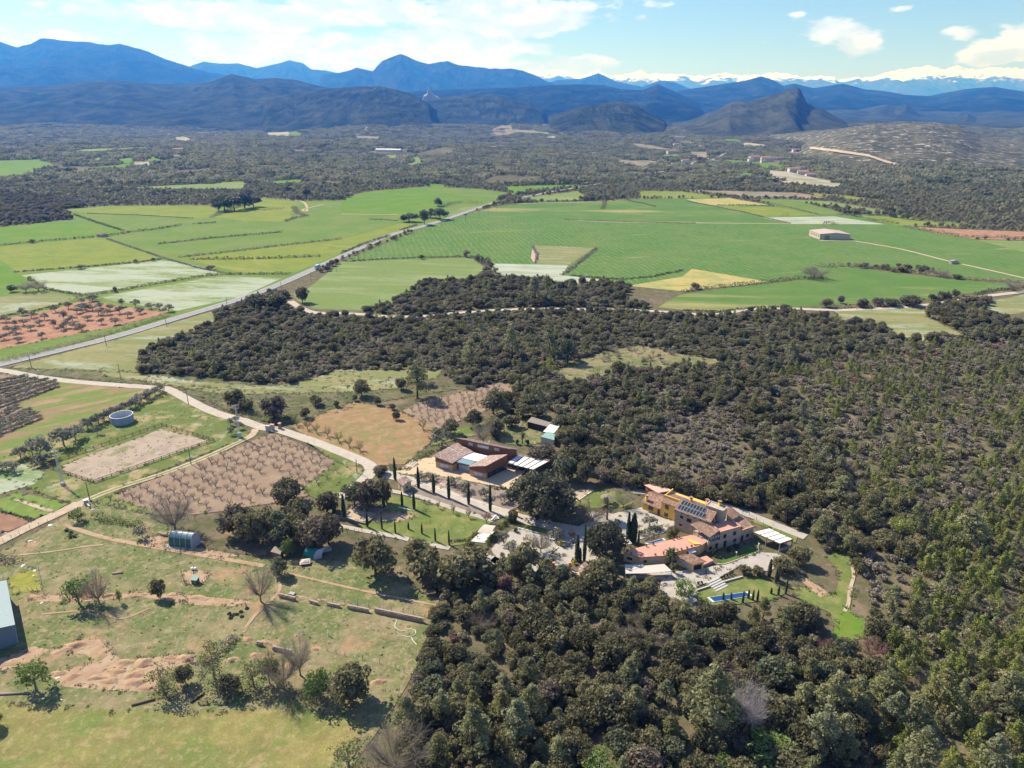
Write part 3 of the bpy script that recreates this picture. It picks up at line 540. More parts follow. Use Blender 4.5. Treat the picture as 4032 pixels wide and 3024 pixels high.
# far patches of farmland
for nm, vw, pts, mt in [
    ('pasture_field', 'M', [(-60, 632), (200, 622), (150, 637), (-60, 640)], 'm_green'), ('pasture_field', 'M', [(-60, 702), (190, 690), (232, 720), (110, 772), (-60, 775)], 'm_bright'),
    ('pasture_field', 'M', [(430, 722), (560, 706), (568, 736), (430, 742)], 'm_bright'), ('pasture_field', 'M', [(505, 690), (592, 682), (592, 702), (520, 710)], 'm_bright'), ('pasture_field', 'M', [(642, 680), (707, 671), (692, 696), (640, 702)], 'm_bright'),
    ('pasture_field', 'M', [(580, 702), (640, 700), (655, 720), (580, 722)], 'm_farpale'), ('pasture_field', 'M', [(190, 750), (420, 735), (400, 748), (210, 760)], 'm_yellowgreen'), ('pasture_field', 'M', [(405, 685), (465, 682), (440, 700), (408, 702)], 'm_yellowgreen'),
    ('pasture_field', 'M', [(540, 815), (820, 800), (1080, 790), (1042, 820), (640, 818)], 'm_palemeadow'), ('pasture_field', 'M', [(955, 792), (1112, 779), (1120, 790), (960, 798)], 'm_yellowgreen'), ('pasture_field', 'M', [(1155, 787), (1312, 777), (1292, 794), (1180, 798)], 'm_bright'),
    ('pasture_field', 'M', [(320, 650), (400, 645), (640, 636), (640, 642), (400, 655), (330, 658)], 'm_palemeadow'), ('pasture_field', 'M', [(1760, 722), (1778, 680), (1838, 683), (1832, 706), (1792, 727)], 'm_palemeadow'),
    ('pasture_field', 'M', [(1650, 672), (1710, 670), (1715, 690), (1670, 695)], 'm_palemeadow'), ('fallow_field', 'M', [(1970, 546), (2000, 536), (2090, 540), (2092, 552)], 'm_farpale'), ('fallow_field', 'M', [(1105, 565), (1250, 580), (1252, 594), (1160, 590)], 'm_farpale'), ('pasture_field', 'M', [(1250, 580), (1305, 578), (1310, 592), (1255, 594)], 'm_green'),
    ('fallow_field', 'M', [(750, 595), (800, 590), (850, 612), (790, 618), (750, 605)], 'm_farpale'), ('fallow_field', 'M', [(1530, 580), (1640, 590), (1640, 605), (1530, 600)], 'm_farbrown'), ('fallow_field', 'M', [(1575, 550), (1592, 548), (1590, 568), (1572, 570)], 'm_farpale'), ('fallow_field', 'M', [(2120, 565), (2212, 560), (2212, 590), (2150, 590)], 'm_farbrown'), ('pasture_field', 'M', [(1690, 518), (1760, 500), (1920, 486), (2010, 506), (1900, 514)], 'm_palemeadow'),
    ('fallow_field', 'N', [(440, 685), (640, 700), (570, 735), (450, 705)], 'm_farbrown'), ('fallow_field', 'N', [(290, 660), (360, 658), (385, 676), (300, 672)], 'm_palemeadow'), ('fallow_field', 'N', [(450, 620), (620, 630), (740, 655), (600, 650)], 'm_farbrown'), ('fallow_field', 'N', [(640, 705), (720, 710), (720, 724), (650, 720)], 'm_farpale'), ('fallow_field', 'N', [(770, 655), (860, 660), (850, 690), (780, 690)], 'm_farbrown'),
    ('pasture_field', 'N', [(645, 670), (710, 668), (740, 685), (660, 685)], 'm_green'), ('pasture_field', 'N', [(850, 700), (930, 693), (1060, 705), (1205, 716), (1182, 737), (1050, 722)], 'm_bright'), ('pasture_field', 'N', [(880, 716), (1005, 738), (975, 746)], 'm_bright'), ('pasture_field', 'N', [(980, 745), (1058, 757), (1040, 772), (985, 771)], 'm_bright'), ('pasture_field', 'N', [(890, 604), (962, 601), (992, 616), (912, 616)], 'm_bright'),
    ('fallow_field', 'N', [(985, 618), (1110, 630), (1108, 640), (1000, 630)], 'm_dusty'), ('fallow_field', 'N', [(1060, 735), (1180, 742), (1300, 770), (1420, 795), (1405, 812), (1190, 798), (1100, 760)], 'm_farpale'), ('fallow_field', 'N', [(1140, 660), (1250, 655), (1330, 665), (1230, 675)], 'm_farbrown'),
    ('fallow_field', 'N', [(-60, 565), (90, 560), (120, 575), (-40, 580)], 'm_farbrown'), ('pasture_field', 'N', [(70, 570), (180, 572), (160, 580), (80, 578)], 'm_palemeadow'), ('fallow_field', 'N', [(140, 590), (200, 592), (190, 604), (145, 602)], 'm_farpale')]:
    sheet(nm, vw, pts, mt, far=True)
# the plain left of the road
sheet('pasture_field', 'A', [(-150, 330), (0, 318), (480, 272), (410, 205), (700, 182), (1390, 178), (1700, 130), (1940, 150), (2212, 145), (2350, 92), (2760, 58), (3100, 72), (3310, 100), (3200, 160), (2900, 265), (2730, 325), (2212, 515), (1560, 795), (700, 1045), (0, 1215), (-150, 1250)], 'm_green')
sheet('pasture_field', 'A', [(-150, 330), (480, 278), (560, 292), (800, 352), (600, 388), (0, 432), (-150, 445)], 'm_bright')
sheet('pasture_field', 'A', [(-150, 455), (0, 442), (600, 396), (690, 406), (1010, 512), (1000, 530), (110, 608), (0, 525), (-150, 470)], 'm_yellowgreen')
sheet('pasture_field', 'A', [(-150, 500), (0, 532), (100, 612), (180, 680), (0, 712), (-150, 730)], 'm_bright')
sheet('pasture_field', 'A', [(410, 205), (500, 203), (700, 185), (1390, 180), (1410, 248), (1300, 262), (570, 230)], 'm_yellowgreen')
sheet('pasture_field', 'A', [(1370, 255), (1550, 180), (1700, 140), (1940, 152), (1880, 230), (1900, 285), (1600, 280)], 'm_yellowgreen')
sheet('pasture_field', 'A', [(1170, 520), (2212, 400), (2500, 330), (2530, 370), (2230, 485), (2060, 550), (1920, 610), (1580, 620), (1240, 535)], 'm_yellowgreen')
sheet('pasture_field', 'A', [(2215, 400), (2620, 290), (2700, 305), (2530, 372), (2215, 480)], 'm_yellowgreen')
sheet('flower_meadow', 'A', [(140, 632), (1050, 536), (1180, 550), (1430, 612), (1300, 640), (750, 722), (520, 752), (300, 722)], 'm_flower')
sheet('flower_meadow', 'A', [(650, 772), (1330, 652), (1500, 637), (1830, 650), (1560, 772), (1150, 862), (750, 802)], 'm_flower')
sheet('flower_meadow', 'A', [(-150, 790), (240, 742), (490, 772), (440, 812), (0, 892), (-150, 905)], 'm_olive_meadow')
sheet('pasture_field', 'A', [(2212, 145), (2350, 95), (2760, 62), (3100, 75), (3290, 105), (3200, 130), (2880, 180), (2800, 230), (2600, 245), (2212, 230)], 'm_bright')
sheet('pasture_field', 'A', [(2770, 30), (2960, 60), (2800, 62)], 'm_bright')
sheet('pasture_field', 'A', [(3190, 60), (3480, 50), (3700, 45), (3800, 50), (3500, 80), (3300, 120), (3330, 95)], 'm_bright')
sheet('pasture_field', 'A', [(3320, 140), (3740, 85), (3810, 130), (3740, 150), (3500, 158)], 'm_palemeadow')
sheet('pasture_field', 'A', [(2920, 230), (3000, 190), (3140, 180), (3020, 225), (2910, 250)], 'm_palemeadow')
grove_soil = sheet('olive_grove_soil', 'A', [(-150, 950), (0, 920), (350, 852), (550, 792), (780, 832), (1110, 868), (760, 962), (0, 1112), (-150, 1140)], 'm_redsoil')
# the plain right of the road
sheet('wheat_field', 'A', [(2250, 530), (2762, 315), (3212, 185), (3362, 165), (3892, 152), (4112, 138), (4424, 135), (4724, 130), (4984, 180), (5384, 235), (5724, 245), (5844, 310), (6324, 400), (6800, 420), (6800, 690), (6224, 640), (6024, 595), (5474, 572), (5324, 640), (5044, 670), (4864, 690), (4424, 740), (4072, 700), (3912, 660), (3212, 580), (3062, 512), (2240, 548)], 'm_wheat')
sheet('wheat_field', 'A', [(2762, 318), (3212, 187), (3362, 167), (3892, 154), (4112, 140), (4424, 140), (4700, 160), (4960, 235), (5060, 290), (4424, 292), (3700, 270), (3200, 262)], 'm_wheat_across')
sheet('pasture_field', 'A', [(4140, 85), (4424, 90), (4700, 125), (4560, 132), (4140, 130)], 'm_yellowgreen')
sheet('pasture_field', 'A', [(4444, 140), (4724, 132), (4984, 176), (4654, 182), (4544, 166)], 'm_stubble')
sheet('pasture_field', 'A', [(4664, 186), (5034, 190), (5304, 240), (4954, 256)], 'm_yellowgreen')
sheet('flower_meadow', 'A', [(4940, 258), (5404, 250), (5734, 302), (5124, 300)], 'm_flower_white')
sheet('pasture_field', 'A', [(4854, 140), (5104, 140), (5384, 205), (5474, 235), (5304, 238), (5044, 186)], 'm_green')
sheet('pasture_field', 'A', [(5104, 142), (5374, 152), (5724, 212), (5734, 242), (5434, 202)], 'm_palemeadow')
sheet('fallow_field', 'A', [(4424, 78), (4724, 86), (5124, 96), (5374, 136), (5304, 140), (4874, 128), (4524, 95)], 'm_farbrown')
sheet('fallow_field', 'A', [(5100, 92), (5250, 110), (5380, 138), (5300, 134), (5180, 112)], 'm_redsoil')
sheet('pasture_field', 'A', [(5200, 94), (5424, 110), (5764, 150), (5524, 148), (5300, 118)], 'm_yellowgreen')
sheet('pasture_field', 'A', [(5584, 245), (5754, 255), (6324, 318), (5844, 312), (5674, 280)], 'm_yellowgreen')
sheet('pasture_field', 'A', [(5754, 230), (5974, 270), (6334, 308), (6290, 318), (5780, 252)], 'm_green')
sheet('fallow_field', 'A', [(5924, 318), (6124, 330), (6636, 350), (6800, 355), (6800, 405), (6324, 398), (6024, 350)], 'm_redsoil')
sheet('pasture_field', 'A', [(6320, 402), (6800, 415), (6800, 520), (6636, 480)], 'm_palemeadow')
sheet('flower_meadow', 'A', [(1900, 760), (1990, 720), (2212, 545), (3062, 516), (3152, 592), (3082, 632), (3032, 662), (2712, 692), (2582, 802), (2342, 862), (2212, 856), (2040, 850), (1930, 800)], 'm_palemeadow')
sheet('flower_meadow', 'A', [(3457, 438), (3852, 455), (3672, 572), (3477, 556)], 'm_olive_meadow')
sheet('flower_meadow', 'A', [(3172, 592), (3212, 556), (3682, 567), (3642, 632), (3922, 662), (3862, 692), (3612, 682), (3312, 652)], 'm_flower_white')
sheet('fallow_field', 'A', [(3455, 440), (3470, 436), (3485, 545), (3462, 553), (3440, 520)], 'm_dusty')
sheet('stubble_field', 'A', [(4070, 702), (4424, 640), (4484, 590), (4964, 672), (4864, 692), (4424, 735)], 'm_stubble')
sheet('wheat_field', 'A', [(4424, 755), (4864, 697), (5164, 662), (5374, 592), (5474, 577), (6024, 642), (6554, 692), (6700, 690), (6424, 730), (5974, 792), (5324, 832), (4984, 842), (4674, 872), (4424, 857), (4262, 840), (4382, 772)], 'm_wheat_across')
sheet('flower_meadow', 'A', [(5404, 866), (5984, 832), (6004, 902), (6254, 1022), (5964, 1072), (5814, 1042), (5724, 952), (5474, 932)], 'm_olive_meadow')
sheet('flower_meadow', 'A', [(6414, 802), (6700, 742), (6750, 850), (6474, 902), (6384, 872)], 'm_olive_meadow')
sheet('flower_meadow', 'A', [(60, 1230), (700, 1062), (1390, 862), (1410, 940), (960, 1100), (885, 1205), (900, 1265), (200, 1243)], 'm_olive_meadow')
sheet('verge', 'A', [(40, 1235), (200, 1235), (900, 1262), (1400, 1300), (1700, 1330), (1500, 1372), (700, 1322), (40, 1255)], 'm_verge')
sheet('flower_meadow', 'E', [(-1000, 95), (-700, 140), (-200, 208), (0, 225), (350, 243), (600, 210), (870, 113), (1400, 113), (1700, 118), (1640, 180), (1450, 200), (1330, 262), (900, 295), (0, 310), (-200, 285), (-700, 205), (-1000, 165)], 'm_olive_meadow')
sheet('verge', 'E', [(-1000, 160), (-700, 200), (-200, 282), (0, 308), (900, 292), (1330, 262), (1800, 245), (1850, 262), (1100, 385), (1000, 362), (560, 530), (400, 545), (80, 480), (-200, 330), (-700, 240), (-1000, 185)], 'm_verge')
# estate ground
sheet('rough_pasture', '0', [(-350, 1250), (0, 1192), (120, 1127), (190, 1082), (330, 1112), (420, 1192), (760, 1215), (950, 1290), (930, 1380), (880, 1480), (830, 1560), (700, 1750), (-350, 1750)], 'm_pasture')
sheet('bare_earth', 'K', [(290, 250), (440, 180), (580, 175), (640, 250), (700, 290), (880, 280), (1100, 255), (1150, 300), (960, 350), (900, 480), (600, 470), (380, 450), (280, 380), (420, 340), (540, 300), (500, 260)], 'm_dirt')
sheet('bare_earth', 'I', [(260, 985), (700, 985), (1300, 960), (1700, 990), (2150, 1030), (2140, 1080), (1700, 1070), (1250, 1000), (700, 1040), (300, 1040)], 'm_dirt')
sheet('bare_earth', 'K', [(-300, 330), (0, 290), (200, 215), (290, 235), (150, 320), (0, 360), (-300, 420)], 'm_dirt')
sheet('meadow', 'K', [(-400, 520), (0, 535), (400, 565), (1000, 600), (1550, 578), (2130, 640), (2050, 780), (1850, 1000), (-400, 1100)], 'm_meadow')
sheet('grassland', 'D', [(-500, 900), (0, 900), (480, 725), (1350, 312), (1480, 330), (2000, 545), (2212, 690), (1400, 1005), (780, 1245), (640, 1295), (300, 1180), (0, 1035), (-500, 1000)], 'm_tankgrass')
sheet('grassland', 'D', [(-500, 560), (0, 150), (330, 200), (680, 245), (1350, 300), (1500, 330), (480, 725), (0, 960), (-500, 1000)], 'm_strip')
sheet('olive_rows_soil', 'D', [(-400, 200), (0, 160), (520, 262), (130, 432), (360, 545), (0, 715), (-400, 900)], 'm_orchard')
sheet('flower_meadow', 'D', [(-300, 1000), (150, 930), (400, 1010), (300, 1120), (0, 1210), (-300, 1300)], 'm_flower')
sheet('riding_paddock', 'D', [(545, 962), (1400, 642), (1820, 748), (835, 1100), (560, 1032)], 'm_sand')
sheet('vegetable_plot', 'I', [(-100, 190), (150, 85), (600, 182), (460, 262), (330, 302), (300, 322), (-100, 220)], 'm_veg')
sheet('vegetable_bed_path', 'I', [(110, 150), (170, 150), (480, 245), (440, 262)], 'm_dusty')
sheet('ploughed_plot', 'I', [(-200, 235), (0, 240), (275, 345), (90, 422), (-200, 480)], 'm_plough')
sheet('orchard_soil', '0', [(205, 1085), (590, 935), (650, 960), (770, 1020), (700, 1062), (610, 1085), (420, 1112), (330, 1112)], 'm_orchard')
sheet('orchard_verge', 'D', [(800, 1260), (900, 1200), (1040, 1165), (1000, 1240), (1400, 1372), (1350, 1392), (850, 1290)], 'm_lawn')
sheet('grass_slope', 'E', [(620, 1010), (850, 850), (560, 640), (420, 600), (1000, 830), (1110, 960), (900, 1110), (700, 1140), (590, 1080)], 'm_tankgrass')
sheet('fallow_field', 'E', [(470, 556), (560, 530), (860, 412), (1000, 362), (1100, 382), (1370, 452), (1640, 562), (1600, 692), (1400, 862), (1160, 872), (700, 680)], 'm_rustfield')
sheet('orchard_soil', 'E', [(1370, 432), (1500, 380), (1750, 312), (2212, 200), (2260, 330), (2000, 452), (1640, 592)], 'm_orchard')
sheet('grassland', 'E', [(1650, 600), (1900, 560), (2212, 480), (2400, 500), (2300, 620), (1900, 640), (1600, 720)], 'm_tankgrass')
sheet('sand_yard', 'F', [(100, 760), (340, 590), (600, 545), (800, 620), (1200, 640), (1600, 680), (1480, 800), (1400, 905), (1230, 870), (760, 775), (400, 745), (180, 745)], 'm_sandyard')
sheet('planting_bed', 'F', [(345, 795), (430, 740), (760, 775), (1240, 880), (1400, 920), (1500, 1090), (1420, 1135), (1180, 1080), (800, 955), (560, 870)], 'm_bed')
sheet('paved_court', 'F', [(570, 860), (630, 800), (740, 815), (690, 880)], 'm_tile_pink')
sheet('lawn', 'F', [(0, 950), (250, 980), (900, 1160), (1250, 1220), (1180, 1290), (950, 1500), (700, 1530), (400, 1450), (-200, 1380), (-250, 1250), (0, 1150)], 'm_lawn')
sheet('brown_slope', 'F', [(340, 850), (600, 930), (900, 1040), (1200, 1130), (1400, 1190), (1250, 1225), (800, 1100), (500, 1030), (240, 960)], 'm_bed')
sheet('lawn_patch', 'F', [(-150, 1170), (200, 1150), (420, 1195), (200, 1260), (-100, 1260)], 'm_dirt')
sheet('gravel_garden', 'F', [(1200, 1560), (1310, 1430), (1470, 1320), (1650, 1375), (1960, 1470), (1810, 1640), (1600, 1680), (1250, 1660)], 'm_gravel')
sheet('grass_verge', 'F', [(1560, 1260), (1850, 1330), (2000, 1360), (2080, 1410), (2120, 1480), (1980, 1560), (1850, 1650), (1820, 1645), (1970, 1470), (1480, 1310)], 'm_lawn')
sheet('forecourt', 'Q', [(1500, 60), (1700, 60), (2300, 150), (2250, 400), (1620, 560), (1560, 690), (1900, 760), (1880, 830), (1300, 740), (1230, 890), (1030, 890), (1040, 740), (1330, 500), (1330, 380), (1280, 330), (1480, 270)], 'm_concrete_path')
sheet('court_yard', 'G', [(-300, 700), (100, 650), (250, 560), (560, 470), (720, 440), (870, 500), (1010, 560), (1000, 640), (700, 720), (300, 780), (-100, 900)], 'm_concrete_path')
sheet('round_lawn', 'G', [(150, 395), (320, 300), (500, 300), (620, 350), (650, 400), (560, 440), (300, 450), (160, 430)], 'm_lawn')
sheet('sand_court', 'G', [(30, 370), (190, 280), (320, 292), (140, 395)], 'm_dusty')
sheet('planting_bed', 'G', [(560, 260), (640, 220), (740, 230), (740, 330), (640, 320)], 'm_lawn')
sheet('gravel_terrace', 'G', [(880, 1130), (900, 1060), (1330, 1050), (1440, 940), (1720, 830), (1900, 840), (1960, 870), (1850, 1000), (1560, 960), (1380, 1060), (1200, 1130), (1200, 1260), (1150, 1290), (1000, 1240), (900, 1180)], 'm_gravel')
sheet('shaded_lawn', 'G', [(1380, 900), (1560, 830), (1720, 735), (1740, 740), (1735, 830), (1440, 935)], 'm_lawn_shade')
sheet('pool_lawn', 'G', [(1190, 1170), (1400, 1110), (1600, 1050), (1760, 1055), (1870, 1100), (1980, 1180), (1900, 1240), (1500, 1290), (1290, 1290), (1200, 1230)], 'm_lawn')
sheet('terrace_grass', 'G', [(1660, 560), (1760, 530), (1860, 600), (2080, 700), (2060, 750), (1800, 610)], 'm_lawn')
sheet('stone_terrace', 'G', [(590, 1010), (1000, 1000), (1280, 960), (1440, 940), (1330, 1050), (900, 1070), (620, 1060)], 'm_concrete_path')
sheet('valley_grass', 'H', [(820, 690), (880, 800), (900, 1000), (870, 1180), (990, 1250), (980, 1390), (860, 1420), (720, 1400), (760, 1330), (720, 1200), (480, 1100), (430, 1000), (600, 1000), (760, 1060), (800, 900), (700, 780)], 'm_lawn')
sheet('bright_grass', 'H', [(760, 1260), (850, 1170), (960, 1240), (980, 1380), (860, 1418), (740, 1400)], 'm_bright')
sheet('earth_bank', 'H', [(430, 800), (480, 900), (640, 1000), (720, 1060), (640, 1080), (500, 960), (420, 860)], 'm_dirt')
sheet('paddock_ground', 'F', [(1280, 320), (1500, 170), (1760, 290), (1900, 380), (1560, 430), (1300, 400)], 'm_pasture')
sheet('clearing', '0', [(1300, 760), (1380, 745), (1490, 770), (1570, 775), (1540, 795), (1400, 798), (1320, 795), (1230, 812), (1200, 800)], 'm_pasture')
sheet('clearing', '0', [(1190, 805), (1310, 770), (1400, 755), (1340, 800), (1250, 830)], 'm_pasture')
sheet('dirt_patch', 'I', [(1190, 520), (1420, 440), (1500, 540), (1900, 600), (2120, 640), (1900, 660), (1400, 570)], 'm_dirt')
sheet('moss_yard', 'I', [(80, 830), (300, 740), (335, 830), (360, 945), (110, 975)], 'm_moss')
sheet('coop_run', 'I', [(1575, 790), (1720, 760), (1830, 800), (1770, 880), (1620, 890)], 'm_dirt')
sheet('bocce_court', 'J', [(1000, 150), (1080, 90), (1270, 130), (1180, 185), (1140, 190)], 'm_dusty')
sheet('shade_bed', 'J', [(1060, 90), (1100, 70), (1340, 100), (1280, 140)], 'm_bed')
# roads
bpy.context.view_layer.update()
drape('road_cutting', ROCKY, 'N', [(1285, 641), (1400, 654), (1540, 676), (1610, 700), (1680, 720)], 5, 'm_dusty'); drape('road_cutting', ROCKY, 'N', [(1735, 730), (1790, 748), (1860, 775), (1950, 799)], 5, 'm_dusty'); drape('hill_pasture', ROCKY, 'N', [(1805, 740), (1850, 750), (1925, 765)], 5, 'm_yellowgreen')
_, road_line = strip('main_road', [('A', -300, 1290), ('A', 0, 1212), ('A', 700, 1043), ('A', 1100, 925), ('A', 1560, 785), ('A', 1850, 675), ('A', 2212, 512), ('B', 310, 375), ('B', 520, 318), ('B', 700, 262), ('B', 1000, 160), ('B', 1200, 122), ('B', 1600, 55), ('N', 400, 793), ('N', 500, 775), ('N', 660, 742), ('N', 755, 722), ('N', 790, 700), ('N', 870, 690), ('N', 960, 658)], 8.0, 'm_asphalt', clear=2.5, lift=.1)
for sgn in (-1, 1):
    mb = MB()
    for a, b in zip(road_line[:-1], road_line[1:]):
        if a.y > 900: break
        t = (b - a).normalized(); n = Vector((-t.y, t.x, 0)) * sgn * 3.3; u = Vector((0, 0, a.z + .30))
        k = Vector((-t.y, t.x, 0)) * .09
        mb.poly([a + n - k + u, b + n - k + u, b + n + k + u, a + n + k + u])
    tag(mb.build('road_edge_line', 'm_white'), kind='structure')
strip('gravel_track', [('D', -300, 90), ('D', 0, 128), ('D', 330, 186), ('D', 680, 232), ('D', 1350, 282), ('D', 1480, 302), ('D', 1700, 420), ('D', 1900, 508), ('D', 2100, 562), ('E', 200, 548), ('E', 290, 575), ('E', 400, 592), ('E', 700, 692), ('E', 1000, 812), ('E', 1110, 865), ('E', 1125, 920), ('E', 1080, 980), ('E', 980, 1060), ('E', 880, 1130)], 4.6, 'm_track')
strip('estate_drive', [('E', 1110, 880), ('E', 1280, 950), ('F', 340, 815), ('F', 600, 905), ('F', 800, 985), ('F', 1000, 1050), ('F', 1190, 1118), ('F', 1500, 1215), ('F', 1800, 1292), ('F', 2000, 1330), ('F', 2212, 1370)], 4.6, 'm_track', clear=.6)
strip('farm_track', [('D', 2230, 640), ('D', 2190, 700), ('D', 2100, 745), ('D', 1880, 850), ('D', 1480, 1010), ('D', 1000, 1165), ('D', 780, 1252), ('D', 640, 1310)], 2.9, 'm_dusty', clear=.6)
strip('farm_track', [('D', 690, 1285), ('D', 600, 1335), ('D', 400, 1425), ('D', 200, 1520), ('D', 0, 1620), ('D', -200, 1720)], 4.4, 'm_dusty', clear=.6)
strip('grass_crown', [('D', 2150, 722), ('D', 1880, 850), ('D', 1480, 1010), ('D', 1000, 1165), ('D', 780, 1252)], .9, 'm_veg', clear=0)
strip('forest_track', [('A', 1880, 800), ('A', 1960, 850), ('A', 2050, 876), ('B', 0, 880), ('B', 150, 887), ('B', 350, 902), ('B', 640, 892), ('B', 720, 880), ('B', 1000, 860), ('B', 1300, 850), ('B', 1600, 855), ('B', 1960, 862), ('C', 100, 886), ('C', 250, 884), ('C', 400, 857), ('C', 560, 846), ('C', 740, 850), ('C', 900, 856), ('C', 1100, 856), ('C', 1560, 828), ('C', 1950, 770), ('C', 2212, 738), ('C', 2400, 700)], 5.0, 'm_track', clear=3.0)
strip('footpath', [('E', 1270, 1070), ('E', 1500, 1118), ('E', 1700, 1185), ('E', 1900, 1250), ('E', 2100, 1310)], 2.0, 'm_concrete_path', clear=.4)
strip('footpath', [('E', 880, 1352), ('E', 1000, 1375), ('E', 1100, 1395), ('E', 1350, 1440), ('E', 1500, 1480), ('E', 1750, 1530)], 1.9, 'm_concrete_path', clear=.4)
strip('lower_drive', [('J', 1980, 420), ('J', 2120, 480), ('Q', 220, 760), ('Q', 500, 830), ('Q', 800, 880), ('Q', 1100, 920), ('Q', 1350, 960)], 3.4, 'm_concrete_path', clear=.8)
sheet('drive_apron', 'Q', [(1000, 890), (1240, 880), (1400, 940), (1420, 1030), (1280, 1060), (1050, 960)], 'm_concrete_path')
strip('service_lane', [('G', 480, 200), ('G', 560, 240), ('G', 700, 300), ('G', 1000, 310), ('G', 1200, 360), ('G', 1450, 430), ('G', 1650, 500), ('G', 1900, 600), ('G', 2150, 700)], 3.4, 'm_gravel', clear=1.0)
strip('footpath', [('I', 560, 370), ('I', 900, 480), ('I', 1400, 575), ('I', 1900, 660), ('I', 2300, 730)], 1.6, 'm_dirt', clear=0)
strip('footpath', [('J', 470, 545), ('J', 700, 590), ('J', 1000, 660), ('J', 1350, 735), ('J', 1690, 800)], .8, 'm_dirt', clear=0)
strip('footpath', [('J', 550, 590), ('J', 555, 690), ('J', 480, 780), ('J', 370, 880), ('J', 290, 1000)], .9, 'm_dirt', clear=0)
strip('footpath', [('I', 100, 640), ('I', 450, 605), ('I', 750, 560), ('I', 900, 545)], .8, 'm_dirt', clear=0)
strip('footpath', [('I', 360, 1150), ('I', 800, 1120), ('I', 1050, 1190), ('I', 1300, 1100)], .6, 'm_dirt', clear=0)
strip('footpath', [('H', 890, 840), ('H', 900, 920), ('H', 870, 1030), ('H', 860, 1130), ('H', 830, 1190)], .9, 'm_dusty', clear=0)
strip('farm_track', [('C', 1080, 405), ('C', 1400, 460), ('C', 1700, 535), ('C', 1900, 580), ('C', 2212, 650), ('C', 2400, 690)], 3.4, 'm_dusty', clear=0)
strip('farm_track', [('B', 1000, 172), ('B', 1680, 152), ('B', 1900, 134), ('B', 2212, 132)], 3.5, 'm_dusty', clear=0)
strip('farm_track', [('B', 0, 235), ('B', 370, 240)], 3.0, 'm_dusty', clear=0)
strip('farm_track', [('A', 1700, 128), ('A', 1950, 152), ('A', 1990, 215), ('A', 1965, 205), ('A', 2100, 172)], 3.2, 'm_dusty', clear=0)
strip('field_boundary', [('B', 1450, 270), ('B', 1700, 285), ('B', 2212, 293), ('C', 700, 298)], 3.0, 'm_dusty', clear=0)

# ------------------------------------------------------------------ building helpers
def roof_sheet(org, quad, name, mat, parent, rows=0.34, th=0.16, ridge_h=0.07, along=0):
    """a tiled slope: rolls run from eave edge (quad[0]-quad[1]) up to ridge edge (quad[3]-quad[2])"""
    a, b, c, d = [Vector(q) for q in quad]
    n = max(4, int((b - a).length / rows)); vs = []; fs = []
    nrm = (b - a).cross(d - a).normalized()
    if nrm.z < 0: nrm = -nrm
    for i in range(2 * n + 1):
        t = i / (2 * n); lift = nrm * (ridge_h if i % 2 else 0.0)
        e, r = a.lerp(b, t) + lift, d.lerp(c, t) + lift
        vs += [e, r, e - Vector((0, 0, th)), r - Vector((0, 0, th))]
        if i:
            k = 4 * i; fs += [[k - 4, k, k + 1, k - 3], [k - 2, k - 1, k + 3, k + 2], [k - 4, k - 2, k + 2, k], [k - 3, k + 1, k + 3, k - 1]]
    m = 4 * 2 * n; fs += [[0, 1, 3, 2], [m, m + 2, m + 3, m + 1]]
    mb = MB(org); mb.add(vs, fs); o = mb.build(name, mat, parent); return o
def opening(org, p0, p1, s, z, w, h, name, parent, frame='m_wood', pane='m_glass', proud=0.05, sub='pane', bars=0, sill=None):
    """a window or door on the wall p0->p1 (outside on the right-hand side), s metres along, sill at z"""
    p0, p1 = Vector((p0[0], p0[1], 0)), Vector((p1[0], p1[1], 0)); t = (p1 - p0).normalized(); n = Vector((t.y, -t.x, 0)); up = Vector((0, 0, 1))
    c = p0 + t * s + up * z; fw = 0.09
    mb = MB(org)
    for (x0, x1, z0, z1) in ((0, fw, 0, h), (w - fw, w, 0, h), (fw, w - fw, 0, fw), (fw, w - fw, h - fw, h)) + tuple((fw + (w - 2 * fw) * (k + 1) / (bars + 1) - .035, fw + (w - 2 * fw) * (k + 1) / (bars + 1) + .035, fw, h - fw) for k in range(bars)):
        q = [c + t * x0 + up * z0, c + t * x1 + up * z0, c + t * x1 + up * z1, c + t * x0 + up * z1]
        mb.add([k_ - n * .05 for k_ in q] + [k_ + n * (proud + .03) for k_ in q], [[4, 5, 6, 7], [0, 1, 5, 4], [1, 2, 6, 5], [2, 3, 7, 6], [3, 0, 4, 7]])
    o = mb.build(name, frame, parent)
    mb = MB(org); q = [c + t * fw + up * fw, c + t * (w - fw) + up * fw, c + t * (w - fw) + up * (h - fw), c + t * fw + up * (h - fw)]
    mb.add([k_ - n * .04 for k_ in q] + [k_ + n * proud * .6 for k_ in q], [[4, 5, 6, 7], [0, 1, 5, 4], [1, 2, 6, 5], [2, 3, 7, 6], [3, 0, 4, 7]])
    mb.build(sub, pane, o)
    if sill:
        mb = MB(org); q = [c - t * .1 - up * .12, c + t * (w + .1) - up * .12, c + t * (w + .1) - up * .02, c - t * .1 - up * .02]
        mb.add([k_ for k_ in q] + [k_ + n * .16 for k_ in q], [[4, 5, 6, 7], [0, 1, 5, 4], [1, 2, 6, 5], [2, 3, 7, 6], [3, 0, 4, 7]]); mb.build('sill', sill, o)
    return o
class Frame:
    """plan coordinates a (along) and b (inward) of a building standing at a place seen in the photograph"""
    def __init__(s, o, ang): s.o = Vector((o[0], o[1], 0)); s.c, s.s = math.cos(math.radians(ang)), math.sin(math.radians(ang))
    def __call__(s, a, b, z=0.0): return Vector((s.o.x + a * s.c - b * s.s, s.o.y + a * s.s + b * s.c, z))
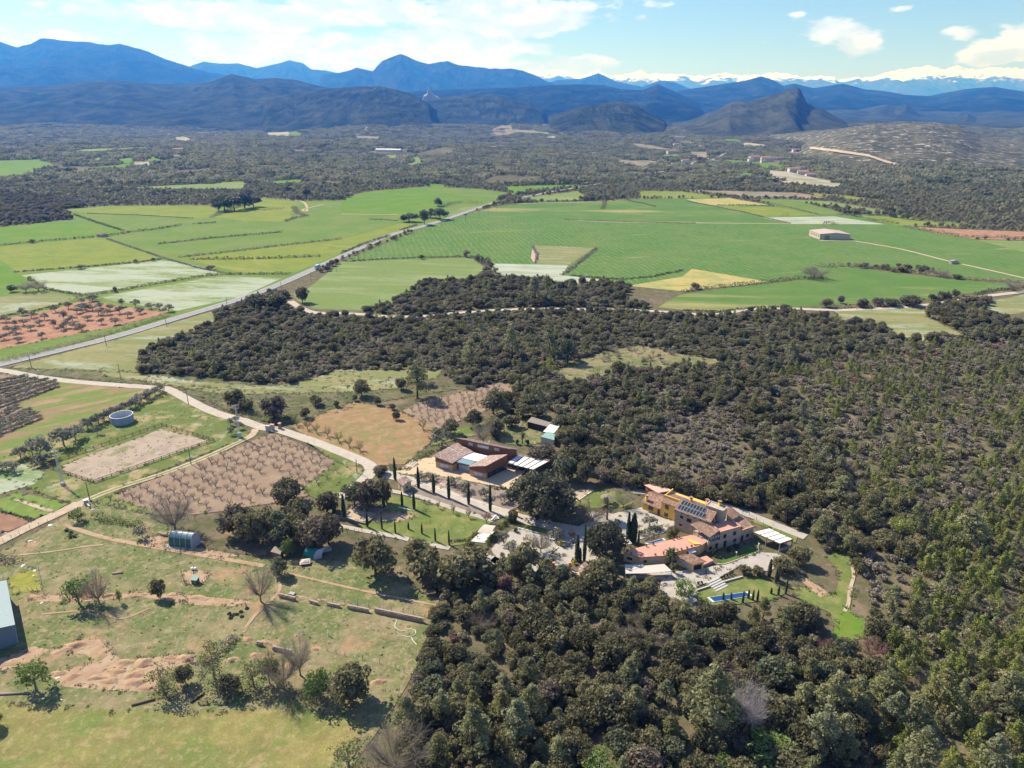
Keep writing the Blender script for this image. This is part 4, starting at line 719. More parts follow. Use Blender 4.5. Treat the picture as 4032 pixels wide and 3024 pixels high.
def chimney(org, p, z0, z1, mat, parent, w=.7, cap='m_tile'):
    mb = MB(org); mb.box((p[0], p[1], (z0 + z1) / 2), (w, w, z1 - z0), .3); o = mb.build('chimney', mat, parent)
    mb = MB(org); mb.box((p[0], p[1], z1 + .22), (w * .8, w * .8, .42), .3); mb.build('chimney_vent', 'm_dark', o)
    mb = MB(org); mb.box((p[0], p[1], z1 + .5), (w * 1.35, w * 1.35, .14), .3); mb.build('chimney_cap', cap, o)

# ------------------------------------------------------------------ modern butterfly-roofed house
fm = Frame(P3('F', 598, 665), -26.8); O = fm(10, 6)
mh = empty('modern_house', O, 0, 'low modern house with two inward-sloping tiled roofs and wood-clad walls', 'house')
def wall_poly(plan, ztops, z0, name, mat, parent, org):
    mb = MB(org); n = len(plan)
    vs = [(p.x, p.y, z0) for p in plan] + [(p.x, p.y, z) for p, z in zip(plan, ztops)]
    mb.add(vs, [[i, (i + 1) % n, n + (i + 1) % n, n + i] for i in range(n)] + [list(range(n, 2 * n))]); return mb.build(name, mat, parent)
def ring(x, k): return [q.lerp(sum(x, Vector()) / len(x), k) for q in x]
LW = [fm(0, 0), fm(7, 0), fm(9.6, 10.2), fm(2.2, 12)]; RW = [fm(14.2, 0), fm(20.5, 0), fm(23.6, 10.4), fm(16.6, 10)]
wall_poly(LW, [2.75] * 4, -.1, 'stone_wall', 'm_stone_warm', mh, O); wall_poly(RW, [2.75] * 4, -.1, 'stone_wall', 'm_stone_warm', mh, O)
def band(plan, tops, z0, name, org, parent, mat='m_clad', g=.04):
    c = sum(plan, Vector()) / len(plan); pl = [p + (p - c).normalized() * g for p in plan]
    return wall_poly(pl, tops, z0, name, mat, parent, org)
band(LW, [4.45, 3.40, 3.7, 4.75], 2.5, 'wood_cladding', O, mh); band(RW, [3.75, 5.45, 5.65, 3.85], 2.5, 'wood_cladding', O, mh)
roof_sheet(O, [fm(-.8, -.5, 4.75), fm(.6, 7.2, 4.95), fm(8.4, 6.0, 3.82), fm(7.3, -.4, 3.55)], 'tiled_roof', 'm_tile_pink', mh)
roof_sheet(O, [fm(.6, 7.4, 4.98), fm(1.9, 12.3, 5.05), fm(9.8, 10.4, 3.95), fm(8.45, 6.2, 3.85)], 'tiled_roof', 'm_tile_pink', mh)
roof_sheet(O, [fm(21, -.4, 5.72), fm(23.9, 10.6, 5.95), fm(16.5, 10.2, 4.05), fm(13.9, -.5, 3.9)], 'tiled_roof', 'm_tile_pink', mh)
mb = MB(O); mb.beam(fm(.6, 7.3, 5.07), fm(8.4, 6.1, 3.93), .28, .1); mb.build('roof_ridge_strip', 'm_canvas', mh)
CT = [fm(6.8, 2.2), fm(14.4, 2.2), fm(16.8, 10.2), fm(9.0, 10.2)]
wall_poly(CT, [3.25] * 4, -.1, 'stone_wall', 'm_stone_warm', mh, O)
mb = MB(O); mb.slab([fm(8.2, 4.6, 3.72), fm(14.9, 4.6, 3.72), fm(16.5, 10.1, 3.72), fm(9.6, 10.2, 3.72)], .18); mb.build('white_flat_roof', 'm_white', mh)
for k in range(6):
    a0, a1 = 7.6 + k * 1.0, 7.6 + (k + 1) * 1.0 - .08
    mb = MB(O); mb.slab([fm(a0, 1.6, 3.38), fm(a1, 1.6, 3.38), fm(a1 + .55, 4.5, 3.58), fm(a0 + .55, 4.5, 3.58)], .06); mb.build('glass_roof_pane', 'm_glassroof', mh)
mb = MB(O); mb.beam(fm(7.2, 1.55, 3.2), fm(14, 1.55, 3.2), .14, .3); mb.build('eave_beam', 'm_clad', mh)
opening(O, fm(0, 0), fm(7, 0), 1.5, .55, 4.2, 1.85, 'window', mh, 'm_shutter', 'm_winpale', bars=1)
opening(O, fm(14.2, 0), fm(20.5, 0), 1.4, .75, 3.9, 1.7, 'window', mh, 'm_shutter', 'm_winpale', bars=1)
opening(O, fm(6.8, 2.2), fm(14.4, 2.2), .5, .02, .9, 2.3, 'door', mh, 'm_shutter', 'm_shutter', sub='door_leaf')
opening(O, fm(6.8, 2.2), fm(14.4, 2.2), 1.6, .02, 5.6, 2.4, 'glazed_door', mh, 'm_shutter', 'm_winpale', bars=4)
for k in range(4): opening(O, RW[1], RW[2], .9 + k * 2.3, .3, 2.2, 2.1, 'window', mh, 'm_dark', 'm_glass', bars=1)
BK = [fm(2, 12.25), fm(22.6, 13.0), fm(24.5, 16.3), fm(3.9, 15.7)]
wall_poly(BK, [6.9, 6.9, 5.45, 5.45], -.1, 'back_block_wall', 'm_clad', mh, O)
roof_sheet(O, [fm(4.0, 16.4, 5.45), fm(25.1, 16.8, 5.45), fm(22.9, 12.5, 7.12), fm(1.4, 11.7, 7.12)], 'tiled_roof', 'm_tile_pink', mh)
for s, w_, b_ in ((4.6, 1.7, 1), (8.3, 4.6, 3), (15.2, 2.0, 2)): opening(O, BK[0], BK[1], s, 5.0, w_, 1.15, 'window', mh, 'm_steel', 'm_winpale', bars=b_)
mb = MB(O); p = fm(14.5, 14.0, 6.5); mb.tube(p, p + Vector((0, 0, .9)), .12); mb.lathe(p + Vector((0, 0, .9)), [(.34, 0), (.30, .2), (.05, .4)], 10); mb.build('roof_vent', 'm_alu', mh)
# carport
cp = empty('carport', fm(29, 13), 0, 'flat carport with white roof panels between brown rafters beside the modern house', 'carport')
O = fm(29, 13)
for k in range(5):
    f0, f1 = k / 5 + .022, (k + 1) / 5 - .022
    q = [fm(23.9, 9.4, 3.0).lerp(fm(34.6, 9.4, 3.0), f0), fm(23.9, 9.4, 3.0).lerp(fm(34.6, 9.4, 3.0), f1), fm(24.8, 16.4, 3.25).lerp(fm(37, 16.9, 3.25), f1), fm(24.8, 16.4, 3.25).lerp(fm(37, 16.9, 3.25), f0)]
    mb = MB(O); mb.slab(q, .08); mb.build('roof_panel', 'm_white', cp)
for k in range(6):
    a, b = fm(23.9, 9.2, 2.94).lerp(fm(34.6, 9.2, 2.94), k / 5), fm(24.8, 16.6, 3.19).lerp(fm(37, 17.1, 3.19), k / 5)
    mb = MB(O); mb.beam(a, b, .2, .26); mb.build('rafter', 'm_wood', cp)
    for q in (a, b):
        if k % 2 == 0 or k == 5: mb = MB(O); mb.box((q.x, q.y, 1.4), (.18, .18, 2.8)); mb.build('post', 'm_wood', cp)
roof_sheet(O, [fm(24.8, 16.5, 3.3), fm(37.1, 17.0, 3.3), fm(37.2, 17.9, 3.5), fm(24.9, 17.4, 3.5)], 'tile_coping', 'm_tile', cp)

# ------------------------------------------------------------------ cars
def make_car(name, p, rz, paint, label, L=4.3, W=1.8, Hh=1.5, group=None):
    t = empty(name, p, rz, label, 'car', group)
    def prof(xz, y0, y1, taper, nm, mt, par):
        mb = MB(); n = len(xz); vs = [(x, y0 + (taper if z > .9 else 0), z) for x, z in xz] + [(x, y1 - (taper if z > .9 else 0), z) for x, z in xz]
        mb.add(vs, [list(range(n - 1, -1, -1)), list(range(n, 2 * n))] + [[i, (i + 1) % n, n + (i + 1) % n, n + i] for i in range(n)]); return mb.build(nm, mt, par)
    h = L / 2
    body = prof([(-h, .35), (h, .35), (h, .7), (h - .15, .82), (h * .45, .95), (-h + .05, .95), (-h, .75)], -W / 2, W / 2, .03, 'body', paint, t)
    prof([(h * .45, .95), (h * .15, Hh - .06), (-h * .6, Hh - .04), (-h + .1, .95)], -W / 2 + .05, W / 2 - .05, .12, 'windows', 'm_glass', t)
    prof([(h * .13, Hh - .06), (h * .05, Hh), (-h * .55, Hh), (-h * .62, Hh - .05)], -W / 2 + .18, W / 2 - .18, 0, 'roof', paint, t)
    for sx in (-.62, .62):
        for sy in (-1, 1):
            mb = MB(); mb.tube((sx * h, sy * (W / 2 - .1), .33), (sx * h, sy * (W / 2 + .02), .33), .33, n=12); wl = mb.build('wheel', 'm_tyre', t)
            mb = MB(); mb.tube((sx * h, sy * (W / 2 - .02), .33), (sx * h, sy * (W / 2 + .035), .33), .19, n=10); mb.build('rim', 'm_steel', wl)
    for sy in (-.6, .6):
        mb = MB(); mb.box((h - .02, sy, .68), (.1, .35, .14)); mb.build('headlight', 'm_winpale', t)
        mb = MB(); mb.box((-h + .02, sy, .75), (.1, .3, .14)); mb.build('taillight', 'm_pot', t)
    return t
make_car('parked_car', fm(27.2, 12.2), math.radians(150), 'm_carblack', 'black car parked in the shade under the carport')
# truck on the road
tp = P3('A', 2060, 592); tp2 = P3('A', 2212, 512); ta = math.atan2(tp2.y - tp.y, tp2.x - tp.x)
tr = empty('box_truck', tp + Vector((0, 0, .25)), ta, 'pale grey box truck driving along the main road', 'truck')
mb = MB(); mb.box((-.9, 0, 2.2), (5.6, 2.4, 2.7)); mb.build('cargo_box', 'm_truckgrey', tr)
mb = MB(); mb.add([(2.0, -1.1, .6), (4.0, -1.1, .6), (4.0, -1.1, 1.7), (3.5, -1.1, 2.7), (2.0, -1.1, 2.8), (2.0, 1.1, .6), (4.0, 1.1, .6), (4.0, 1.1, 1.7), (3.5, 1.1, 2.7), (2.0, 1.1, 2.8)], [[4, 3, 2, 1, 0], [5, 6, 7, 8, 9], [0, 1, 6, 5], [1, 2, 7, 6], [2, 3, 8, 7], [3, 4, 9, 8], [4, 0, 5, 9]])
cb = mb.build('cab', 'm_white', tr)
mb = MB(); mb.add([(4.01, -1.0, 1.72), (4.01, 1.0, 1.72), (3.56, 1.0, 2.6), (3.56, -1.0, 2.6)], [[0, 1, 2, 3]]); mb.build('windscreen', 'm_glass', cb)
mb = MB(); mb.box((.2, 0, .72), (7.2, .9, .25)); mb.build('chassis', 'm_dark', tr)
for sx in (-2.4, 3.0):
    for sy in (-1, 1):
        mb = MB(); mb.tube((sx, sy * .8, .5), (sx, sy * 1.12, .5), .5, n=12); wl = mb.build('wheel', 'm_tyre', tr)
        mb = MB(); mb.tube((sx, sy * 1.1, .5), (sx, sy * 1.14, .5), .25, n=10); mb.build('rim', 'm_steel', wl)
make_car('distant_car', P3('B', 805, 243) + Vector((0, 0, .25)), ta - .35, 'm_carblack', 'dark car on the road beyond the clump of pines')

# ------------------------------------------------------------------ the old farmhouse
LO = P3('G', 1300, 832); fl = Frame(LO, 24.0); fs = Frame(P3('P', 860, 740), -39.0); O = fl(2, 6)
fh = empty('farmhouse', O, 0, 'rambling yellow and stone farmhouse with tiled roofs and terracotta terrace', 'farmhouse')
# stone main block with solar roof
SM = [fs(0, 0), fs(11.2, 0), fs(11.2, 7.2), fs(0, 7.2)]
wall_poly(SM, [6.85, 6.85, 6.85, 6.85], -.1, 'stone_wall', 'm_stone', fh, O)
mb = MB(O); mb.add([fs(11.18, .05, 6.8), fs(11.18, 7.15, 6.8), fs(11.18, 3.5, 8.35), fs(.02, .05, 6.8), fs(.02, 7.15, 6.8), fs(.02, 3.5, 8.35)], [[0, 1, 2], [3, 5, 4], [0, 2, 5, 3], [1, 4, 5, 2]]); mb.build('gable', 'm_stone', fh)
sr = roof_sheet(O, [fs(-.35, -.45, 6.82), fs(11.6, -.45, 6.82), fs(11.6, 3.5, 8.55), fs(-.35, 3.5, 8.55)], 'tiled_roof', 'm_tile', fh)
roof_sheet(O, [fs(-.35, 7.5, 6.85), fs(11.6, 7.5, 6.85), fs(11.6, 3.55, 8.55), fs(-.35, 3.55, 8.55)], 'tiled_roof', 'm_tile', fh)
def on_roof(a, b, dz): return fs(a, b, 6.82 + (b + .45) * (8.55 - 6.82) / 3.95 + dz)
for row, (b0, b1, n, a0) in enumerate([(.02, 1.58, 9, .45), (1.78, 3.34, 8, .55)]):
    for k in range(n):
        x0 = a0 + k * 0.985; x1 = x0 + .93
        mb = MB(O); mb.slab([on_roof(x0, b0, .2), on_roof(x1, b0, .2), on_roof(x1, b1, .2), on_roof(x0, b1, .2)], .05); pn = mb.build('solar_panel', 'm_alu', sr)
        mb = MB(O); mb.slab([on_roof(x0 + .035, b0 + .035, .208), on_roof(x1 - .035, b0 + .035, .208), on_roof(x1 - .035, b1 - .035, .208), on_roof(x0 + .035, b1 - .035, .208)], .01)
        me = mb.mesh('solar_cell'); co = link('solar_cell', me, 'm_solar', fh); co.parent = sr; pn.parent = sr
for s, z, w_, h_ in ((1.6, 4.35, 1.1, 1.0), (3.9, 4.1, 1.5, 1.2), (1.6, 1.6, .9, .9), (2.0, 6.0, .35, .5), (4.0, 6.0, .35, .5), (6.0, 6.0, .35, .5), (8.0, 6.0, .35, .5), (10.0, 6.0, .35, .5)):
    opening(O, SM[0], SM[1], s, z, w_, h_, 'window', fh, 'm_shutter', 'm_glass', sill='m_coping' if w_ > .8 else None)
opening(O, SM[1], SM[2], 1.3, 5.7, 1.2, .9, 'window', fh, 'm_shutter', 'm_glass'); opening(O, SM[1], SM[2], 3.6, 5.55, .9, 1.9, 'door', fh, 'm_shutter', 'm_shutter', sub='door_leaf')
# stone tower block behind
TW = [fs(7.6, 4.4), fs(13.0, 4.4), fs(13.0, 7.4), fs(7.6, 7.4)]
wall_poly(TW, [9.0] * 4, 5.0, 'tower_wall', 'm_stone', fh, O)
for i in range(4):
    a, b = TW[i], TW[(i + 1) % 4]; mb = MB(O); mb.beam(Vector((a.x, a.y, 9.12)), Vector((b.x, b.y, 9.12)), .42, .2); mb.build('parapet', 'm_stone', fh)
# yellow two-storey block and annex
YT = [fs(-6.6, 3.7), fs(.2, 3.7), fs(.2, 11.4), fs(-6.6, 11.4)]
wall_poly(YT, [5.5] * 4, -.1, 'yellow_wall', 'm_yellow', fh, O)
roof_sheet(O, [fs(-6.8, 3.3, 5.52), fs(.3, 3.3, 5.52), fs(.3, 5.4, 6.1), fs(-6.8, 5.4, 6.1)], 'tiled_roof', 'm_tile', fh)
mb = MB(O); mb.prism([fs(-6.85, 5.42), fs(.3, 5.42), fs(.3, 5.75), fs(-6.85, 5.75)], 5.0, 6.95); mb.build('parapet', 'm_yellow', fh)
mb = MB(O); mb.prism([fs(-6.85, 5.77), fs(-6.55, 5.77), fs(-6.55, 11.4), fs(-6.85, 11.4)], 5.0, lambda p: 6.6); mb.build('parapet', 'm_yellow', fh)
BKR = [fs(.2, 7.3), fs(9.5, 7.3), fs(9.5, 12.2), fs(.2, 12.2)]
wall_poly(BKR, [5.4] * 4, -.1, 'yellow_wall', 'm_yellow', fh, O)
roof_sheet(O, [fs(-6.5, 12.6, 4.9), fs(10, 12.6, 4.9), fs(10, 5.8, 6.6), fs(-6.5, 5.8, 6.6)], 'tiled_roof', 'm_tile', fh)
for s, z, w_, h_, sb in ((1.3, 3.35, 1.25, 1.45, 1), (4.7, 3.35, 1.25, 1.45, 1), (1.3, .75, 1.3, 1.2, 1)):
    opening(O, YT[0], YT[1], s, z, w_, h_, 'window', fh, 'm_shutter', 'm_glass', bars=1, sill='m_coping')
AN = [fs(-13, 3.8), fs(-6.62, 3.8), fs(-6.62, 11), fs(-13, 11)]
wall_poly(AN, [2.75] * 4, -.1, 'yellow_wall', 'm_yellow', fh, O)
roof_sheet(O, [fs(-13.5, 3.2, 2.78), fs(-6.64, 3.2, 2.78), fs(-6.64, 8.2, 4.5), fs(-13.5, 8.2, 4.5)], 'tiled_roof', 'm_tile', fh)
roof_sheet(O, [fs(-13.5, 11.5, 3.2), fs(-6.64, 11.5, 3.2), fs(-6.64, 8.25, 4.5), fs(-13.5, 8.25, 4.5)], 'tiled_roof', 'm_tile', fh)
mb = MB(O); mb.add([fs(-12.98, 3.9, 2.7), fs(-12.98, 10.9, 2.7), fs(-12.98, 10.9, 3.1), fs(-12.98, 8.2, 4.3), fs(-12.6, 3.9, 2.7), fs(-12.6, 10.9, 2.7), fs(-12.6, 10.9, 3.1), fs(-12.6, 8.2, 4.3)], [[0, 1, 2, 3], [7, 6, 5, 4], [0, 3, 7, 4], [3, 2, 6, 7]]); mb.build('gable', 'm_yellow', fh)
opening(O, AN[0], AN[1], 2.0, .9, 1.7, 1.3, 'window', fh, 'm_shutter', 'm_glass', bars=1); opening(O, AN[0], AN[1], 5.2, .02, .95, 2.1, 'door', fh, 'm_shutter', 'm_shutter', sub='door_leaf')
chimney(O, fs(-12.3, 4.6), 2.8, 4.6, 'm_yellow', fh, .75); chimney(O, fs(1.6, 6.9), 5.8, 8.0, 'm_yellow', fh, .8); chimney(O, fs(6.6, 7.7), 5.8, 8.6, 'm_yellow', fh, .85); chimney(O, fs(10.8, 7.0), 8.0, 9.9, 'm_yellow', fh, .8)
# rear right roof
q = [P3('P', 1660, 630, 5.6), P3('P', 1840, 540, 5.6), P3('P', 1690, 425, 7.0), P3('P', 1600, 470, 7.0)]
c4 = [Vector((v.x, v.y, 0)) for v in q]; ctr = sum(c4, Vector()) / 4
wall_poly([v.lerp(ctr, .08) for v in (c4[0], c4[1], c4[2], c4[3])], [5.4, 5.4, 6.8, 6.8], -.1, 'stone_wall', 'm_stone', fh, O); roof_sheet(O, q, 'tiled_roof', 'm_tile', fh)
# stone wing along the garden
S1 = [fl(0, .3), fl(11.6, .3), fl(11.6, 4.8), fl(0, 7.5)]
wall_poly(S1, [3.3, 5.35, 5.35, 5.2], -.1, 'stone_wall', 'm_stone', fh, O) if False else None
wall_poly([fl(0, .3), fl(4.1, .3), fl(4.1, 7.2), fl(0, 7.2)], [3.2] * 4, -.1, 'stone_wall', 'm_stone', fh, O)
wall_poly([fl(4.1, .28), fl(11.6, .28), fl(11.6, 5.2), fl(4.1, 5.2)], [5.2] * 4, -.1, 'stone_wall', 'm_stone', fh, O)
mb = MB(O); mb.prism([fl(4.4, .6), fl(11.3, .6), fl(11.3, 5.0), fl(4.4, 5.0)], 5.1, 5.24); mb.build('roof_terrace_floor', 'm_terracotta', fh)
for a, b in (((4.1, .4), (11.6, .4)), ((4.2, .6), (4.2, 5.0)), ((11.5, .6), (11.5, 5.0))):
    mb = MB(O); mb.beam(fl(*a, 5.5), fl(*b, 5.5), .26, .62); w_ = mb.build('parapet', 'm_stone', fh)
    mb = MB(O); mb.beam(fl(*a, 5.85), fl(*b, 5.85), .4, .1); mb.build('coping', 'm_coping', w_)
S2 = [fl(11.62, .5), fl(17.2, .9), fl(17.2, 6.0), fl(11.62, 5.2)]
wall_poly(S2, [3.7, 3.7, 4.6, 4.6], -.1, 'stone_wall', 'm_stone', fh, O)
roof_sheet(O, [fl(11.7, 1.0, 3.75), fl(16.9, 1.4, 3.75), fl(16.9, 5.9, 4.9), fl(11.7, 5.3, 4.9)], 'tiled_roof', 'm_tile', fh)
mb = MB(O); mb.beam(fl(11.65, .62, 3.85), fl(17.2, 1.02, 3.85), .35, .4); mb.build('coping', 'm_coping', fh)
for (a, b, lst) in ((fl(0, .3), fl(4.1, .3), ((.5, .5, 1.0, 1.2), (2.6, .05, 1.0, 2.1))), (fl(4.1, .28), fl(11.6, .28), ((1.2, 3.3, 1.1, 1.3), (4.8, 3.3, 1.1, 1.3), (1.6, .05, 1.0, 2.2), (5.2, .9, 1.0, 1.1))), (S2[0], S2[1], ((.7, .05, 1.0, 2.1), (2.8, .9, 1.1, 1.1)))):
    for s, z, w_, h_ in lst: opening(O, a, b, s, z, w_, h_, 'door' if z < .1 else 'window', fh, 'm_shutter', 'm_glass')
# glazed porch
roof_sheet(O, [fl(-.1, -.1, 5.25), fl(-.9, 8.0, 5.25), fl(2.0, 7.4, 6.0), fl(4.4, .9, 6.0)], 'porch_roof', 'm_tile', fh)
for a, b in ((.1, .35), (-.5, 4.2), (3.9, .4), (-.3, 7.3), (2.0, .38)):
    mb = MB(O); p = fl(a, b); mb.box((p.x, p.y, 4.2), (.24, .24, 2.1), .42); mb.build('porch_post', 'm_wood', fh)
for k in range(4): opening(O, fl(0, .34), fl(4.1, .34), .25 + k * .93, 4.0, .88, 1.15, 'window', fh, 'm_shutter', 'm_winpale')
# terrace wing
TR = [P3('P', x, y, 3.0) for x, y in ((125, 1082), (365, 1162), (720, 1137), (880, 1085), (1190, 1003), (1262, 985), (1345, 925), (1170, 845), (1110, 832), (470, 985), (215, 1050))]
TP = [Vector((p.x, p.y, 0)) for p in TR]; cc = sum(TP, Vector()) / len(TP)
TPi = [p + (cc - p).normalized() * .25 for p in TP]
wall_poly(TPi, [2.75] * len(TP), -.1, 'cream_wall', 'm_cream', fh, O)
mb = MB(O); mb.slab([Vector((p.x, p.y, 3.0)) for p in TP], .26); mb.build('terrace_floor', 'm_terracotta', fh)
for i in list(range(0, 5)):
    a, b = TR[i], TR[i + 1]; mb = MB(O); mb.beam(a + Vector((0, 0, .1)), b + Vector((0, 0, .1)), .3, .18); mb.build('coping', 'm_coping', fh)
for i, s, z, w_, h_, pn in ((0, .9, .9, 1.9, 1.1, 'm_glass'), (1, .9, .9, 1.1, 1.2, 'm_glass'), (1, 3.4, 1.0, 1.9, 1.1, 'm_winpale'), (4, .2, .05, 1.0, 2.1, 'm_winpale')):
    opening(O, TPi[i], TPi[i + 1], s, z, w_, h_, 'window' if z > .5 else 'door', fh, 'm_copingwhite', pn)
opening(O, TPi[3], TPi[4], 4.3, .05, 1.1, 2.1, 'door', fh, 'm_shutter', 'm_glass')
mb = MB(O); p = TPi[3].lerp(TPi[4], .75); mb.slab([p + Vector((-1.2, -.2, 2.5)), p + Vector((1.0, .7, 2.5)), p + Vector((1.6, -.8, 2.3)), p + Vector((-.6, -1.6, 2.3))], .08); mb.build('door_canopy', 'm_white', fh)
mb = MB(O); q = [P3('P', x, y, 3.0) for x, y in ((1070, 905), (1160, 950), (1240, 965), (1240, 990), (1150, 985), (1060, 930))]; mb.prism(q, 3.0, 3.5); mb.build('planter_wall', 'm_yellow', fh)
# barbecue house with tiled roof, part of the garden front
kq = [(-12.2, -.5, 2.75), (-10.2, -5.8, 2.75), (-6.2, -6.4, 2.75), (-7.6, -1.7, 2.75)]
kp = [fl(*q[:2]) for q in kq]; kc = sum(kp, Vector()) / 4; kpi = [p.lerp(kc, .12) for p in kp]
bb = empty('garden_kitchen', kc, 0, 'small cream garden kitchen with a tiled roof below the terrace', 'outbuilding')
wall_poly(kpi, [2.35] * 4, -.1, 'cream_wall', 'm_cream', bb, kc); roof_sheet(kc, [fl(-12.3, -.4, 2.5), fl(-10.2, -5.9, 2.5), fl(-6.0, -6.5, 2.85), fl(-7.5, -1.6, 2.85)], 'tiled_roof', 'm_tile', bb)
opening(kc, kpi[0], kpi[1], .6, .9, 1.3, 1.1, 'window', bb, 'm_copingwhite', 'm_winpale'); opening(kc, kpi[0], kpi[1], 2.6, .9, 1.3, 1.1, 'window', bb, 'm_copingwhite', 'm_winpale'); opening(kc, kpi[1], kpi[2], .4, .3, 2.6, 1.8, 'open_bay', bb, 'm_cream', 'm_dark', sub='bay_shade')
# raised terracotta landing beside it
ld = [fl(-5.9, -5.4), fl(-2.0, -4.8), fl(-2.4, -2.2), fl(-6.6, -2.2)]
lo_ = sum(ld, Vector()) / 4; la = empty('raised_landing', lo_, 0, 'raised terracotta landing with stone sides beside the garden kitchen', 'terrace')
mb = MB(lo_); mb.prism(ld, 0, .95); mb.build('retaining_wall', 'm_stone', la); mb = MB(lo_); mb.slab([Vector((p.x, p.y, 1.03)) for p in ld], .08); mb.build('paving', 'm_terracotta', la)
# sun-blind over the lower terrace
sa = [P3('P', 150, 1262, 2.3), P3('P', 410, 1265, 2.45), P3('P', 440, 1280, 2.3), P3('P', 720, 1255, 2.5), P3('P', 830, 1355, 2.2), P3('P', 500, 1390, 2.1), P3('P', 160, 1395, 2.1)]
so = sum(sa, Vector()) / 7; so.z = 0; se = empty('shade_sail', so, 0, 'long cream fabric sun awning below the terrace wing', 'awning')
mb = MB(so); mb.slab(sa, .04); mb.build('fabric', 'm_canvas', se)
for i in (0, 3, 4, 5, 6): mb = MB(so); mb.tube((sa[i].x, sa[i].y, 0), (sa[i].x, sa[i].y, sa[i].z), .06); mb.build('pole', 'm_steel', se)
# pink-roofed store
pk = [P3('P', x, y, 2.9) for x, y in ((430, 108), (630, 222), (835, 188), (640, 82))]
po = sum(pk, Vector()) / 4; po.z = 0; ps = empty('garden_store', po, 0, 'orange garden store with a pale pink roof behind the farmhouse', 'shed')
pp = [Vector((p.x, p.y, 0)).lerp(po, .1) for p in pk]; wall_poly(pp, [2.6, 2.6, 2.6, 2.6], -.1, 'wall', 'm_pot', ps, po); mb = MB(po); mb.slab(pk, .14); mb.build('roof', 'm_pinkroof', ps)
opening(po, pp[0], pp[1], 1.2, .1, 1.2, 2.0, 'door', ps, 'm_shutter', 'm_shutter', sub='door_leaf'); opening(po, pp[0], pp[1], 3.4, 1.0, 1.2, 1.0, 'window', ps, 'm_shutter', 'm_glass')
# white pergola pavilion
O = fl(20, -4); pv_ = empty('pavilion', O, 0, 'open garden pavilion with a white slatted roof beside the farmhouse', 'pavilion')
PA = [fl(16.2, -.3, 3.0), fl(21.8, -.6, 3.0), fl(24.2, -7.8, 2.8), fl(19.3, -8.0, 2.8)]
for k in range(4):
    f0, f1 = k / 4 + .02, (k + 1) / 4 - .02
    mb = MB(O); mb.slab([PA[0].lerp(PA[3], f0), PA[1].lerp(PA[2], f0), PA[1].lerp(PA[2], f1), PA[0].lerp(PA[3], f1)], .07); mb.build('roof_panel', 'm_white', pv_)
for k in range(5):
    a, b = PA[0].lerp(PA[3], k / 4), PA[1].lerp(PA[2], k / 4); mb = MB(O); mb.beam(a - Vector((0, 0, .1)), b - Vector((0, 0, .1)), .14, .2); mb.build('rafter', 'm_wood', pv_)
for p in PA + [PA[0].lerp(PA[3], .5), PA[1].lerp(PA[2], .5), PA[2].lerp(PA[3], .5)]: mb = MB(O); mb.box((p.x, p.y, 1.4), (.22, .22, 2.8)); mb.build('post', 'm_wood_grey', pv_)
mb = MB(O); mb.beam(PA[0] - Vector((0, 0, .2)), PA[3] - Vector((0, 0, .2)), .2, .28); mb.build('beam', 'm_wood', pv_); mb = MB(O); mb.beam(PA[3] - Vector((0, 0, .2)), PA[2] - Vector((0, 0, .2)), .2, .28); mb.build('beam', 'm_wood', pv_)
mb = MB(O); mb.prism([fl(19.2, -8.2), fl(24.4, -8.0), fl(24.3, -7.6), fl(19.3, -7.7)], 0, .75); mb.build('low_wall', 'm_stone', pv_)

# ------------------------------------------------------------------ pools and steps
def pool(view, pts, label, name='swimming_pool'):
    q = [P3(view, *p) for p in pts]; o = sum(q, Vector()) / len(q); t = empty(name, o, 0, label, 'pool')
    n = len(q); out = [p + (p - o).normalized() * .55 for p in q]
    for i in range(n):
        mb = MB(o); mb.slab([Vector((v.x, v.y, .30)) for v in (q[i], q[(i + 1) % n], out[(i + 1) % n], out[i])], .28); mb.build('coping', 'm_copingwhite', t)
    mb = MB(o); mb.poly([Vector((v.x, v.y, .24)) for v in q]); mb.build('water', 'm_pool', t)
    return t
pool('G', [(1310, 1228), (1355, 1265), (1672, 1216), (1628, 1182)], 'long narrow blue swimming pool on the lawn below the house')
pool('P', [(460, 962), (500, 975), (720, 925), (690, 900)], 'narrow blue plunge pool beside the terrace wing', 'plunge_pool')
st = P3('P', 1450, 1530); sx = (P3('P', 1500, 1480) - P3('P', 1330, 1560)); sx.z = 0; L_ = sx.length; sx.normalize(); sy = Vector((sx.y, -sx.x, 0)); st = P3('P', 1330, 1560)
gs = empty('garden_steps', st, 0, 'broad stone steps leading down to the pool lawn', 'steps')
for k in range(5):
    mb = MB(st); p = st + sy * (k * .75); mb.prism([p, p + sx * L_, p + sx * L_ + sy * .62, p + sy * .62], 0, .9 - k * .16); mb.build('step', 'm_concrete', gs)
s2 = P3('F', 280, 640); g2 = empty('garden_steps', s2, 0, 'flight of log-edged steps up the slope beside the modern house', 'steps')
e0, e1 = P3('F', 285, 640), P3('F', 405, 655); f0, f1 = P3('F', 330, 600), P3('F', 410, 625)
for k in range(5):
    a, b = e0.lerp(P3('F', 345, 590), k / 5), P3('F', 350, 670).lerp(P3('F', 415, 625), k / 5); mb = MB(s2); mb.beam(a + Vector((0, 0, .1 + .1 * k)), b + Vector((0, 0, .1 + .1 * k)), .5, .25); mb.build('step', 'm_cloth', g2)

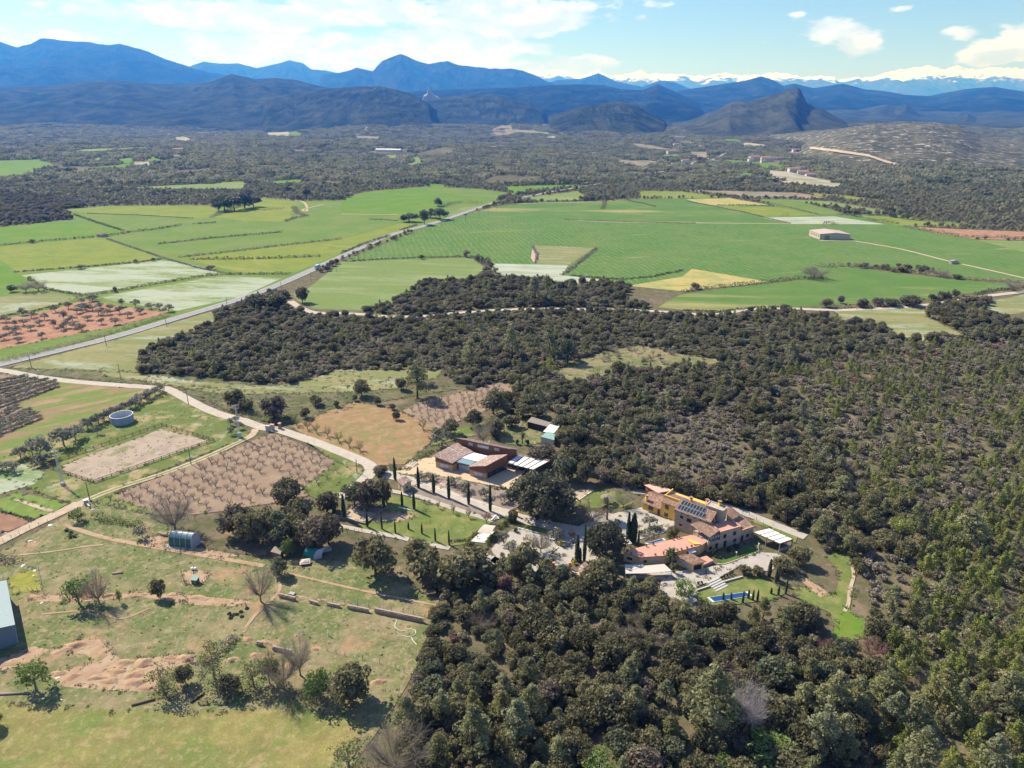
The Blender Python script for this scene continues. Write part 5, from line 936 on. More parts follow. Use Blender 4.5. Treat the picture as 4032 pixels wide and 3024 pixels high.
# ------------------------------------------------------------------ small buildings
def hut(name, view, base, eave_z, ridge_dz, wall, roofm, label, cat, win=True):
    """base: four ground corners seen in the photo: front-left, front-right, back-right, back-left"""
    q = [P3(view, *p) for p in base]; o = sum(q, Vector()) / 4; t = empty(name, o, 0, label, cat)
    wall_poly(q, [eave_z] * 4, -.1, 'wall', wall, t, o)
    up = [Vector((p.x, p.y, eave_z + .03)) + (p - o).normalized() * .45 for p in q]; m0, m1 = up[0].lerp(up[3], .5), up[1].lerp(up[2], .5)
    for m in (m0, m1): m.z += ridge_dz
    roof_sheet(o, [up[0], up[1], m1, m0], 'roof', roofm, t); roof_sheet(o, [up[3], up[2], m1, m0], 'roof', roofm, t)
    mb = MB(o); qi = [p.lerp(o, .02) for p in q]; mz = [qi[0].lerp(qi[3], .5), qi[1].lerp(qi[2], .5)]
    mb.add([(p.x, p.y, eave_z - .05) for p in qi] + [(m.x, m.y, eave_z + ridge_dz - .12) for m in mz], [[0, 1, 5, 4], [2, 3, 4, 5], [1, 2, 5], [3, 0, 4]]); mb.build('gable', wall, t)
    if win:
        opening(o, q[0], q[1], (q[1] - q[0]).length * .35, .05, .9, min(2.0, eave_z - .3), 'door', t, 'm_shutter', 'm_winpale', sub='door_leaf')
        opening(o, q[1], q[2], (q[2] - q[1]).length * .35, 1.0, .8, .8, 'window', t, 'm_shutter', 'm_glass')
    return t
hut('pump_house', 'F', [(190, 890), (245, 945), (330, 895), (275, 850)], 2.9, .5, 'm_hutcream', 'm_tile_pink', 'small cream hut with a tiled roof at the start of the cypress drive', 'hut')
hut('stone_hut', 'A', [(628, 383), (662, 386), (697, 380), (665, 372)], 2.6, .6, 'm_barnwall', 'm_tile', 'tiny stone field hut among the green fields left of the road', 'hut')
hut('stone_hut', 'C', [(1727, 557), (1740, 560), (1785, 556), (1765, 548)], 2.6, .3, 'm_barnwall', 'm_barnroof', 'small stone hut beside the track right of the big barn', 'hut')
hut('gate_lodge', 'Q', [(1400, 1010), (1420, 1060), (1530, 960), (1480, 900)], 2.5, .5, 'm_cream', 'm_tile_pink', 'small lodge with a pale tiled roof beside the lower gate', 'hut')
# big barn in the wheat
bq = [P3('C', 885, 402), P3('C', 1082, 405), P3('C', 975, 362), P3('C', 817, 375)]
bq = [P3('C', 817, 374), P3('C', 886, 401), P3('C', 1083, 404)]; bq.append(bq[0] + bq[2] - bq[1]); bo = sum(bq, Vector()) / 4
bn = empty('barn', bo, 0, 'large beige barn with a low pale roof standing in the wheat field', 'barn')
wall_poly(bq, [5.6] * 4, -.1, 'wall', 'm_barnwall', bn, bo)
c01, c12, c23, c30 = [bq[i].lerp(bq[(i + 1) % 4], .5) for i in range(4)]
Z = lambda p, z: Vector((p.x, p.y, z)) + (Vector((p.x, p.y, 0)) - bo).normalized() * .6
mb = MB(bo); mb.slab([Z(bq[0], 5.65), Z(bq[1], 5.65), Z(c12, 7.2), Z(c30, 7.2)], .25); mb.build('roof', 'm_barnroof', bn)
mb = MB(bo); mb.slab([Z(c30, 7.2), Z(c12, 7.2), Z(bq[2], 5.65), Z(bq[3], 5.65)], .25); mb.build('roof', 'm_barnroof', bn)
mb = MB(bo); mb.add([Vector((p.x, p.y, z)) for p, z in ((bq[1], 5.5), (bq[2], 5.5), (c12, 7.0))], [[0, 1, 2]]); mb.build('gable', 'm_barnwall', bn)
for k in range(5): opening(bo, bq[0], bq[1], 4 + k * (bq[1] - bq[0]).length / 6, 2.4, 2.2, 1.4, 'window', bn, 'm_concrete', 'm_glass')
opening(bo, bq[1], bq[2], (bq[2] - bq[1]).length * .16, .05, 5, 4.2, 'sliding_door', bn, 'm_wood', 'm_wood_grey', sub='door_leaf')
sheet('barn_apron', 'C', [(880, 404), (1085, 408), (1130, 412), (900, 410)], 'm_farpale')
# green tunnel shelter
a0, a1 = P3('I', 1475, 556), P3('I', 1668, 580); a2 = P3('I', 1752, 522); o = (a0 + a2) / 2; ax = (a1 - a0); wv = (a2 - a1); Rw = wv.length / 2; Ht = 4.3
tn = empty('tunnel_shelter', o, 0, 'green arched tunnel shelter with pale end wall below the orchard', 'shelter')
N = 14
def arch(t, k, g=0.0):
    th = math.pi * k / N; return a0 + ax * t + wv * (.5 - .5 * math.cos(th)) + Vector((0, 0, (Ht + g) * math.sin(th) ** .75))
for j in range(4):
    for (k0, k1, nm, mt) in ((0, 3, 'lower_sheet', 'm_greenmetal'), (3, 11, 'roof_sheet', 'm_polysheen'), (11, 14, 'lower_sheet', 'm_greenmetal')):  # upper sheets paler: their grey sheen is put into the colour
        mb = MB(o)
        for k in range(k0, k1): mb.poly([arch(j / 4 + .005, k), arch((j + 1) / 4 - .005, k), arch((j + 1) / 4 - .005, k + 1), arch(j / 4 + .005, k + 1)])
        mb.build(nm, mt, tn, True)
for j in range(5):
    mb = MB(o)
    for k in range(N): mb.tube(arch(min(max(j / 4, .003), .997), k, .04), arch(min(max(j / 4, .003), .997), k + 1, .04), .07, n=5)
    mb.build('hoop', 'm_polyend', tn)
mb = MB(o); mb.poly([arch(.995, k) for k in range(N + 1)]); mb.build('end_wall', 'm_polyend', tn); mb = MB(o); mb.slab([a0 + Vector((-1.2, .6, .2)), a0 + Vector((-.1, -.9, .2)), a1 + Vector((.2, -.5, .2)), a2 + Vector((.3, .3, .2))], .2); mb.build('base_slab', 'm_concrete', tn)
# long agricultural shed at the picture's edge
c0 = P3('I', 160, 1405); c1 = P3('I', 30, 790); dirL = (P3('I', 150, 1395) - P3('I', 85, 800)); dirL.z = 0
s0 = P3('I', 158, 1400); s1 = P3('I', 62, 905) ; dv = (s1 - s0).normalized(); wv_ = Vector((-dv.y, dv.x, 0)); s1 = s0 + dv * 22
if wv_.x > 0: wv_ = -wv_
sh = empty('steel_shed', s0, 0, 'long steel farm shed with a pale metal roof cut by the left edge', 'shed')
SH = [s0, s0 + wv_ * 14, s1 + wv_ * 14, s1]
wall_poly(SH, [5.3, 5.3, 5.3, 5.3], -.1, 'wall', 'm_shedwall', sh, s0)
for i in range(22):
    a, b = s0.lerp(s1, i / 22), s0.lerp(s1, (i + .96) / 22); e = -wv_ * .5
    mb = MB(s0); mb.slab([a + e + Vector((0, 0, 5.3)), b + e + Vector((0, 0, 5.3)), b + wv_ * 7 + Vector((0, 0, 6.7)), a + wv_ * 7 + Vector((0, 0, 6.7))], .1); mb.build('roof_panel', 'm_panelroof', sh)
mb = MB(s0); mb.slab([s0 + wv_ * 7 + Vector((0, 0, 6.7)), s1 + wv_ * 7 + Vector((0, 0, 6.7)), s1 + wv_ * 14.5 + Vector((0, 0, 5.3)), s0 + wv_ * 14.5 + Vector((0, 0, 5.3))], .1); mb.build('roof', 'm_panelroof', sh)
mb = MB(s0); mb.add([SH[0] + Vector((0, 0, 5.2)), SH[1] + Vector((0, 0, 5.2)), s0 + wv_ * 7 + Vector((0, 0, 6.55))], [[0, 1, 2]]); mb.build('gable', 'm_shedwall', sh)
mb = MB(s0); mb.beam(s0 - wv_ * .05 + Vector((0, 0, .5)), s1 - wv_ * .05 + Vector((0, 0, .5)), .16, 1.0); mb.build('concrete_plinth', 'm_concrete', sh)
# water tank
tc = P3('D', 1030, 590); r = (P3('D', 1133, 590) - P3('D', 928, 590)).length / 2; tc = P3('D', 1030, 610) + Vector((0, r * .75, 0)); th = 3.4; r *= .88
tk = empty('water_tank', tc, 0, 'open round blue-grey steel water tank on the grass', 'tank')
N = 40
for j in range(3):
    mb = MB(tc); z0, z1 = th * j / 3, th * (j + 1) / 3; pr = []
    for m in range(9): pr.append((r + (.05 if m % 2 else 0), z0 + (z1 - z0) * m / 8))
    mb.lathe(tc, pr, N); mb.build('wall_ring', 'm_tankblue', tk)
mb = MB(tc); mb.lathe(tc, [(r - .12, .05), (r - .12, th - .1)], N); mb.build('lining', 'm_tankinside', tk, True)
mb = MB(tc); mb.lathe(tc, [(r - .13, th), (r + .12, th), (r + .12, th - .14)], N); mb.build('rim', 'm_alu', tk)
mb = MB(tc); mb.lathe(tc, [(0.0, .3), (r - .13, .3)], N); mb.build('floor', 'm_tankinside', tk)
mb = MB(tc)
for k in range(10): mb.box((tc.x + (r + .15) * math.cos(-.35), tc.y + (r + .15) * math.sin(-.35), .3 + k * .38), (.12, .5, .05), -.35)
mb.build('ladder', 'm_alu', tk)

# ------------------------------------------------------------------ riding paddock fence: posts and rails
C4 = [P3('D', 372, 965), P3('D', 1410, 612), P3('D', 1865, 745), P3('D', 820, 1112)]; fo = sum(C4, Vector()) / 4
pf = empty('paddock_fence', fo, 0, 'brown post-and-rail fence round the sandy riding paddock', 'fence')
for i in range(4):
    a, b = C4[i], C4[(i + 1) % 4]; n = max(4, int((b - a).length / 2.9))
    for k in range(n):
        p, q = a.lerp(b, k / n), a.lerp(b, (k + 1) / n); mb = MB(fo); mb.tube(p, p + Vector((0, 0, 1.4 + random.uniform(-.05, .05))), .12, .11, n=6); mb.build('post', 'm_wood', pf)
        for z in (.65, 1.2): mb = MB(fo); mb.beam(p + Vector((0, 0, z + random.uniform(-.04, .04))), q + Vector((0, 0, z + random.uniform(-.04, .04))), .1, .17); mb.build('rail', 'm_wood', pf)
# ------------------------------------------------------------------ utility poles
def pole(view, x, y, ytop, label, group, arm=True, mat='m_pole', h=None):
    p = P3(view, x, y); hh = h or min(11, max(5.5, height_at(view, x, y, ytop, p))); t = empty('utility_pole', p, 0, label, 'utility pole', group)
    mb = MB(p); mb.tube(p - Vector((0, 0, .2)), p + Vector((0, 0, hh)), .17, .11, n=7); mb.build('shaft', mat, t)
    if arm:
        mb = MB(p); mb.box((p.x, p.y, p.z + hh - .5), (.9, .12, .12), .6); mb.build('crossarm', mat, t)
        for s in (-.35, .35): mb = MB(p); mb.tube((p.x + s * .82, p.y + s * .56, hh - .45), (p.x + s * .82, p.y + s * .56, hh - .2), .06, n=5); mb.build('insulator', 'm_winpale', t)
ROADP = [('A', 205, 1230, 1152), ('A', 690, 1090, 1018), ('A', 1080, 965, 905), ('A', 1475, 850, 780), ('A', 1825, 730, 676), ('A', 2017, 675, 612), ('A', 2180, 610, 550), ('B', 112, 540, 485), ('B', 243, 475, 418), ('B', 360, 418, 368), ('B', 475, 375, 328), ('B', 563, 345, 306), ('B', 652, 320, 281), ('B', 731, 302, 262), ('B', 805, 280, 243), ('B', 892, 252, 220), ('B', 952, 235, 204), ('B', 1008, 205, 175)]
ORD = 'first second third fourth fifth sixth seventh eighth ninth tenth eleventh twelfth thirteenth fourteenth fifteenth sixteenth seventeenth eighteenth nineteenth twentieth'.split()
for i, q in enumerate(ROADP): pole(*q, '%s wooden pole of the roadside line, counting from the track junction' % ORD[i], 'poles along the main road')
for q, lb in ((('A', 785, 1308, 1205), 'wooden pole on the verge between track and flower meadow'), (('D', 1643, 430, 282), 'wooden pole at the bend of the gravel track'), (('D', 1665, 950, 795), 'wooden pole behind the long side of the paddock fence'), (('D', 786, 1272, 1105), 'wooden pole at the corner of track and vegetable plot'), (('E', 340, 560, 462), 'wooden pole beside the brick gate pillars'), (('E', 1018, 930, 822), 'wooden pole on the grass slope by the drive'), (('D', 335, 205, 175), 'short post at the edge of the upper gravel track')):
    pole(*q, lb, 'single poles', arm=False, h=None if 'short' not in lb else 1.6)
def pylon(view, x, y, ytop, label, transformer):
    p = P3(view, x, y); hh = height_at(view, x, y, ytop, p); t = empty('lattice_pylon', p, 0, label, 'pylon')
    n = 9; W0, W1 = .75, .32
    def cor(k, s): f = k / n; w = W0 + (W1 - W0) * f; return p + Vector((s[0] * w / 2 * 1.0, s[1] * w / 2, hh * f))
    S4 = ((-1, -1), (1, -1), (1, 1), (-1, 1))
    for s in S4: mb = MB(p); mb.beam(cor(0, s), cor(n, s), .1, .1); mb.build('leg', 'm_alu', t)
    for i in range(4):
        mb = MB(p)
        for k in range(n): a, b = S4[i], S4[(i + 1) % 4]; mb.beam(cor(k, a if k % 2 else b), cor(k + 1, b if k % 2 else a), .06, .06)
        mb.build('bracing', 'm_alu', t)
    for z, w in ((hh - .2, 2.6), (hh - 1.6, 2.0)):
        mb = MB(p); mb.box((p.x, p.y, z), (w, .14, .14), .35); arm = mb.build('crossarm', 'm_alu', t)
        for s in (-.45, 0, .45): mb = MB(p); q = Vector((p.x + w * s * math.cos(.35), p.y + w * s * math.sin(.35), z)); mb.tube(q, q + Vector((0, 0, .55)), .09, n=6); ins = mb.build('insulator', 'm_winpale', arm)
    mb = MB(p); mb.box((p.x, p.y, .55 if not transformer else 1.1), (1.1, 1.1, 1.1 if not transformer else 2.2), .1); mb.build('concrete_base', 'm_concrete' if not transformer else 'm_truckgrey', t)
    if transformer:
        mb = MB(p); mb.box((p.x + .55, p.y - .3, hh * .62), (.8, .7, 1.1), .35); mb.build('transformer', 'm_steel', t)
pylon('D', 2090, 715, 430, 'lattice power pylon with transformer at the track junction', True); pylon('D', 550, 1130, 830, 'thin lattice power pylon at the paddock corner', False)
# gate pillars
for v, x, y, top, lb in (('E', 315, 600, 562, 'wide grey gate pillar on the near side of the track'), ('E', 348, 590, 555, 'slim brick gate pillar next to the wide grey one'), ('E', 408, 580, 538, 'tall brick gate pillar on the far side of the track')):
    p = P3(v, x, y); t = empty('gate_pillar', p, 0, lb, 'gate pillar', 'pillars of the estate gate'); w_ = 1.6 if 'wide' in lb else 1.0
    hh = 2.4; mb = MB(p); mb.box((p.x, p.y, hh / 2), (w_, 1.0, hh), -.3); mb.build('shaft', 'm_concrete' if 'grey' in lb else 'm_drystone', t); mb = MB(p); mb.box((p.x, p.y, hh + .08), (w_ + .2, 1.2, .18), -.3); mb.build('cap', 'm_coping' if 'brick' in lb else 'm_concrete', t)
for v, x, y, lb in (('Q', 1030, 885, 'round brick gatepost at the end of the clipped dark hedge'), ('Q', 1265, 885, 'brick gatepost beside the lodge at the lower gate'), ('Q', 500, 130, 'brick pillar beside the drive under the great oak'), ('Q', 340, 100, 'x')):
    if lb == 'x': continue
    p = P3(v, x, y); t = empty('gate_pillar', p, 0, lb, 'gate pillar', 'pillars of the lower gate'); mb = MB(p); mb.box((p.x, p.y, 1.05), (.55, .55, 2.1), .2); mb.build('shaft', 'm_pot', t); mb = MB(p); mb.box((p.x, p.y, 2.16), (.75, .75, .14), .2); mb.build('cap', 'm_coping', t)

# ------------------------------------------------------------------ sheds behind the modern house
def lean(name, view, corners, z, mat, label, wallm=None, slope=.35, panels=4):
    q = [P3(view, x, y, z) for x, y in corners]; o = sum(q, Vector()) / 4; o.z = 0; t = empty(name, o, 0, label, 'shed')
    for k in range(panels):
        a, b = k / panels + .004, (k + 1) / panels - .004
        mb = MB(o); mb.slab([q[0].lerp(q[1], a), q[0].lerp(q[1], b), q[3].lerp(q[2], b) + Vector((0, 0, slope)), q[3].lerp(q[2], a) + Vector((0, 0, slope))], .08); mb.build('roof_panel', mat, t)
    g = [Vector((p.x, p.y, 0)) for p in q]
    if wallm: wall_poly([p.lerp(o, .06) for p in g], [z - .15, z - .15, z + slope - .15, z + slope - .15], -.1, 'wall', wallm, t, o)
    for p in g: mb = MB(o); mb.box((p.x, p.y, z / 2), (.14, .14, z)); mb.build('post', 'm_wood', t)
    return t
lean('stable', 'F', [(1590, 165), (1815, 222), (1852, 185), (1640, 122)], 2.9, 'm_wood_grey', 'long dark stable with a weathered grey roof behind the modern house', 'm_dark', panels=6)
lean('open_shelter', 'F', [(1765, 275), (1885, 292), (1945, 222), (1840, 202)], 2.8, 'm_white', 'open shelter with a white roof between the stable and green kiosk', panels=4)
lean('kiosk', 'F', [(1742, 330), (1888, 368), (1892, 300), (1800, 288)], 2.6, 'm_greenroof', 'small kiosk with a pale green roof beside the oak trees', 'm_canvas', .5, 3)
# cloth-roofed arbour on the lawn
ca = [P3('F', 1050, 1370, 2.5), P3('F', 1200, 1390, 2.5), P3('F', 1250, 1300, 2.7), P3('F', 1130, 1285, 2.7)]; ao = sum(ca, Vector()) / 4; ao.z = 0
ab = empty('arbour', ao, 0, 'beige cloth-roofed arbour over a pale paved strip beside the lawn', 'arbour')
mb = MB(ao); n = 8
for k in range(n):
    f0, f1 = k / n, (k + 1) / n; s0_, s1_ = .35 * math.sin(math.pi * f0), .35 * math.sin(math.pi * f1)
    mb.slab([ca[0].lerp(ca[3], f0) + Vector((0, 0, s0_)), ca[1].lerp(ca[2], f0) + Vector((0, 0, s0_)), ca[1].lerp(ca[2], f1) + Vector((0, 0, s1_)), ca[0].lerp(ca[3], f1) + Vector((0, 0, s1_))], .04)
mb.build('cloth_roof', 'm_cloth', ab)
for p in ca: mb = MB(ao); mb.tube((p.x, p.y, 0), p, .06); mb.build('post', 'm_wood', ab)
fq = [P3('F', x, y) for x, y in ((980, 1475), (1140, 1492), (1235, 1370), (1090, 1365))]; mb = MB(ao); mb.prism(fq, 0, .22); mb.build('paving', 'm_copingwhite', ab)
# low white kerb walls
def kerb(pts, view, label, h=.35, w=.3, mat='m_copingwhite', name='kerb_wall'):
    q = [P3(view, *p) for p in pts]; o = q[0]; t = empty(name, o, 0, label, 'low wall')
    for a, b in zip(q[:-1], q[1:]): mb = MB(o); mb.beam(a + Vector((0, 0, h / 2)), b + Vector((0, 0, h / 2)), w, h); mb.build('segment', mat, t)
kerb([(495, 290), (800, 370), (1050, 440), (1150, 490)], 'Q', 'low white kerb along the back of the gravel garden'); kerb([(1100, 575), (950, 700)], 'Q', 'short white kerb at the corner of the gravel garden')
kerb([(345, 800), (560, 880), (800, 965), (1180, 1085), (1415, 1140)], 'F', 'pale stone kerb along the upper side of the cypress drive', .25, .25)
kerb([(1380, 935), (1440, 938), (1740, 830), (1735, 740)], 'G', 'stone edging round the shaded lawn', .3, .3, 'm_stone'); kerb([(960, 160), (1180, 215), (1290, 125), (1350, 95)], 'J', 'low dark stone wall round the bowling court', .7, .45, 'm_drystone', 'court_wall')
kerb([(1000, 150), (1140, 195), (1180, 185)], 'J', 'pale plank edge of the bowling court', .25, .2); kerb([(300, 295), (140, 400)], 'G', 'pale kerb between sand court and round lawn', .3, .3); kerb([(190, 1105), (360, 1145)], 'F', 'short white kerb at the top of the lawn', .4, .4)
kerb([(1200, 1250), (1255, 1195)], 'F', 'small stone stair wall beside the lawn', .5, .5)
kerb([(1200, 1170), (1400, 1105), (1600, 1050)], 'G', 'pale retaining wall above the pool lawn', .6, .4, 'm_concrete', 'retaining_wall')

# ------------------------------------------------------------------ plants: prototypes
rng = np.random.default_rng(11)
def leaf_mesh(name, P, Nn, S, T, mat, aspect=.75, upright=0.0, extra=None):
    """one small bent quad per leaf cluster; T = colour variety per cluster"""
    n = len(P); r = rng.normal(size=(n, 3)); r[:, 2] += upright * 3
    t = np.cross(Nn, r); t /= np.linalg.norm(t, axis=1, keepdims=True) + 1e-9; b = np.cross(Nn, t)
    s = S[:, None]; v = np.stack([P - t * s - b * s * aspect, P + t * s - b * s * aspect, P + t * s * .8 + b * s * aspect, P - t * s * .8 + b * s * aspect], 1)
    v[:, 2:] += (Nn * s * .35)[:, None, :]
    return quads_mesh(name, v, T, mat)
def quads_mesh(name, v, T, mat):
    n = len(v); me = bpy.data.meshes.new(name); me.vertices.add(4 * n); me.vertices.foreach_set('co', v.reshape(-1).astype(np.float32))
    me.loops.add(4 * n); me.loops.foreach_set('vertex_index', np.arange(4 * n, dtype=np.int32)); me.polygons.add(n)
    me.polygons.foreach_set('loop_start', np.arange(0, 4 * n, 4, dtype=np.int32)); me.update()
    a = me.attributes.new('tint', 'FLOAT', 'FACE'); a.data.foreach_set('value', T.astype(np.float32))
    me.materials.append(MATS[mat]); return me
def cloud(lobes, per, size, jitter=.6, up=.35, rmin=.72):
    Ps, Ns, Ss, Ts = [], [], [], []
    for (cx, cy, cz, rx, ry, rz) in lobes:
        n = max(6, int(per * rng.uniform(.8, 1.2))); d = rng.normal(size=(n, 3)); d[:, 2] += up * .6; d /= np.linalg.norm(d, axis=1, keepdims=True)
        rr = rmin + (1.05 - rmin) * rng.random(n) ** .6
        Ps.append(np.array([cx, cy, cz]) + d * rr[:, None] * np.array([rx, ry, rz]))
        nn = d + jitter * rng.normal(size=(n, 3)); Ns.append(nn / np.linalg.norm(nn, axis=1, keepdims=True))
        Ss.append(size * rng.uniform(.55, 1.35, n)); Ts.append(np.clip(rng.random() * .8 + rng.normal(0, .16, n), 0, 1))
    return np.concatenate(Ps), np.concatenate(Ns), np.concatenate(Ss), np.concatenate(Ts)
def dome_lobes(n, R, zc, H, r0, r1, low=-.45, squash=.85):
    out = []
    for i in range(n):
        while True:
            d = rng.normal(size=3); d /= np.linalg.norm(d)
            if d[2] > low: break
        k = rng.uniform(.72, 1.0); r = rng.uniform(r0, r1)
        out.append((d[0] * R * k, d[1] * R * k, zc + d[2] * H * k, r, r, r * squash))
    return out
def trunk_mesh(name, base_r, hfork, ends, mat, n=6):
    mb = MB(); top = Vector((rng.normal() * .12, rng.normal() * .12, hfork)); mb.tube((0, 0, -.3), top, base_r * 1.15, base_r * .8, n)
    for e in ends:
        m = top.lerp(Vector(e), .5) + Vector((0, 0, .12)); mb.tube(top, m, base_r * .55, base_r * .36, 5, False); mb.tube(m, e, base_r * .36, base_r * .12, 4, False)
    me = mb.mesh(name, True); me.materials.append(MATS[mat]); return me
def twigs(starts, n_each, L, w, spread, upw, depth=2):
    """fans of fine twigs as slim quads"""
    V = []
    for s, d in starts:
        s = np.array(s); d = np.array(d) / (np.linalg.norm(d) + 1e-9)
        for _ in range(n_each):
            dd = d + rng.normal(size=3) * spread; dd[2] += upw; dd /= np.linalg.norm(dd); l = L * rng.uniform(.5, 1.25); p0 = s + d * rng.uniform(-.3, .1) * l; p1 = p0 + dd * l
            sd = np.cross(dd, rng.normal(size=3)); sd /= np.linalg.norm(sd) + 1e-9
            V.append([p0 - sd * w, p0 + sd * w, p1 + sd * w * .35, p1 - sd * w * .35])
            if depth > 1:
                for _k in range(3):
                    e = dd + rng.normal(size=3) * spread * 1.3; e[2] += upw * .6; e /= np.linalg.norm(e); q0 = p0 + dd * l * rng.uniform(.35, .95); q1 = q0 + e * l * .55
                    sd = np.cross(e, rng.normal(size=3)); sd /= np.linalg.norm(sd) + 1e-9; V.append([q0 - sd * w * .7, q0 + sd * w * .7, q1 + sd * w * .3, q1 - sd * w * .3])
    return np.array(V)
PROTO = {}
def add_proto(kind, W, H, crown, trunk): PROTO.setdefault(kind, {'W': W, 'H': H, 'v': []})['v'].append((crown, trunk))
def oakish(kind, W, H, nl, per, size, mat, r0, r1, nvar, bark='m_bark', low=-.8, hf=.2, squash=.85, jit=.6):
    for i in range(nvar):
        R = W / 2 - (r0 + r1) / 2; ex, ey = rng.uniform(.8, 1.15), rng.uniform(.8, 1.15); zc = H * .53
        lobes = [(l[0] * ex + rng.normal() * .06 * W, l[1] * ey + rng.normal() * .06 * W, max(l[2] * (1 - .16 * rng.random()), l[5] * .7), *l[3:]) for l in dome_lobes(nl, R, zc, H - zc - r1 * squash * .8, r0, r1, low, squash)]
        lobes += [(0, 0, H * .55, W * .27, W * .27, H * .24)]
        P_, N_, S_, T_ = cloud(lobes, per, size, jit); cr = leaf_mesh('crown', P_, N_, S_, T_, mat)
        ends = [lobes[k][:3] for k in rng.choice(nl, min(6, nl), replace=False)]
        add_proto(kind, W, H, cr, trunk_mesh('trunk', W * .032, H * hf, ends, bark))
oakish('oak', 7, 7, 34, 62, .21, 'm_oak', .75, 1.35, 6)
oakish('bigoak', 18, 14, 120, 75, .30, 'm_oakdark', 1.2, 2.2, 2)
oakish('shrub', 3.4, 3.0, 9, 42, .17, 'm_maquis', .5, .85, 5, low=-.8, hf=.12)
oakish('farshrub', 4.0, 3.4, 9, 40, .2, 'm_far', .6, 1.0, 4, low=-.8, hf=.12)
oakish('darkpine', 7, 9, 26, 55, .24, 'm_darkpine', .8, 1.4, 3, hf=.3)
oakish('spring', 6, 6.5, 26, 48, .14, 'm_spring', .6, 1.1, 3, 'm_barkgrey', hf=.3)
oakish('springpale', 6, 6.5, 24, 36, .11, 'm_springpale', .6, 1.1, 2, 'm_barkgrey', hf=.3)
oakish('reddish', 5, 4.5, 16, 46, .17, 'm_twigred', .55, 1.0, 2, 'm_barkgrey')
oakish('olive', 4.4, 3.9, 15, 34, .145, 'm_olive', .5, .85, 4, 'm_barkgrey', low=-.2, hf=.3)
oakish('topiary', 2, 2.2, 12, 60, .09, 'm_cypress', .35, .5, 1, low=-.9, hf=.1)
oakish('flowerbush', 2, 1.4, 8, 40, .11, 'm_yellowflower', .35, .5, 1, low=-.6, hf=.1)
oakish('brownbush', 3.4, 2.2, 9, 40, .14, 'm_twig', .45, .8, 3, low=-.7, hf=.1, bark='m_barkgrey')
for i in range(5):     # pines: tiered clumps on a bare stem
    W, H = 5.6, 9.0; lobes = []
    for k in range(36):
        f = rng.random() ** .9; z = H * (.20 + .74 * f); rad = W / 2 * (1 - f) ** .5 * rng.uniform(.4, .95); a = rng.uniform(0, 6.28); r = rng.uniform(.6, 1.1) * (1 - .3 * f)
        lobes.append((rad * math.cos(a), rad * math.sin(a), z - .3 * rad * .3, r, r, r * .62))
    lobes.append((0, 0, H * .95, .6, .6, .7))
    P_, N_, S_, T_ = cloud(lobes, 60, .17, .7); cr = leaf_mesh('crown', P_, N_, S_, T_, 'm_pine', .5)
    mb = MB(); mb.tube((0, 0, -.3), (rng.normal() * .2, rng.normal() * .2, H * .55), .2, .14, 6); mb.tube((0, 0, H * .5), (0, 0, H * .93), .14, .04, 5)
    for k in rng.choice(24, 9, replace=False): l = lobes[k]; mb.tube((0, 0, l[2] - .6), l[:3], .06, .02, 4, False)
    tm = mb.mesh('trunk', True); tm.materials.append(MATS['m_bark']); add_proto('pine', W, H, cr, tm)
for i in range(3):     # young bright pines of the right slope
    W, H = 3.6, 5.0; lobes = [(rng.normal() * .75 * (1 - k / 16), rng.normal() * .75 * (1 - k / 16), H * (.15 + .78 * k / 16), .85 * (1.1 - k / 20), .85 * (1.1 - k / 20), .6) for k in range(15)]
    P_, N_, S_, T_ = cloud(lobes, 44, .16, .7, .5); add_proto('youngpine', W, H, leaf_mesh('crown', P_, N_, S_, T_, 'm_pinelight' if i < 2 else 'm_pine', .4), trunk_mesh('trunk', .1, 1.2, [(0, 0, H * .8)], 'm_bark'))
lobes = [(rng.uniform(.2, 1) * 3.0 * math.cos(a), rng.uniform(.2, 1) * 3.0 * math.sin(a), 8.2 + rng.normal() * .35, 1.0, 1.0, .55) for a in np.linspace(0, 6.28, 22)]
P_, N_, S_, T_ = cloud(lobes, 60, .2, .6); mb = MB(); mb.tube((0, 0, -.3), (.2, .1, 6.2), .24, .17, 7)
for l in lobes[::3]: mb.tube((.2, .1, 6.1), l[:3], .1, .04, 4, False)
tm = mb.mesh('trunk', True); tm.materials.append(MATS['m_bark']); add_proto('umbrella', 7.5, 9, leaf_mesh('crown', P_, N_, S_, T_, 'm_pinelight', .45), tm)
def bare_proto(kind, W, H, mat, bark, nl, nt, w, hf, nvar, upw, leaf=None):
    for i in range(nvar):
        mb = MB(); hfk = H * hf; mb.tube((0, 0, -.2), (0, 0, hfk), .035 * W + .05, .028 * W + .03, 6); st = []
        for k in range(nl):
            a = 6.283 * k / nl + rng.uniform(-.3, .3); el_ = rng.uniform(.45, 1.0); d1 = Vector((math.cos(a) * math.cos(el_), math.sin(a) * math.cos(el_), math.sin(el_))); L1 = (H - hfk) * rng.uniform(.30, .58)
            p1 = Vector((0, 0, hfk)) + d1 * L1; d2 = (d1 + Vector((0, 0, .55))).normalized(); p2 = p1 + d2 * L1 * .7
            mb.tube((0, 0, hfk - .05), p1, .014 * W + .015, .008 * W + .012, 5, False); mb.tube(p1, p2, .008 * W + .012, .003 * W + .008, 4, False)
            st += [(tuple(p1), tuple(d2)), (tuple(p1.lerp(p2, .5)), tuple(d1)), (tuple(p2), tuple(d2)), (tuple(Vector((0, 0, hfk)).lerp(p1, .6)), tuple(d2))]
        V = twigs(st, nt, H * .3, w, .45, upw); cr = quads_mesh('crown', V, rng.random(len(V)), mat)
        tm = mb.mesh('trunk', True); tm.materials.append(MATS[bark]); add_proto(kind, W, H, cr, tm)
bare_proto('bare', 5.5, 6.5, 'm_twig', 'm_barkgrey', 11, 20, .016, .2, 3, .05)
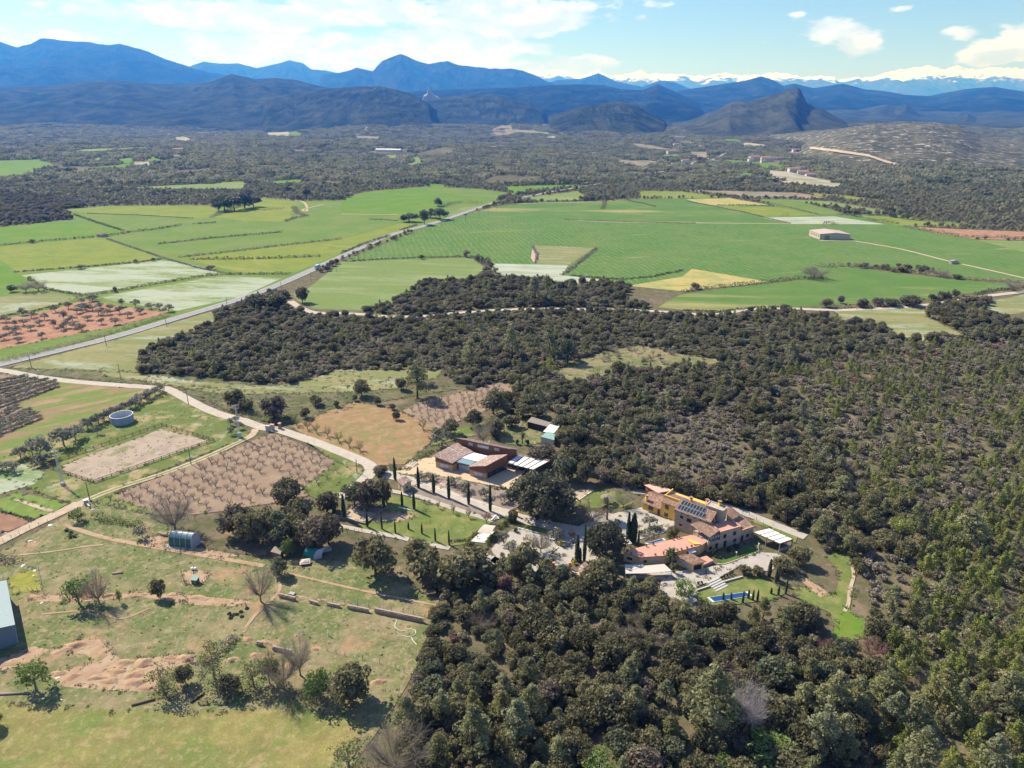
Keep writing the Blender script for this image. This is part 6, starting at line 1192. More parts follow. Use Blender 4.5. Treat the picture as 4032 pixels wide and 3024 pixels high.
bare_proto('barepale', 7, 7.5, 'm_twigpale', 'm_barkpale', 10, 30, .026, .22, 1, .12)
bare_proto('barered', 3.2, 2.6, 'm_twigred', 'm_barkgrey', 7, 8, .016, .25, 1, .2)
bare_proto('vase', 3.3, 2.4, 'm_twig', 'm_bark', 6, 7, .012, .24, 4, .35)
bare_proto('vasegreen', 3.3, 2.5, 'm_springpale', 'm_barkgrey', 6, 7, .02, .24, 2, .3)
for i in range(2):     # cypress: a tight spindle
    W, H = 1.15, 7.0; n = 1500; f = rng.random(n); r = W / 2 * np.clip(np.sin(np.pi * np.clip(f * .93 + .07, 0, 1)) ** .55 * (1 - f * .45), .04, 1) * rng.uniform(.8, 1.1, n); a = rng.uniform(0, 6.283, n)
    P_ = np.stack([r * np.cos(a), r * np.sin(a), .15 + f * (H - .15)], 1); N_ = np.stack([np.cos(a), np.sin(a), .5 + 0 * a], 1) + .5 * rng.normal(size=(n, 3)); N_ /= np.linalg.norm(N_, axis=1, keepdims=True)
    add_proto('cypress', W, H, leaf_mesh('crown', P_, N_, .10 * rng.uniform(.6, 1.3, n), rng.random(n), 'm_cypress', 1.6, 1.0), trunk_mesh('trunk', .07, .6, [(0, 0, H * .7)], 'm_bark'))
V = []
for k in range(34):    # palm fronds
    a = rng.uniform(0, 6.283); el_ = rng.uniform(-.5, 1.3); L = rng.uniform(1.5, 2.1); p = np.array([0, 0, 3.2]); d = np.array([math.cos(a) * math.cos(el_), math.sin(a) * math.cos(el_), math.sin(el_)])
    for s in range(6):
        q = p + d * L / 6; sd = np.cross(d, [0, 0, 1]); sd /= np.linalg.norm(sd) + 1e-6; w0 = .34 * math.sin(math.pi * (s + .6) / 7) + .05; w1 = .34 * math.sin(math.pi * (s + 1.6) / 7) + .02
        V.append([p - sd * w0, p + sd * w0, q + sd * w1, q - sd * w1]); p = q; d = d + np.array([0, 0, -.17]); d /= np.linalg.norm(d)
V = np.array(V); mb = MB()
for k in range(8): mb.tube((0, 0, k * .4 - .1), (0, 0, k * .4 + .32), .24, .2, 8)
tm = mb.mesh('trunk'); tm.materials.append(MATS['m_bark']); add_proto('palm', 4, 4.6, quads_mesh('crown', V, rng.random(len(V)), 'm_palm'), tm)
for i in range(5):     # a patch of far wood
    lobes = []
    for k in range(20):
        a = rng.uniform(0, 6.283); q = 13 * math.sqrt(rng.random()); r = rng.uniform(1.7, 3.1); h = rng.uniform(1.6, 4.2) * (1.5 if rng.random() < .12 else 1); lobes.append((q * math.cos(a), q * math.sin(a), h, r, r, r * .95))
    P_, N_, S_, T_ = cloud(lobes, 34, .72, .5, .8); add_proto('patch', 28, 8, leaf_mesh('patch', P_, N_, S_, T_, 'm_far'), None)

NAMES = {'oak': ('holm_oak', 'oak tree'), 'bigoak': ('great_oak', 'oak tree'), 'shrub': ('shrub', 'shrub'), 'darkpine': ('dark_pine', 'pine tree'), 'spring': ('spring_tree', 'tree'), 'springpale': ('budding_tree', 'tree'), 'reddish': ('russet_shrub', 'shrub'), 'olive': ('olive_tree', 'olive tree'),
         'topiary': ('clipped_shrub', 'shrub'), 'flowerbush': ('flowering_bush', 'shrub'), 'brownbush': ('dry_bush', 'shrub'), 'pine': ('pine_tree', 'pine tree'), 'youngpine': ('young_pine', 'pine tree'), 'umbrella': ('umbrella_pine', 'pine tree'), 'bare': ('leafless_tree', 'tree'), 'barepale': ('silver_leafless_tree', 'tree'), 'barered': ('reddish_bare_tree', 'tree'), 'vase': ('orchard_tree', 'fruit tree'), 'vasegreen': ('budding_fruit_tree', 'fruit tree'), 'cypress': ('cypress_tree', 'cypress'), 'palm': ('palm_tree', 'palm')}
def plant(kind, p, w, h, label, group=None, var=None):
    pr = PROTO[kind]; k = random.randrange(len(pr['v'])) if var is None else var % len(pr['v']); crown, trunk = pr['v'][k]; nm, cat = NAMES[kind]
    t = empty(nm, p, random.uniform(0, 6.283), label, cat, group); t.scale = (w / pr['W'], w / pr['W'], h / pr['H'])
    link('trunk', trunk, None, t); link('crown', crown, None, t); return t
PLANTED = []
def tree(kind, view, x, y, wpx, ytop, label, group=None, var=None):
    p = PG(view, x, y); h = height_at(view, x, y, ytop, p); w_ = wpx * VW[view][2] * mpp(p); h = max(h, .45 * w_) if kind not in ('cypress',) else h
    # the highest pixel belongs to the far side of a round crown: take that depth off again
    if kind in ('oak', 'bigoak', 'olive', 'spring', 'shrub', 'springpale', 'reddish', 'darkpine', 'brownbush'): h = max(h - .12 * w_, .5 * w_)
    PLANTED.append((p.x, p.y, w_ * .42)); return plant(kind, p, w_, h, label, group, var)

# ------------------------------------------------------------------ plants placed one by one
for i, (x, y, t_) in enumerate([(155, 800, 560), (410, 890, 660), (575, 945, 735), (740, 1005, 760), (955, 1070, 830), (1190, 1145, 855)]):
    tree('cypress', 'F', x, y, 38, t_, '%s tall cypress of the row along the drive, counting from the hut' % ORD[i], 'cypresses along the drive')
for i, (x, y, t_) in enumerate([(12, 1340, 1185), (157, 1380, 1245), (300, 1340, 1255), (447, 1390, 1275), (592, 1470, 1320), (742, 1510, 1350)]):
    tree('cypress', 'F', x, y, 22, t_, '%s small cypress in the thin row along the lawn, from the bowling court' % ORD[i], 'small cypresses along the lawn')
for (v, x, y, w_, t_, lb) in [('F', 35, 1115, 34, 820, 'tall dark cypress at the corner of the bowling court'), ('F', 62, 1050, 26, 870, 'slimmer cypress behind the tall one at the bowling court'), ('F', 232, 1085, 30, 930, 'dark cypress below the hut, left of a pair'), ('F', 362, 1125, 36, 915, 'dark cypress below the hut, right of a pair'), ('E', 917, 1290, 36, 1100, 'stout cypress standing left of the bowling court'), ('E', 838, 1275, 28, 1175, 'short cypress beside the stout one left of the court'), ('E', 1100, 1360, 22, 1240, 'small cypress at the near corner of the bowling court'),
    ('G', 158, 905, 44, 680, 'thick cypress at the fork of the lower drive'), ('G', 187, 908, 26, 790, 'short cypress between the two tall ones at the drive fork'), ('G', 222, 910, 34, 600, 'tallest cypress at the fork of the lower drive'), ('G', 600, 735, 40, 480, 'tall cypress left of the clipped hedge by the plunge pool'), ('G', 645, 740, 70, 490, 'broad dark cypress behind the plunge pool'), ('G', 692, 765, 20, 640, 'slim cypress at the end of the clipped hedge'), ('G', 1830, 1040, 36, 890, 'cypress at the end of the gravel terrace'), ('G', 1888, 1092, 28, 960, 'cypress on the bank right of the pool lawn, left of two'), ('G', 1908, 1085, 22, 990, 'cypress on the bank right of the pool lawn, right of two'), ('F', 1608, 1640, 26, 1510, 'small cypress in the gravel garden')]:
    tree('cypress', v, x, y, w_, t_, lb, 'single cypresses')
for i, (x, y, t_) in enumerate([(1430, 1245, 1180), (1498, 1240, 1180), (1600, 1272, 1165), (1650, 1232, 1155), (1688, 1248, 1155), (1728, 1252, 1155), (1848, 1190, 1138), (1910, 1202, 1120), (1975, 1190, 1060)]):
    tree('cypress', 'G', x, y, 22, t_, '%s young cypress beside the swimming pool, counting from the steps side' % ORD[i], 'cypresses beside the pool')
SING = [
    ('oak', 'E', 460, 1165, 265, 950, 'holm oak at the lower right corner of the bare orchard'), ('oak', 'E', 780, 1240, 205, 1055, 'round holm oak left of the stout cypress at the court'), ('oak', 'E', 1205, 940, 130, 855, 'small round holm oak at the bend of the drive'),
    ('spring', 'J', 620, 445, 115, 285, 'light green tree in front of the dark oaks above the tarpaulin'), ('oak', 'J', 558, 578, 140, 432, 'small holm oak with clear trunk beside the footpath junction'), ('oak', 'J', 1255, 590, 330, 250, 'broad holm oak on the pasture edge below the cypress lawn'), ('oak', 'J', 1580, 590, 340, 285, 'holm oak between the broad one and the arbour'), ('oak', 'J', 1900, 660, 440, 345, 'wide holm oak in front of the arbour and gravel garden'), ('oak', 'J', 1635, 680, 110, 550, 'small upright oak at the edge of the wood by the pallets'),
    ('bare', 'I', 1530, 425, 240, 140, 'dense grey leafless tree left of the dark clump'), ('spring', 'I', 678, 335, 150, 195, 'small green tree beside the concrete blocks at the track'), ('olive', 'I', 1240, 482, 130, 358, 'small olive left of the tunnel shelter'), ('spring', 'I', 690, 1060, 260, 765, 'leaning green tree on the earth bank in the pasture'), ('bare', 'I', 868, 1060, 175, 808, 'grey leafless tree on the earth bank'), ('spring', 'I', 1045, 1050, 60, 912, 'tiny green shrub tree on the earth bank'), ('oak', 'I', 1385, 1000, 140, 812, 'small dark oak at the end of the earth bank'),
    ('bare', 'J', 420, 775, 165, 560, 'slender leafless tree at the corner of the stone walls'), ('spring', 'K', 212, 470, 205, 265, 'sparse green tree beside the dirt mounds'), ('springpale', 'K', 955, 490, 210, 275, 'pale budding tree in the hedge line beside the mounds'), ('oak', 'K', 1078, 435, 95, 305, 'little dark oak in the hedge line'), ('springpale', 'K', 1245, 400, 190, 130, 'thin budding tree leaning over the hedge line'), ('oak', 'K', 1335, 490, 125, 365, 'low dark oak bush in the hedge line'), ('springpale', 'K', 1475, 450, 180, 255, 'yellowish budding tree in the hedge line'), ('spring', 'K', 1565, 430, 140, 235, 'fresh green tree in the middle of the hedge line'), ('bare', 'K', 1650, 460, 165, 265, 'leafless thicket tree in the hedge line'), ('bare', 'K', 1745, 385, 125, 175, 'thin leafless tree behind the hedge line'), ('spring', 'K', 1860, 520, 185, 310, 'loose green tree near the end of the hedge line'), ('oak', 'K', 2035, 530, 250, 300, 'dark oak at the right end of the hedge line'), ('oak', 'K', -25, 680, 90, 560, 'dark tree cut by the left edge above the meadow'),
    ('oak', 'E', 1055, 325, 145, 160, 'dense oak standing beside the upper flower meadow'), ('pine', 'E', 1495, 335, 230, 45, 'large pale pine at the head of the upper orchard'), ('oak', 'E', 1368, 270, 95, 152, 'oak just left of the large pale pine'), ('oak', 'E', 365, 490, 235, 280, 'broad oak beyond the gate pillars'), ('oak', 'E', 55, 410, 185, 235, 'oak beside the transformer pylon'), ('oak', 'E', 140, 440, 120, 320, 'low oak right of the transformer pylon'), ('oak', 'E', 690, 395, 125, 298, 'rounded oak bush on the upper verge'), ('oak', 'E', 612, 495, 92, 398, 'round oak bush at the corner of the rust-coloured field'), ('oak', 'E', 855, 408, 62, 343, 'small oak bush on the upper edge of the rust-coloured field'), ('oak', 'E', 1005, 360, 58, 298, 'small oak bush below the dense upper oak'), ('oak', 'E', 1180, 393, 68, 312, 'small oak at the top corner of the rust-coloured field'), ('oak', 'E', 1297, 428, 58, 368, 'round little oak, upper of two beside the orchard path'), ('oak', 'E', 1332, 510, 72, 423, 'little oak with thin trunk, lower of two beside the orchard path'), ('oak', 'E', 2095, 460, 230, 230, 'large oak right of the upper orchard'), ('oak', 'E', 1935, 555, 165, 408, 'oak below the upper orchard'), ('oak', 'E', 2105, 615, 175, 458, 'oak behind the modern house roof'), ('oak', 'E', 1760, 625, 160, 478, 'dark oak left of the modern house, upper'), ('olive', 'E', 1690, 715, 215, 540, 'grey rounded tree left of the modern house, lower'),
    ('bare', 'F', 1115, 410, 170, 190, 'brownish leafless bush behind the modern house'), ('bigoak', 'F', 1765, 1190, 690, 640, 'huge spreading holm oak right of the modern house yard'), ('oak', 'F', 1750, 600, 300, 365, 'oak behind the carport'), ('bigoak', 'G', 405, 870, 340, 512, 'dense dark oak between the drive fork and the farmhouse'), ('palm', 'F', 1540, 412, 100, 265, 'palm between two clipped shrubs behind the modern house'), ('palm', 'G', 420, 545, 160, 365, 'shaggy palm beside the round lawn'), ('palm', 'G', 968, 935, 125, 785, 'tall palm against the terrace wing'), ('palm', 'G', 995, 1010, 80, 920, 'low palm below the tall palm at the terrace'), ('topiary', 'F', 1483, 418, 46, 352, 'clipped round shrub left of the palm'), ('topiary', 'F', 1598, 428, 56, 350, 'clipped round shrub right of the palm'),
    ('olive', 'Q', 305, 520, 190, 320, 'olive at the back left of the gravel garden'), ('olive', 'Q', 455, 660, 290, 470, 'wide old olive at the front of the gravel garden'), ('bare', 'Q', 845, 650, 260, 370, 'leafless tree in the middle of the gravel garden'), ('olive', 'Q', 1075, 495, 230, 265, 'olive at the kerb of the gravel garden'), ('barered', 'Q', 1295, 460, 150, 300, 'small reddish leafless tree beside the drive'), ('flowerbush', 'Q', 1135, 555, 100, 480, 'orange-yellow flowering bush at the gravel garden corner'), ('flowerbush', 'F', 950, 1490, 55, 1420, 'bright yellow flowering bush at the foot of the arbour'), ('flowerbush', 'Q', 1330, 810, 80, 745, 'yellow flowering bush beside the lower gatepost'),
    ('olive', 'G', 790, 605, 150, 488, 'old olive in the farmhouse courtyard'), ('oak', 'G', 985, 705, 145, 588, 'bushy tree at the corner of the terracotta terrace'), ('spring', 'G', 1100, 1215, 235, 1035, 'rounded fresh green tree beside the garden steps'), ('bare', 'G', 290, 560, 230, 400, 'wide leafless tree at the edge of the round lawn'), ('bare', 'G', 560, 440, 120, 320, 'leafless tree at the far side of the round lawn'), ('oak', 'G', 1615, 1020, 130, 925, 'rounded shrub above the pool lawn, left of two'), ('oak', 'G', 1735, 1030, 130, 935, 'rounded shrub above the pool lawn, right of two'), ('oak', 'G', 360, 1150, 350, 850, 'broad oak in front of the lodge and awning'), ('oak', 'G', 560, 1190, 220, 1040, 'oak in front of the awning'), ('oak', 'G', 790, 1190, 230, 1040, 'oak right of the awning front'), ('oak', 'G', 1960, 1000, 210, 860, 'oak beside the gravel terrace end'), ('oak', 'G', 2090, 930, 180, 740, 'oak right of the white pavilion'), ('pine', 'G', 1690, 230, 200, 20, 'pale pine behind the farmhouse, left of two'), ('pine', 'G', 2060, 330, 190, 110, 'pale pine behind the farmhouse, right of two'),
    ('umbrella', 'H', 1232, 750, 215, 500, 'bright umbrella pine with a bare trunk on the right slope'), ('umbrella', 'H', 1610, 790, 130, 520, 'slim pale umbrella pine right of the bright one'), ('pine', 'H', 1760, 700, 320, 400, 'tall silvery pine on the right slope'), ('pine', 'H', 1350, 620, 200, 350, 'olive-toned pine behind the umbrella pine'), ('pine', 'H', 790, 360, 250, 150, 'broad pale pine on the slope above the service lane'), ('barepale', 'L', 1325, 550, 92, 425, 'silvery leafless tree in the dark wood'), ('reddish', 'L', 555, 105, 70, 40, 'russet shrub at the top edge of the wood'), ('reddish', 'L', 397, 275, 42, 235, 'small russet shrub in the wood near the pasture'), ('reddish', 'L', 1000, 420, 45, 380, 'russet shrub in the middle of the wood'), ('barered', 'L', 1575, 290, 70, 260, 'pinkish leafless tree at the wood edge'), ('barered', 'L', 1720, 320, 110, 262, 'wide pinkish thicket right of the bright grass'), ('barered', 'H', 1020, 1370, 90, 1270, 'pale pink bush beside the bright grass'),
    ('spring', 'L', 1400, 640, 200, 545, 'yellow-green leafy tree at the bottom edge of the wood'), ('spring', 'L', 860, 690, 150, 610, 'fresh green tree at the lower edge, right of the grey pines'), ('spring', 'L', 1250, 690, 110, 625, 'low fresh green tree at the lower edge'), ('springpale', 'L', 60, 680, 150, 560, 'budding thicket at the corner of the meadow'), ('bare', 'L', 210, 690, 140, 560, 'brown leafless thicket right of the meadow'),
    ('darkpine', 'A', 1455, 215, 130, 75, 'dark pine clump tree among the fields, left'), ('darkpine', 'A', 1585, 200, 150, 50, 'dark pine clump tree among the fields, right'), ('darkpine', 'A', 1420, 218, 90, 120, 'low dark pine at the left end of the clump among the fields'), ('darkpine', 'A', 1520, 212, 110, 90, 'middle dark pine of the clump among the fields'), ('darkpine', 'A', 1645, 190, 90, 95, 'small dark pine at the right end of the clump among the fields'), ('darkpine', 'A', 1865, 95, 55, 40, 'lone dark pine at the forest edge, left of two'), ('darkpine', 'A', 1985, 130, 60, 52, 'lone dark pine at the forest edge, right of two'), ('darkpine', 'B', 540, 305, 75, 180, 'front dark pine of the clump beside the road'), ('darkpine', 'B', 440, 285, 120, 205, 'left dark tree of the clump beside the road'), ('darkpine', 'B', 640, 270, 110, 165, 'right dark pine of the clump beside the road'), ('darkpine', 'B', 580, 260, 90, 175, 'back dark pine of the clump beside the road'), ('darkpine', 'B', 625, 185, 70, 110, 'dark tree on the field corner above the road clump'), ('darkpine', 'B', 1030, 160, 70, 95, 'dark tree beside the far road junction'), ('shrub', 'A', 525, 590, 65, 550, 'round bush on the line below the yellow-green field'), ('shrub', 'A', 880, 555, 32, 522, 'small round bush right of the first on the field line'), ('shrub', 'A', 995, 540, 34, 513, 'small bush at the end of the field line'), ('shrub', 'A', 1365, 595, 60, 553, 'round bush on the corner of the flower meadow'), ('shrub', 'A', 210, 422, 45, 388, 'dark bush on the boundary of the bright field'), ('shrub', 'A', 745, 740, 40, 700, 'small tree on the hedgerow between the flower meadows'), ('shrub', 'A', 85, 740, 70, 680, 'dark bush at the left edge beside the fields'), ('bare', 'A', 250, 735, 90, 668, 'grey bush group beside the dark bush'), ('bare', 'A', 170, 740, 70, 680, 'low grey bush at the left edge'), ('oak', 'A', 1960, 810, 90, 685, 'oak at the mouth of the forest track'), ('oak', 'A', 1690, 850, 170, 720, 'oak at the roadside tip of the wood'), ('oak', 'A', 1800, 850, 150, 725, 'second oak at the roadside tip of the wood'), ('oak', 'B', 920, 650, 90, 590, 'grey-green oak beside the flower field'), ('oak', 'B', 972, 655, 50, 612, 'round dark bush beside the flower field'), ('oak', 'B', 972, 580, 34, 540, 'small bush at the meadow corner'),
    ('spring', 'C', 840, 620, 70, 560, 'yellowish tree at the head of the field hedge'), ('bare', 'C', 850, 650, 130, 585, 'grey thicket below the yellowish tree'), ('oak', 'C', 930, 840, 80, 765, 'first oak in the row along the lower wheat field'), ('oak', 'C', 1022, 815, 50, 752, 'second oak in the row along the lower wheat field'), ('oak', 'C', 1160, 840, 95, 768, 'third oak in the row along the lower wheat field'), ('oak', 'C', 1260, 830, 85, 760, 'fourth oak in the row along the lower wheat field'), ('oak', 'C', 1350, 830, 110, 762, 'fifth oak in the row along the lower wheat field'), ('oak', 'C', 1470, 830, 150, 742, 'largest oak in the row along the lower wheat field'), ('oak', 'C', 1610, 795, 55, 742, 'oak at the far end of the row by the track'), ('bare', 'C', 2140, 730, 90, 665, 'grey leafless tree beside the track at the right edge'), ('oak', 'C', 80, 720, 70, 668, 'round tree at the corner of the stubble field'), ('oak', 'C', 1420, 610, 80, 562, 'round tree on the hedge of the upper wheat'), ('bare', 'C', 1670, 640, 90, 595, 'grey tree on the hedge of the upper wheat'), ('oak', 'C', 1775, 655, 70, 618, 'dark bush right of the grey tree on the hedge'),
    ('pine', 'B', 1250, 810, 130, 640, 'tall pine in the wood above the forest track, left'), ('pine', 'B', 1330, 800, 120, 630, 'tall pine in the wood above the forest track, right'), ('pine', 'B', 1345, 1180, 120, 960, 'tall pine on the edge of the brown clearing, left'), ('darkpine', 'B', 1465, 1195, 150, 990, 'tall dark pine on the edge of the brown clearing, right'), ('pine', 'B', 1105, 1180, 130, 950, 'tall loose pine in the middle wood'), ('pine', 'B', 845, 1220, 140, 1050, 'pale pine in the middle wood'), ('pine', 'B', 505, 1330, 150, 1195, 'pale pine beside the upper flower meadow'), ('pine', 'C', 690, 1200, 95, 1060, 'pine rising from the right-hand wood'), ('pine', 'C', 545, 1180, 80, 1060, 'pine rising beside the small clearing'),
]
for s in SING: tree(*s)
for (v, lst, lb, grp) in [
    ('E', [(40, 1400, 250, 1150), (160, 1480, 260, 1190), (300, 1450, 250, 1170), (420, 1490, 270, 1200), (560, 1470, 260, 1200), (690, 1530, 270, 1225), (790, 1490, 220, 1235), (560, 1330, 200, 1100), (150, 1360, 200, 1180)], 'holm oak in the dark clump above the tunnel shelter', 'oaks above the tunnel shelter'),
    ('E', [(1000, 1185, 210, 955), (1110, 1205, 240, 940), (1220, 1175, 180, 935)], 'holm oak in the clump beside the cream hut', 'oaks beside the cream hut')]:
    for q in lst: tree('oak', v, *q, lb, grp)
for (x, y, w_, t_) in [(2000, 800, 300, 500), (1930, 650, 230, 470), (2110, 660, 290, 370), (2010, 430, 260, 190), (2160, 440, 260, 170), (2200, 830, 230, 560), (1950, 250, 200, 60), (2130, 250, 230, 30), (1420, 230, 220, 60), (1240, 330, 200, 100), (1700, 110, 220, -60), (1550, 110, 220, -70)]: tree('oak', 'F', x, y, w_, t_, 'holm oak in the grove between the modern house and the farmhouse', 'oaks between the two houses')
for k in range(17):
    x = 380 + k * 78; y = 205 + (x - 380) * .175 + random.uniform(-12, 8); tree('oak', 'G', x, y, random.uniform(130, 190), y - random.uniform(110, 150), 'holm oak in the dark row along the service lane behind the farmhouse', 'oaks along the service lane')
for k in range(26):
    x, y = random.uniform(1290, 1560), random.uniform(752, 795); tree(random.choice(('olive', 'shrub', 'bare', 'vase')), '0', x, y, random.uniform(9, 17), y - random.uniform(8, 15), 'small tree or bush scattered over the clearing in the middle wood', 'small trees of the clearing')
OLV = [(40, 935), (60, 1000), (100, 960), (150, 890), (205, 910), (200, 990), (290, 920), (260, 955), (275, 1040), (120, 1065), (105, 1010), (350, 970), (400, 990), (430, 975), (360, 870), (415, 915), (445, 850), (470, 930), (490, 975), (530, 990), (525, 855), (570, 925), (600, 860), (640, 890), (660, 950), (650, 845), (695, 890), (715, 860), (750, 950), (790, 835), (830, 905), (880, 840), (910, 880), (980, 850), (1035, 855), (1095, 870), (155, 955), (30, 1050), (500, 880), (-60, 980), (560, 860), (600, 800), (530, 815), (780, 880)]
for (x, y) in OLV: tree('olive', 'A', x, y, random.uniform(52, 78), y - random.uniform(48, 68), 'olive tree standing on the red soil left of the road', 'olives on the red soil')
for i in range(15):
    f = i / 14; x, y = 760 + f * 640 + random.uniform(-15, 15), 640 - f * 310 + random.uniform(-8, 8); tree('olive', 'D', x, y, 125 - 35 * f, y - 120 + 30 * f, 'olive in the straight row behind the water tank', 'olives behind the tank')
for (x, y, w_, t_) in [(180, 895, 170, 760), (290, 880, 150, 700), (370, 900, 190, 670), (560, 790, 220, 580), (660, 730, 180, 570), (850, 690, 80, 600), (60, 1010, 140, 900), (130, 1015, 110, 905), (-40, 1000, 140, 890), (380, 940, 200, 850)]: tree('olive', 'D', x, y, w_, t_, 'bushy olive between the paddock and the ploughed strips', 'bushy olives near the paddock')
for (x, y) in [(2010, 610), (2015, 690), (2090, 640), (2060, 590)]: tree('olive', 'D', x, y, 75, y - 85, 'small olive beside the transformer pylon', 'olives at the pylon')
for r_, (x0, y0, x1, y1) in enumerate([(-60, 250, 250, 195), (-60, 310, 330, 215), (-60, 370, 420, 222), (-60, 420, 500, 235), (-60, 470, 500, 268), (-60, 560, 150, 450), (-60, 620, 280, 480), (-60, 670, 340, 510), (-60, 710, 355, 545)]):
    n = max(4, int((x1 - x0) / 42))
    for k in range(n): f = (k + .5) / n; x, y = x0 + (x1 - x0) * f, y0 + (y1 - y0) * f; tree('olive', 'D', x, y, 78, y - 52, 'olive bush in the close-planted hedge rows at the left edge', 'hedge-row olives')
# bare orchard: rows of pruned vase-shaped trees
u0, u1, u2 = P3('E', 340, 660), P3('E', 800, 880), P3('D', 1100, 1230)
def orchard(pts, rowvec, colvec, poly, kind, label, group, w_=3.3, h_=2.5):
    pol = np.array([(q.x, q.y) for q in poly]); o = pts; out = []
    for i in range(-30, 31):
        for j in range(-30, 31):
            p = o + rowvec * i + colvec * j + Vector((random.uniform(-.5, .5), random.uniform(-.5, .5), 0)); out.append(p)
    ins = in_poly(np.array([(p.x, p.y) for p in out]), pol)
    for p, k in zip(out, ins):
        if k and random.random() > .06: s = random.uniform(.8, 1.15); plant(kind, p, w_ * s, h_ * s * random.uniform(.9, 1.1), label, group)
op = [P3('0', *q) for q in ((225, 1083), (590, 940), (650, 965), (755, 1018), (690, 1055), (600, 1075), (420, 1105), (330, 1107))]
rv = 1.08 * (P3('D', 1950, 920) - P3('D', 1750, 1010)).normalized() * 4.6; cv = Vector((-rv.y, rv.x, 0)).normalized() * 4.4
orchard(P3('D', 1900, 960), rv, cv, op, 'vase', 'bare pruned fruit tree in the big orchard beside the farm track', 'big orchard', 3.3, 2.6)
op2 = [P3('E', *q) for q in ((1400, 440), (1520, 390), (1780, 320), (2180, 225), (2200, 330), (1980, 440), (1660, 570))]
orchard(P3('E', 1800, 400), rv * .95, cv * .95, op2, 'vase', 'bare fruit tree in the upper orchard left of the pines', 'upper orchard', 3.0, 2.5)
for i, (x, y) in enumerate([(540, 555), (625, 585), (695, 610), (785, 640), (870, 680), (955, 720), (1040, 755), (1540, 585)]): tree('vasegreen', 'E', x, y, 90, y - 70, '%s budding fruit tree of the row beside the drive through the rust-coloured field' % ORD[i], 'budding fruit trees along the drive')
for (x, y, w_, t_) in [(440, 800, 150, 700), (560, 800, 140, 705), (770, 860, 150, 755), (900, 930, 190, 800), (1130, 985, 150, 860), (1340, 1040, 170, 910)]: tree('olive', 'F', x, y, w_, t_, 'sparse olive in the planting bed above the drive', 'olives above the drive')
for (x, y, w_, t_) in [(475, 1060, 40, 1000), (625, 1115, 60, 1030), (790, 1170, 70, 1060), (955, 1215, 80, 1110), (1150, 1275, 130, 1140)]: tree('barered', 'F', x, y, w_, t_, 'small leafless fruit tree along the footpath above the lawn', 'fruit trees above the lawn')
for (x, y) in [(1440, 1050), (1465, 1040), (1490, 1030), (1512, 1018), (1420, 1062), (1215, 1110), (1245, 1105)]: tree('topiary', 'G', x, y, 26, y - 32, 'small clipped ball shrub beside the garden steps', 'ball shrubs by the steps')
for (v, x, y, w_, t_, lb) in [('Q', 795, 175, 85, 100, 'pale clipped ball shrub beside the drive under the great oak'), ('Q', 1005, 190, 60, 110, 'dark clipped cone shrub beside the drive'), ('G', 640, 290, 50, 245, 'clipped ball shrub in the rockery'), ('G', 1350, 860, 60, 780, 'rounded shrub against the stone wing, left'), ('G', 1480, 820, 50, 780, 'low shrub against the stone wing, middle'), ('G', 1545, 800, 60, 750, 'shrub against the stone wing, right'), ('F', 1465, 1370, 60, 1315, 'low conical shrub at the kerb of the gravel garden')]: tree('topiary', v, x, y, w_, t_, lb)
for (x, y, w_) in [(290, 720, 100), (400, 740, 110), (490, 760, 90), (560, 770, 100), (650, 790, 100), (730, 800, 110)]: tree('shrub', 'Q', x, y, w_, y - 85, 'low leafy shrub along the front of the gravel garden', 'shrubs fronting the gravel garden')

# ------------------------------------------------------------------ hedgerows: a continuous strip of bush is one thing
def hedge(view, pts, w_, h_, label, mat='m_maquis', per=16, step=1.1, size=.2, name='hedgerow', boxy=False, cat='hedge'):
    c = [PG(view, *p) for p in pts]; o = c[0]; lobes = []
    for a, b in zip(c[:-1], c[1:]):
        n = max(1, int((b - a).length / step))
        for k in range(n):
            p = a.lerp(b, (k + rng.random()) / n) - o; r = w_ / 2 * (1 if boxy else rng.uniform(.45, 1.15)); hh = h_ * (1 if boxy else rng.uniform(.4, 1.15)); lobes.append((p.x + rng.normal() * w_ * .12, p.y + rng.normal() * w_ * .12, hh * .5, r, r, hh * .55))
    P_, N_, S_, T_ = cloud(lobes, per, size, .6, .6)
    if boxy:
        P_ = P_ * 1.0; P_[:, 2] = np.clip(P_[:, 2], .02, h_)
    ob = link(name, leaf_mesh(name, P_, N_, S_, T_, mat)); ob.location = o; return tag(ob, label, cat, kind='stuff' if any(q in label for q in ('scrub', 'bramble', 'bush', 'thin', 'ditch', 'dry', 'dense', 'shrubs', 'growth', 'brush')) else None)
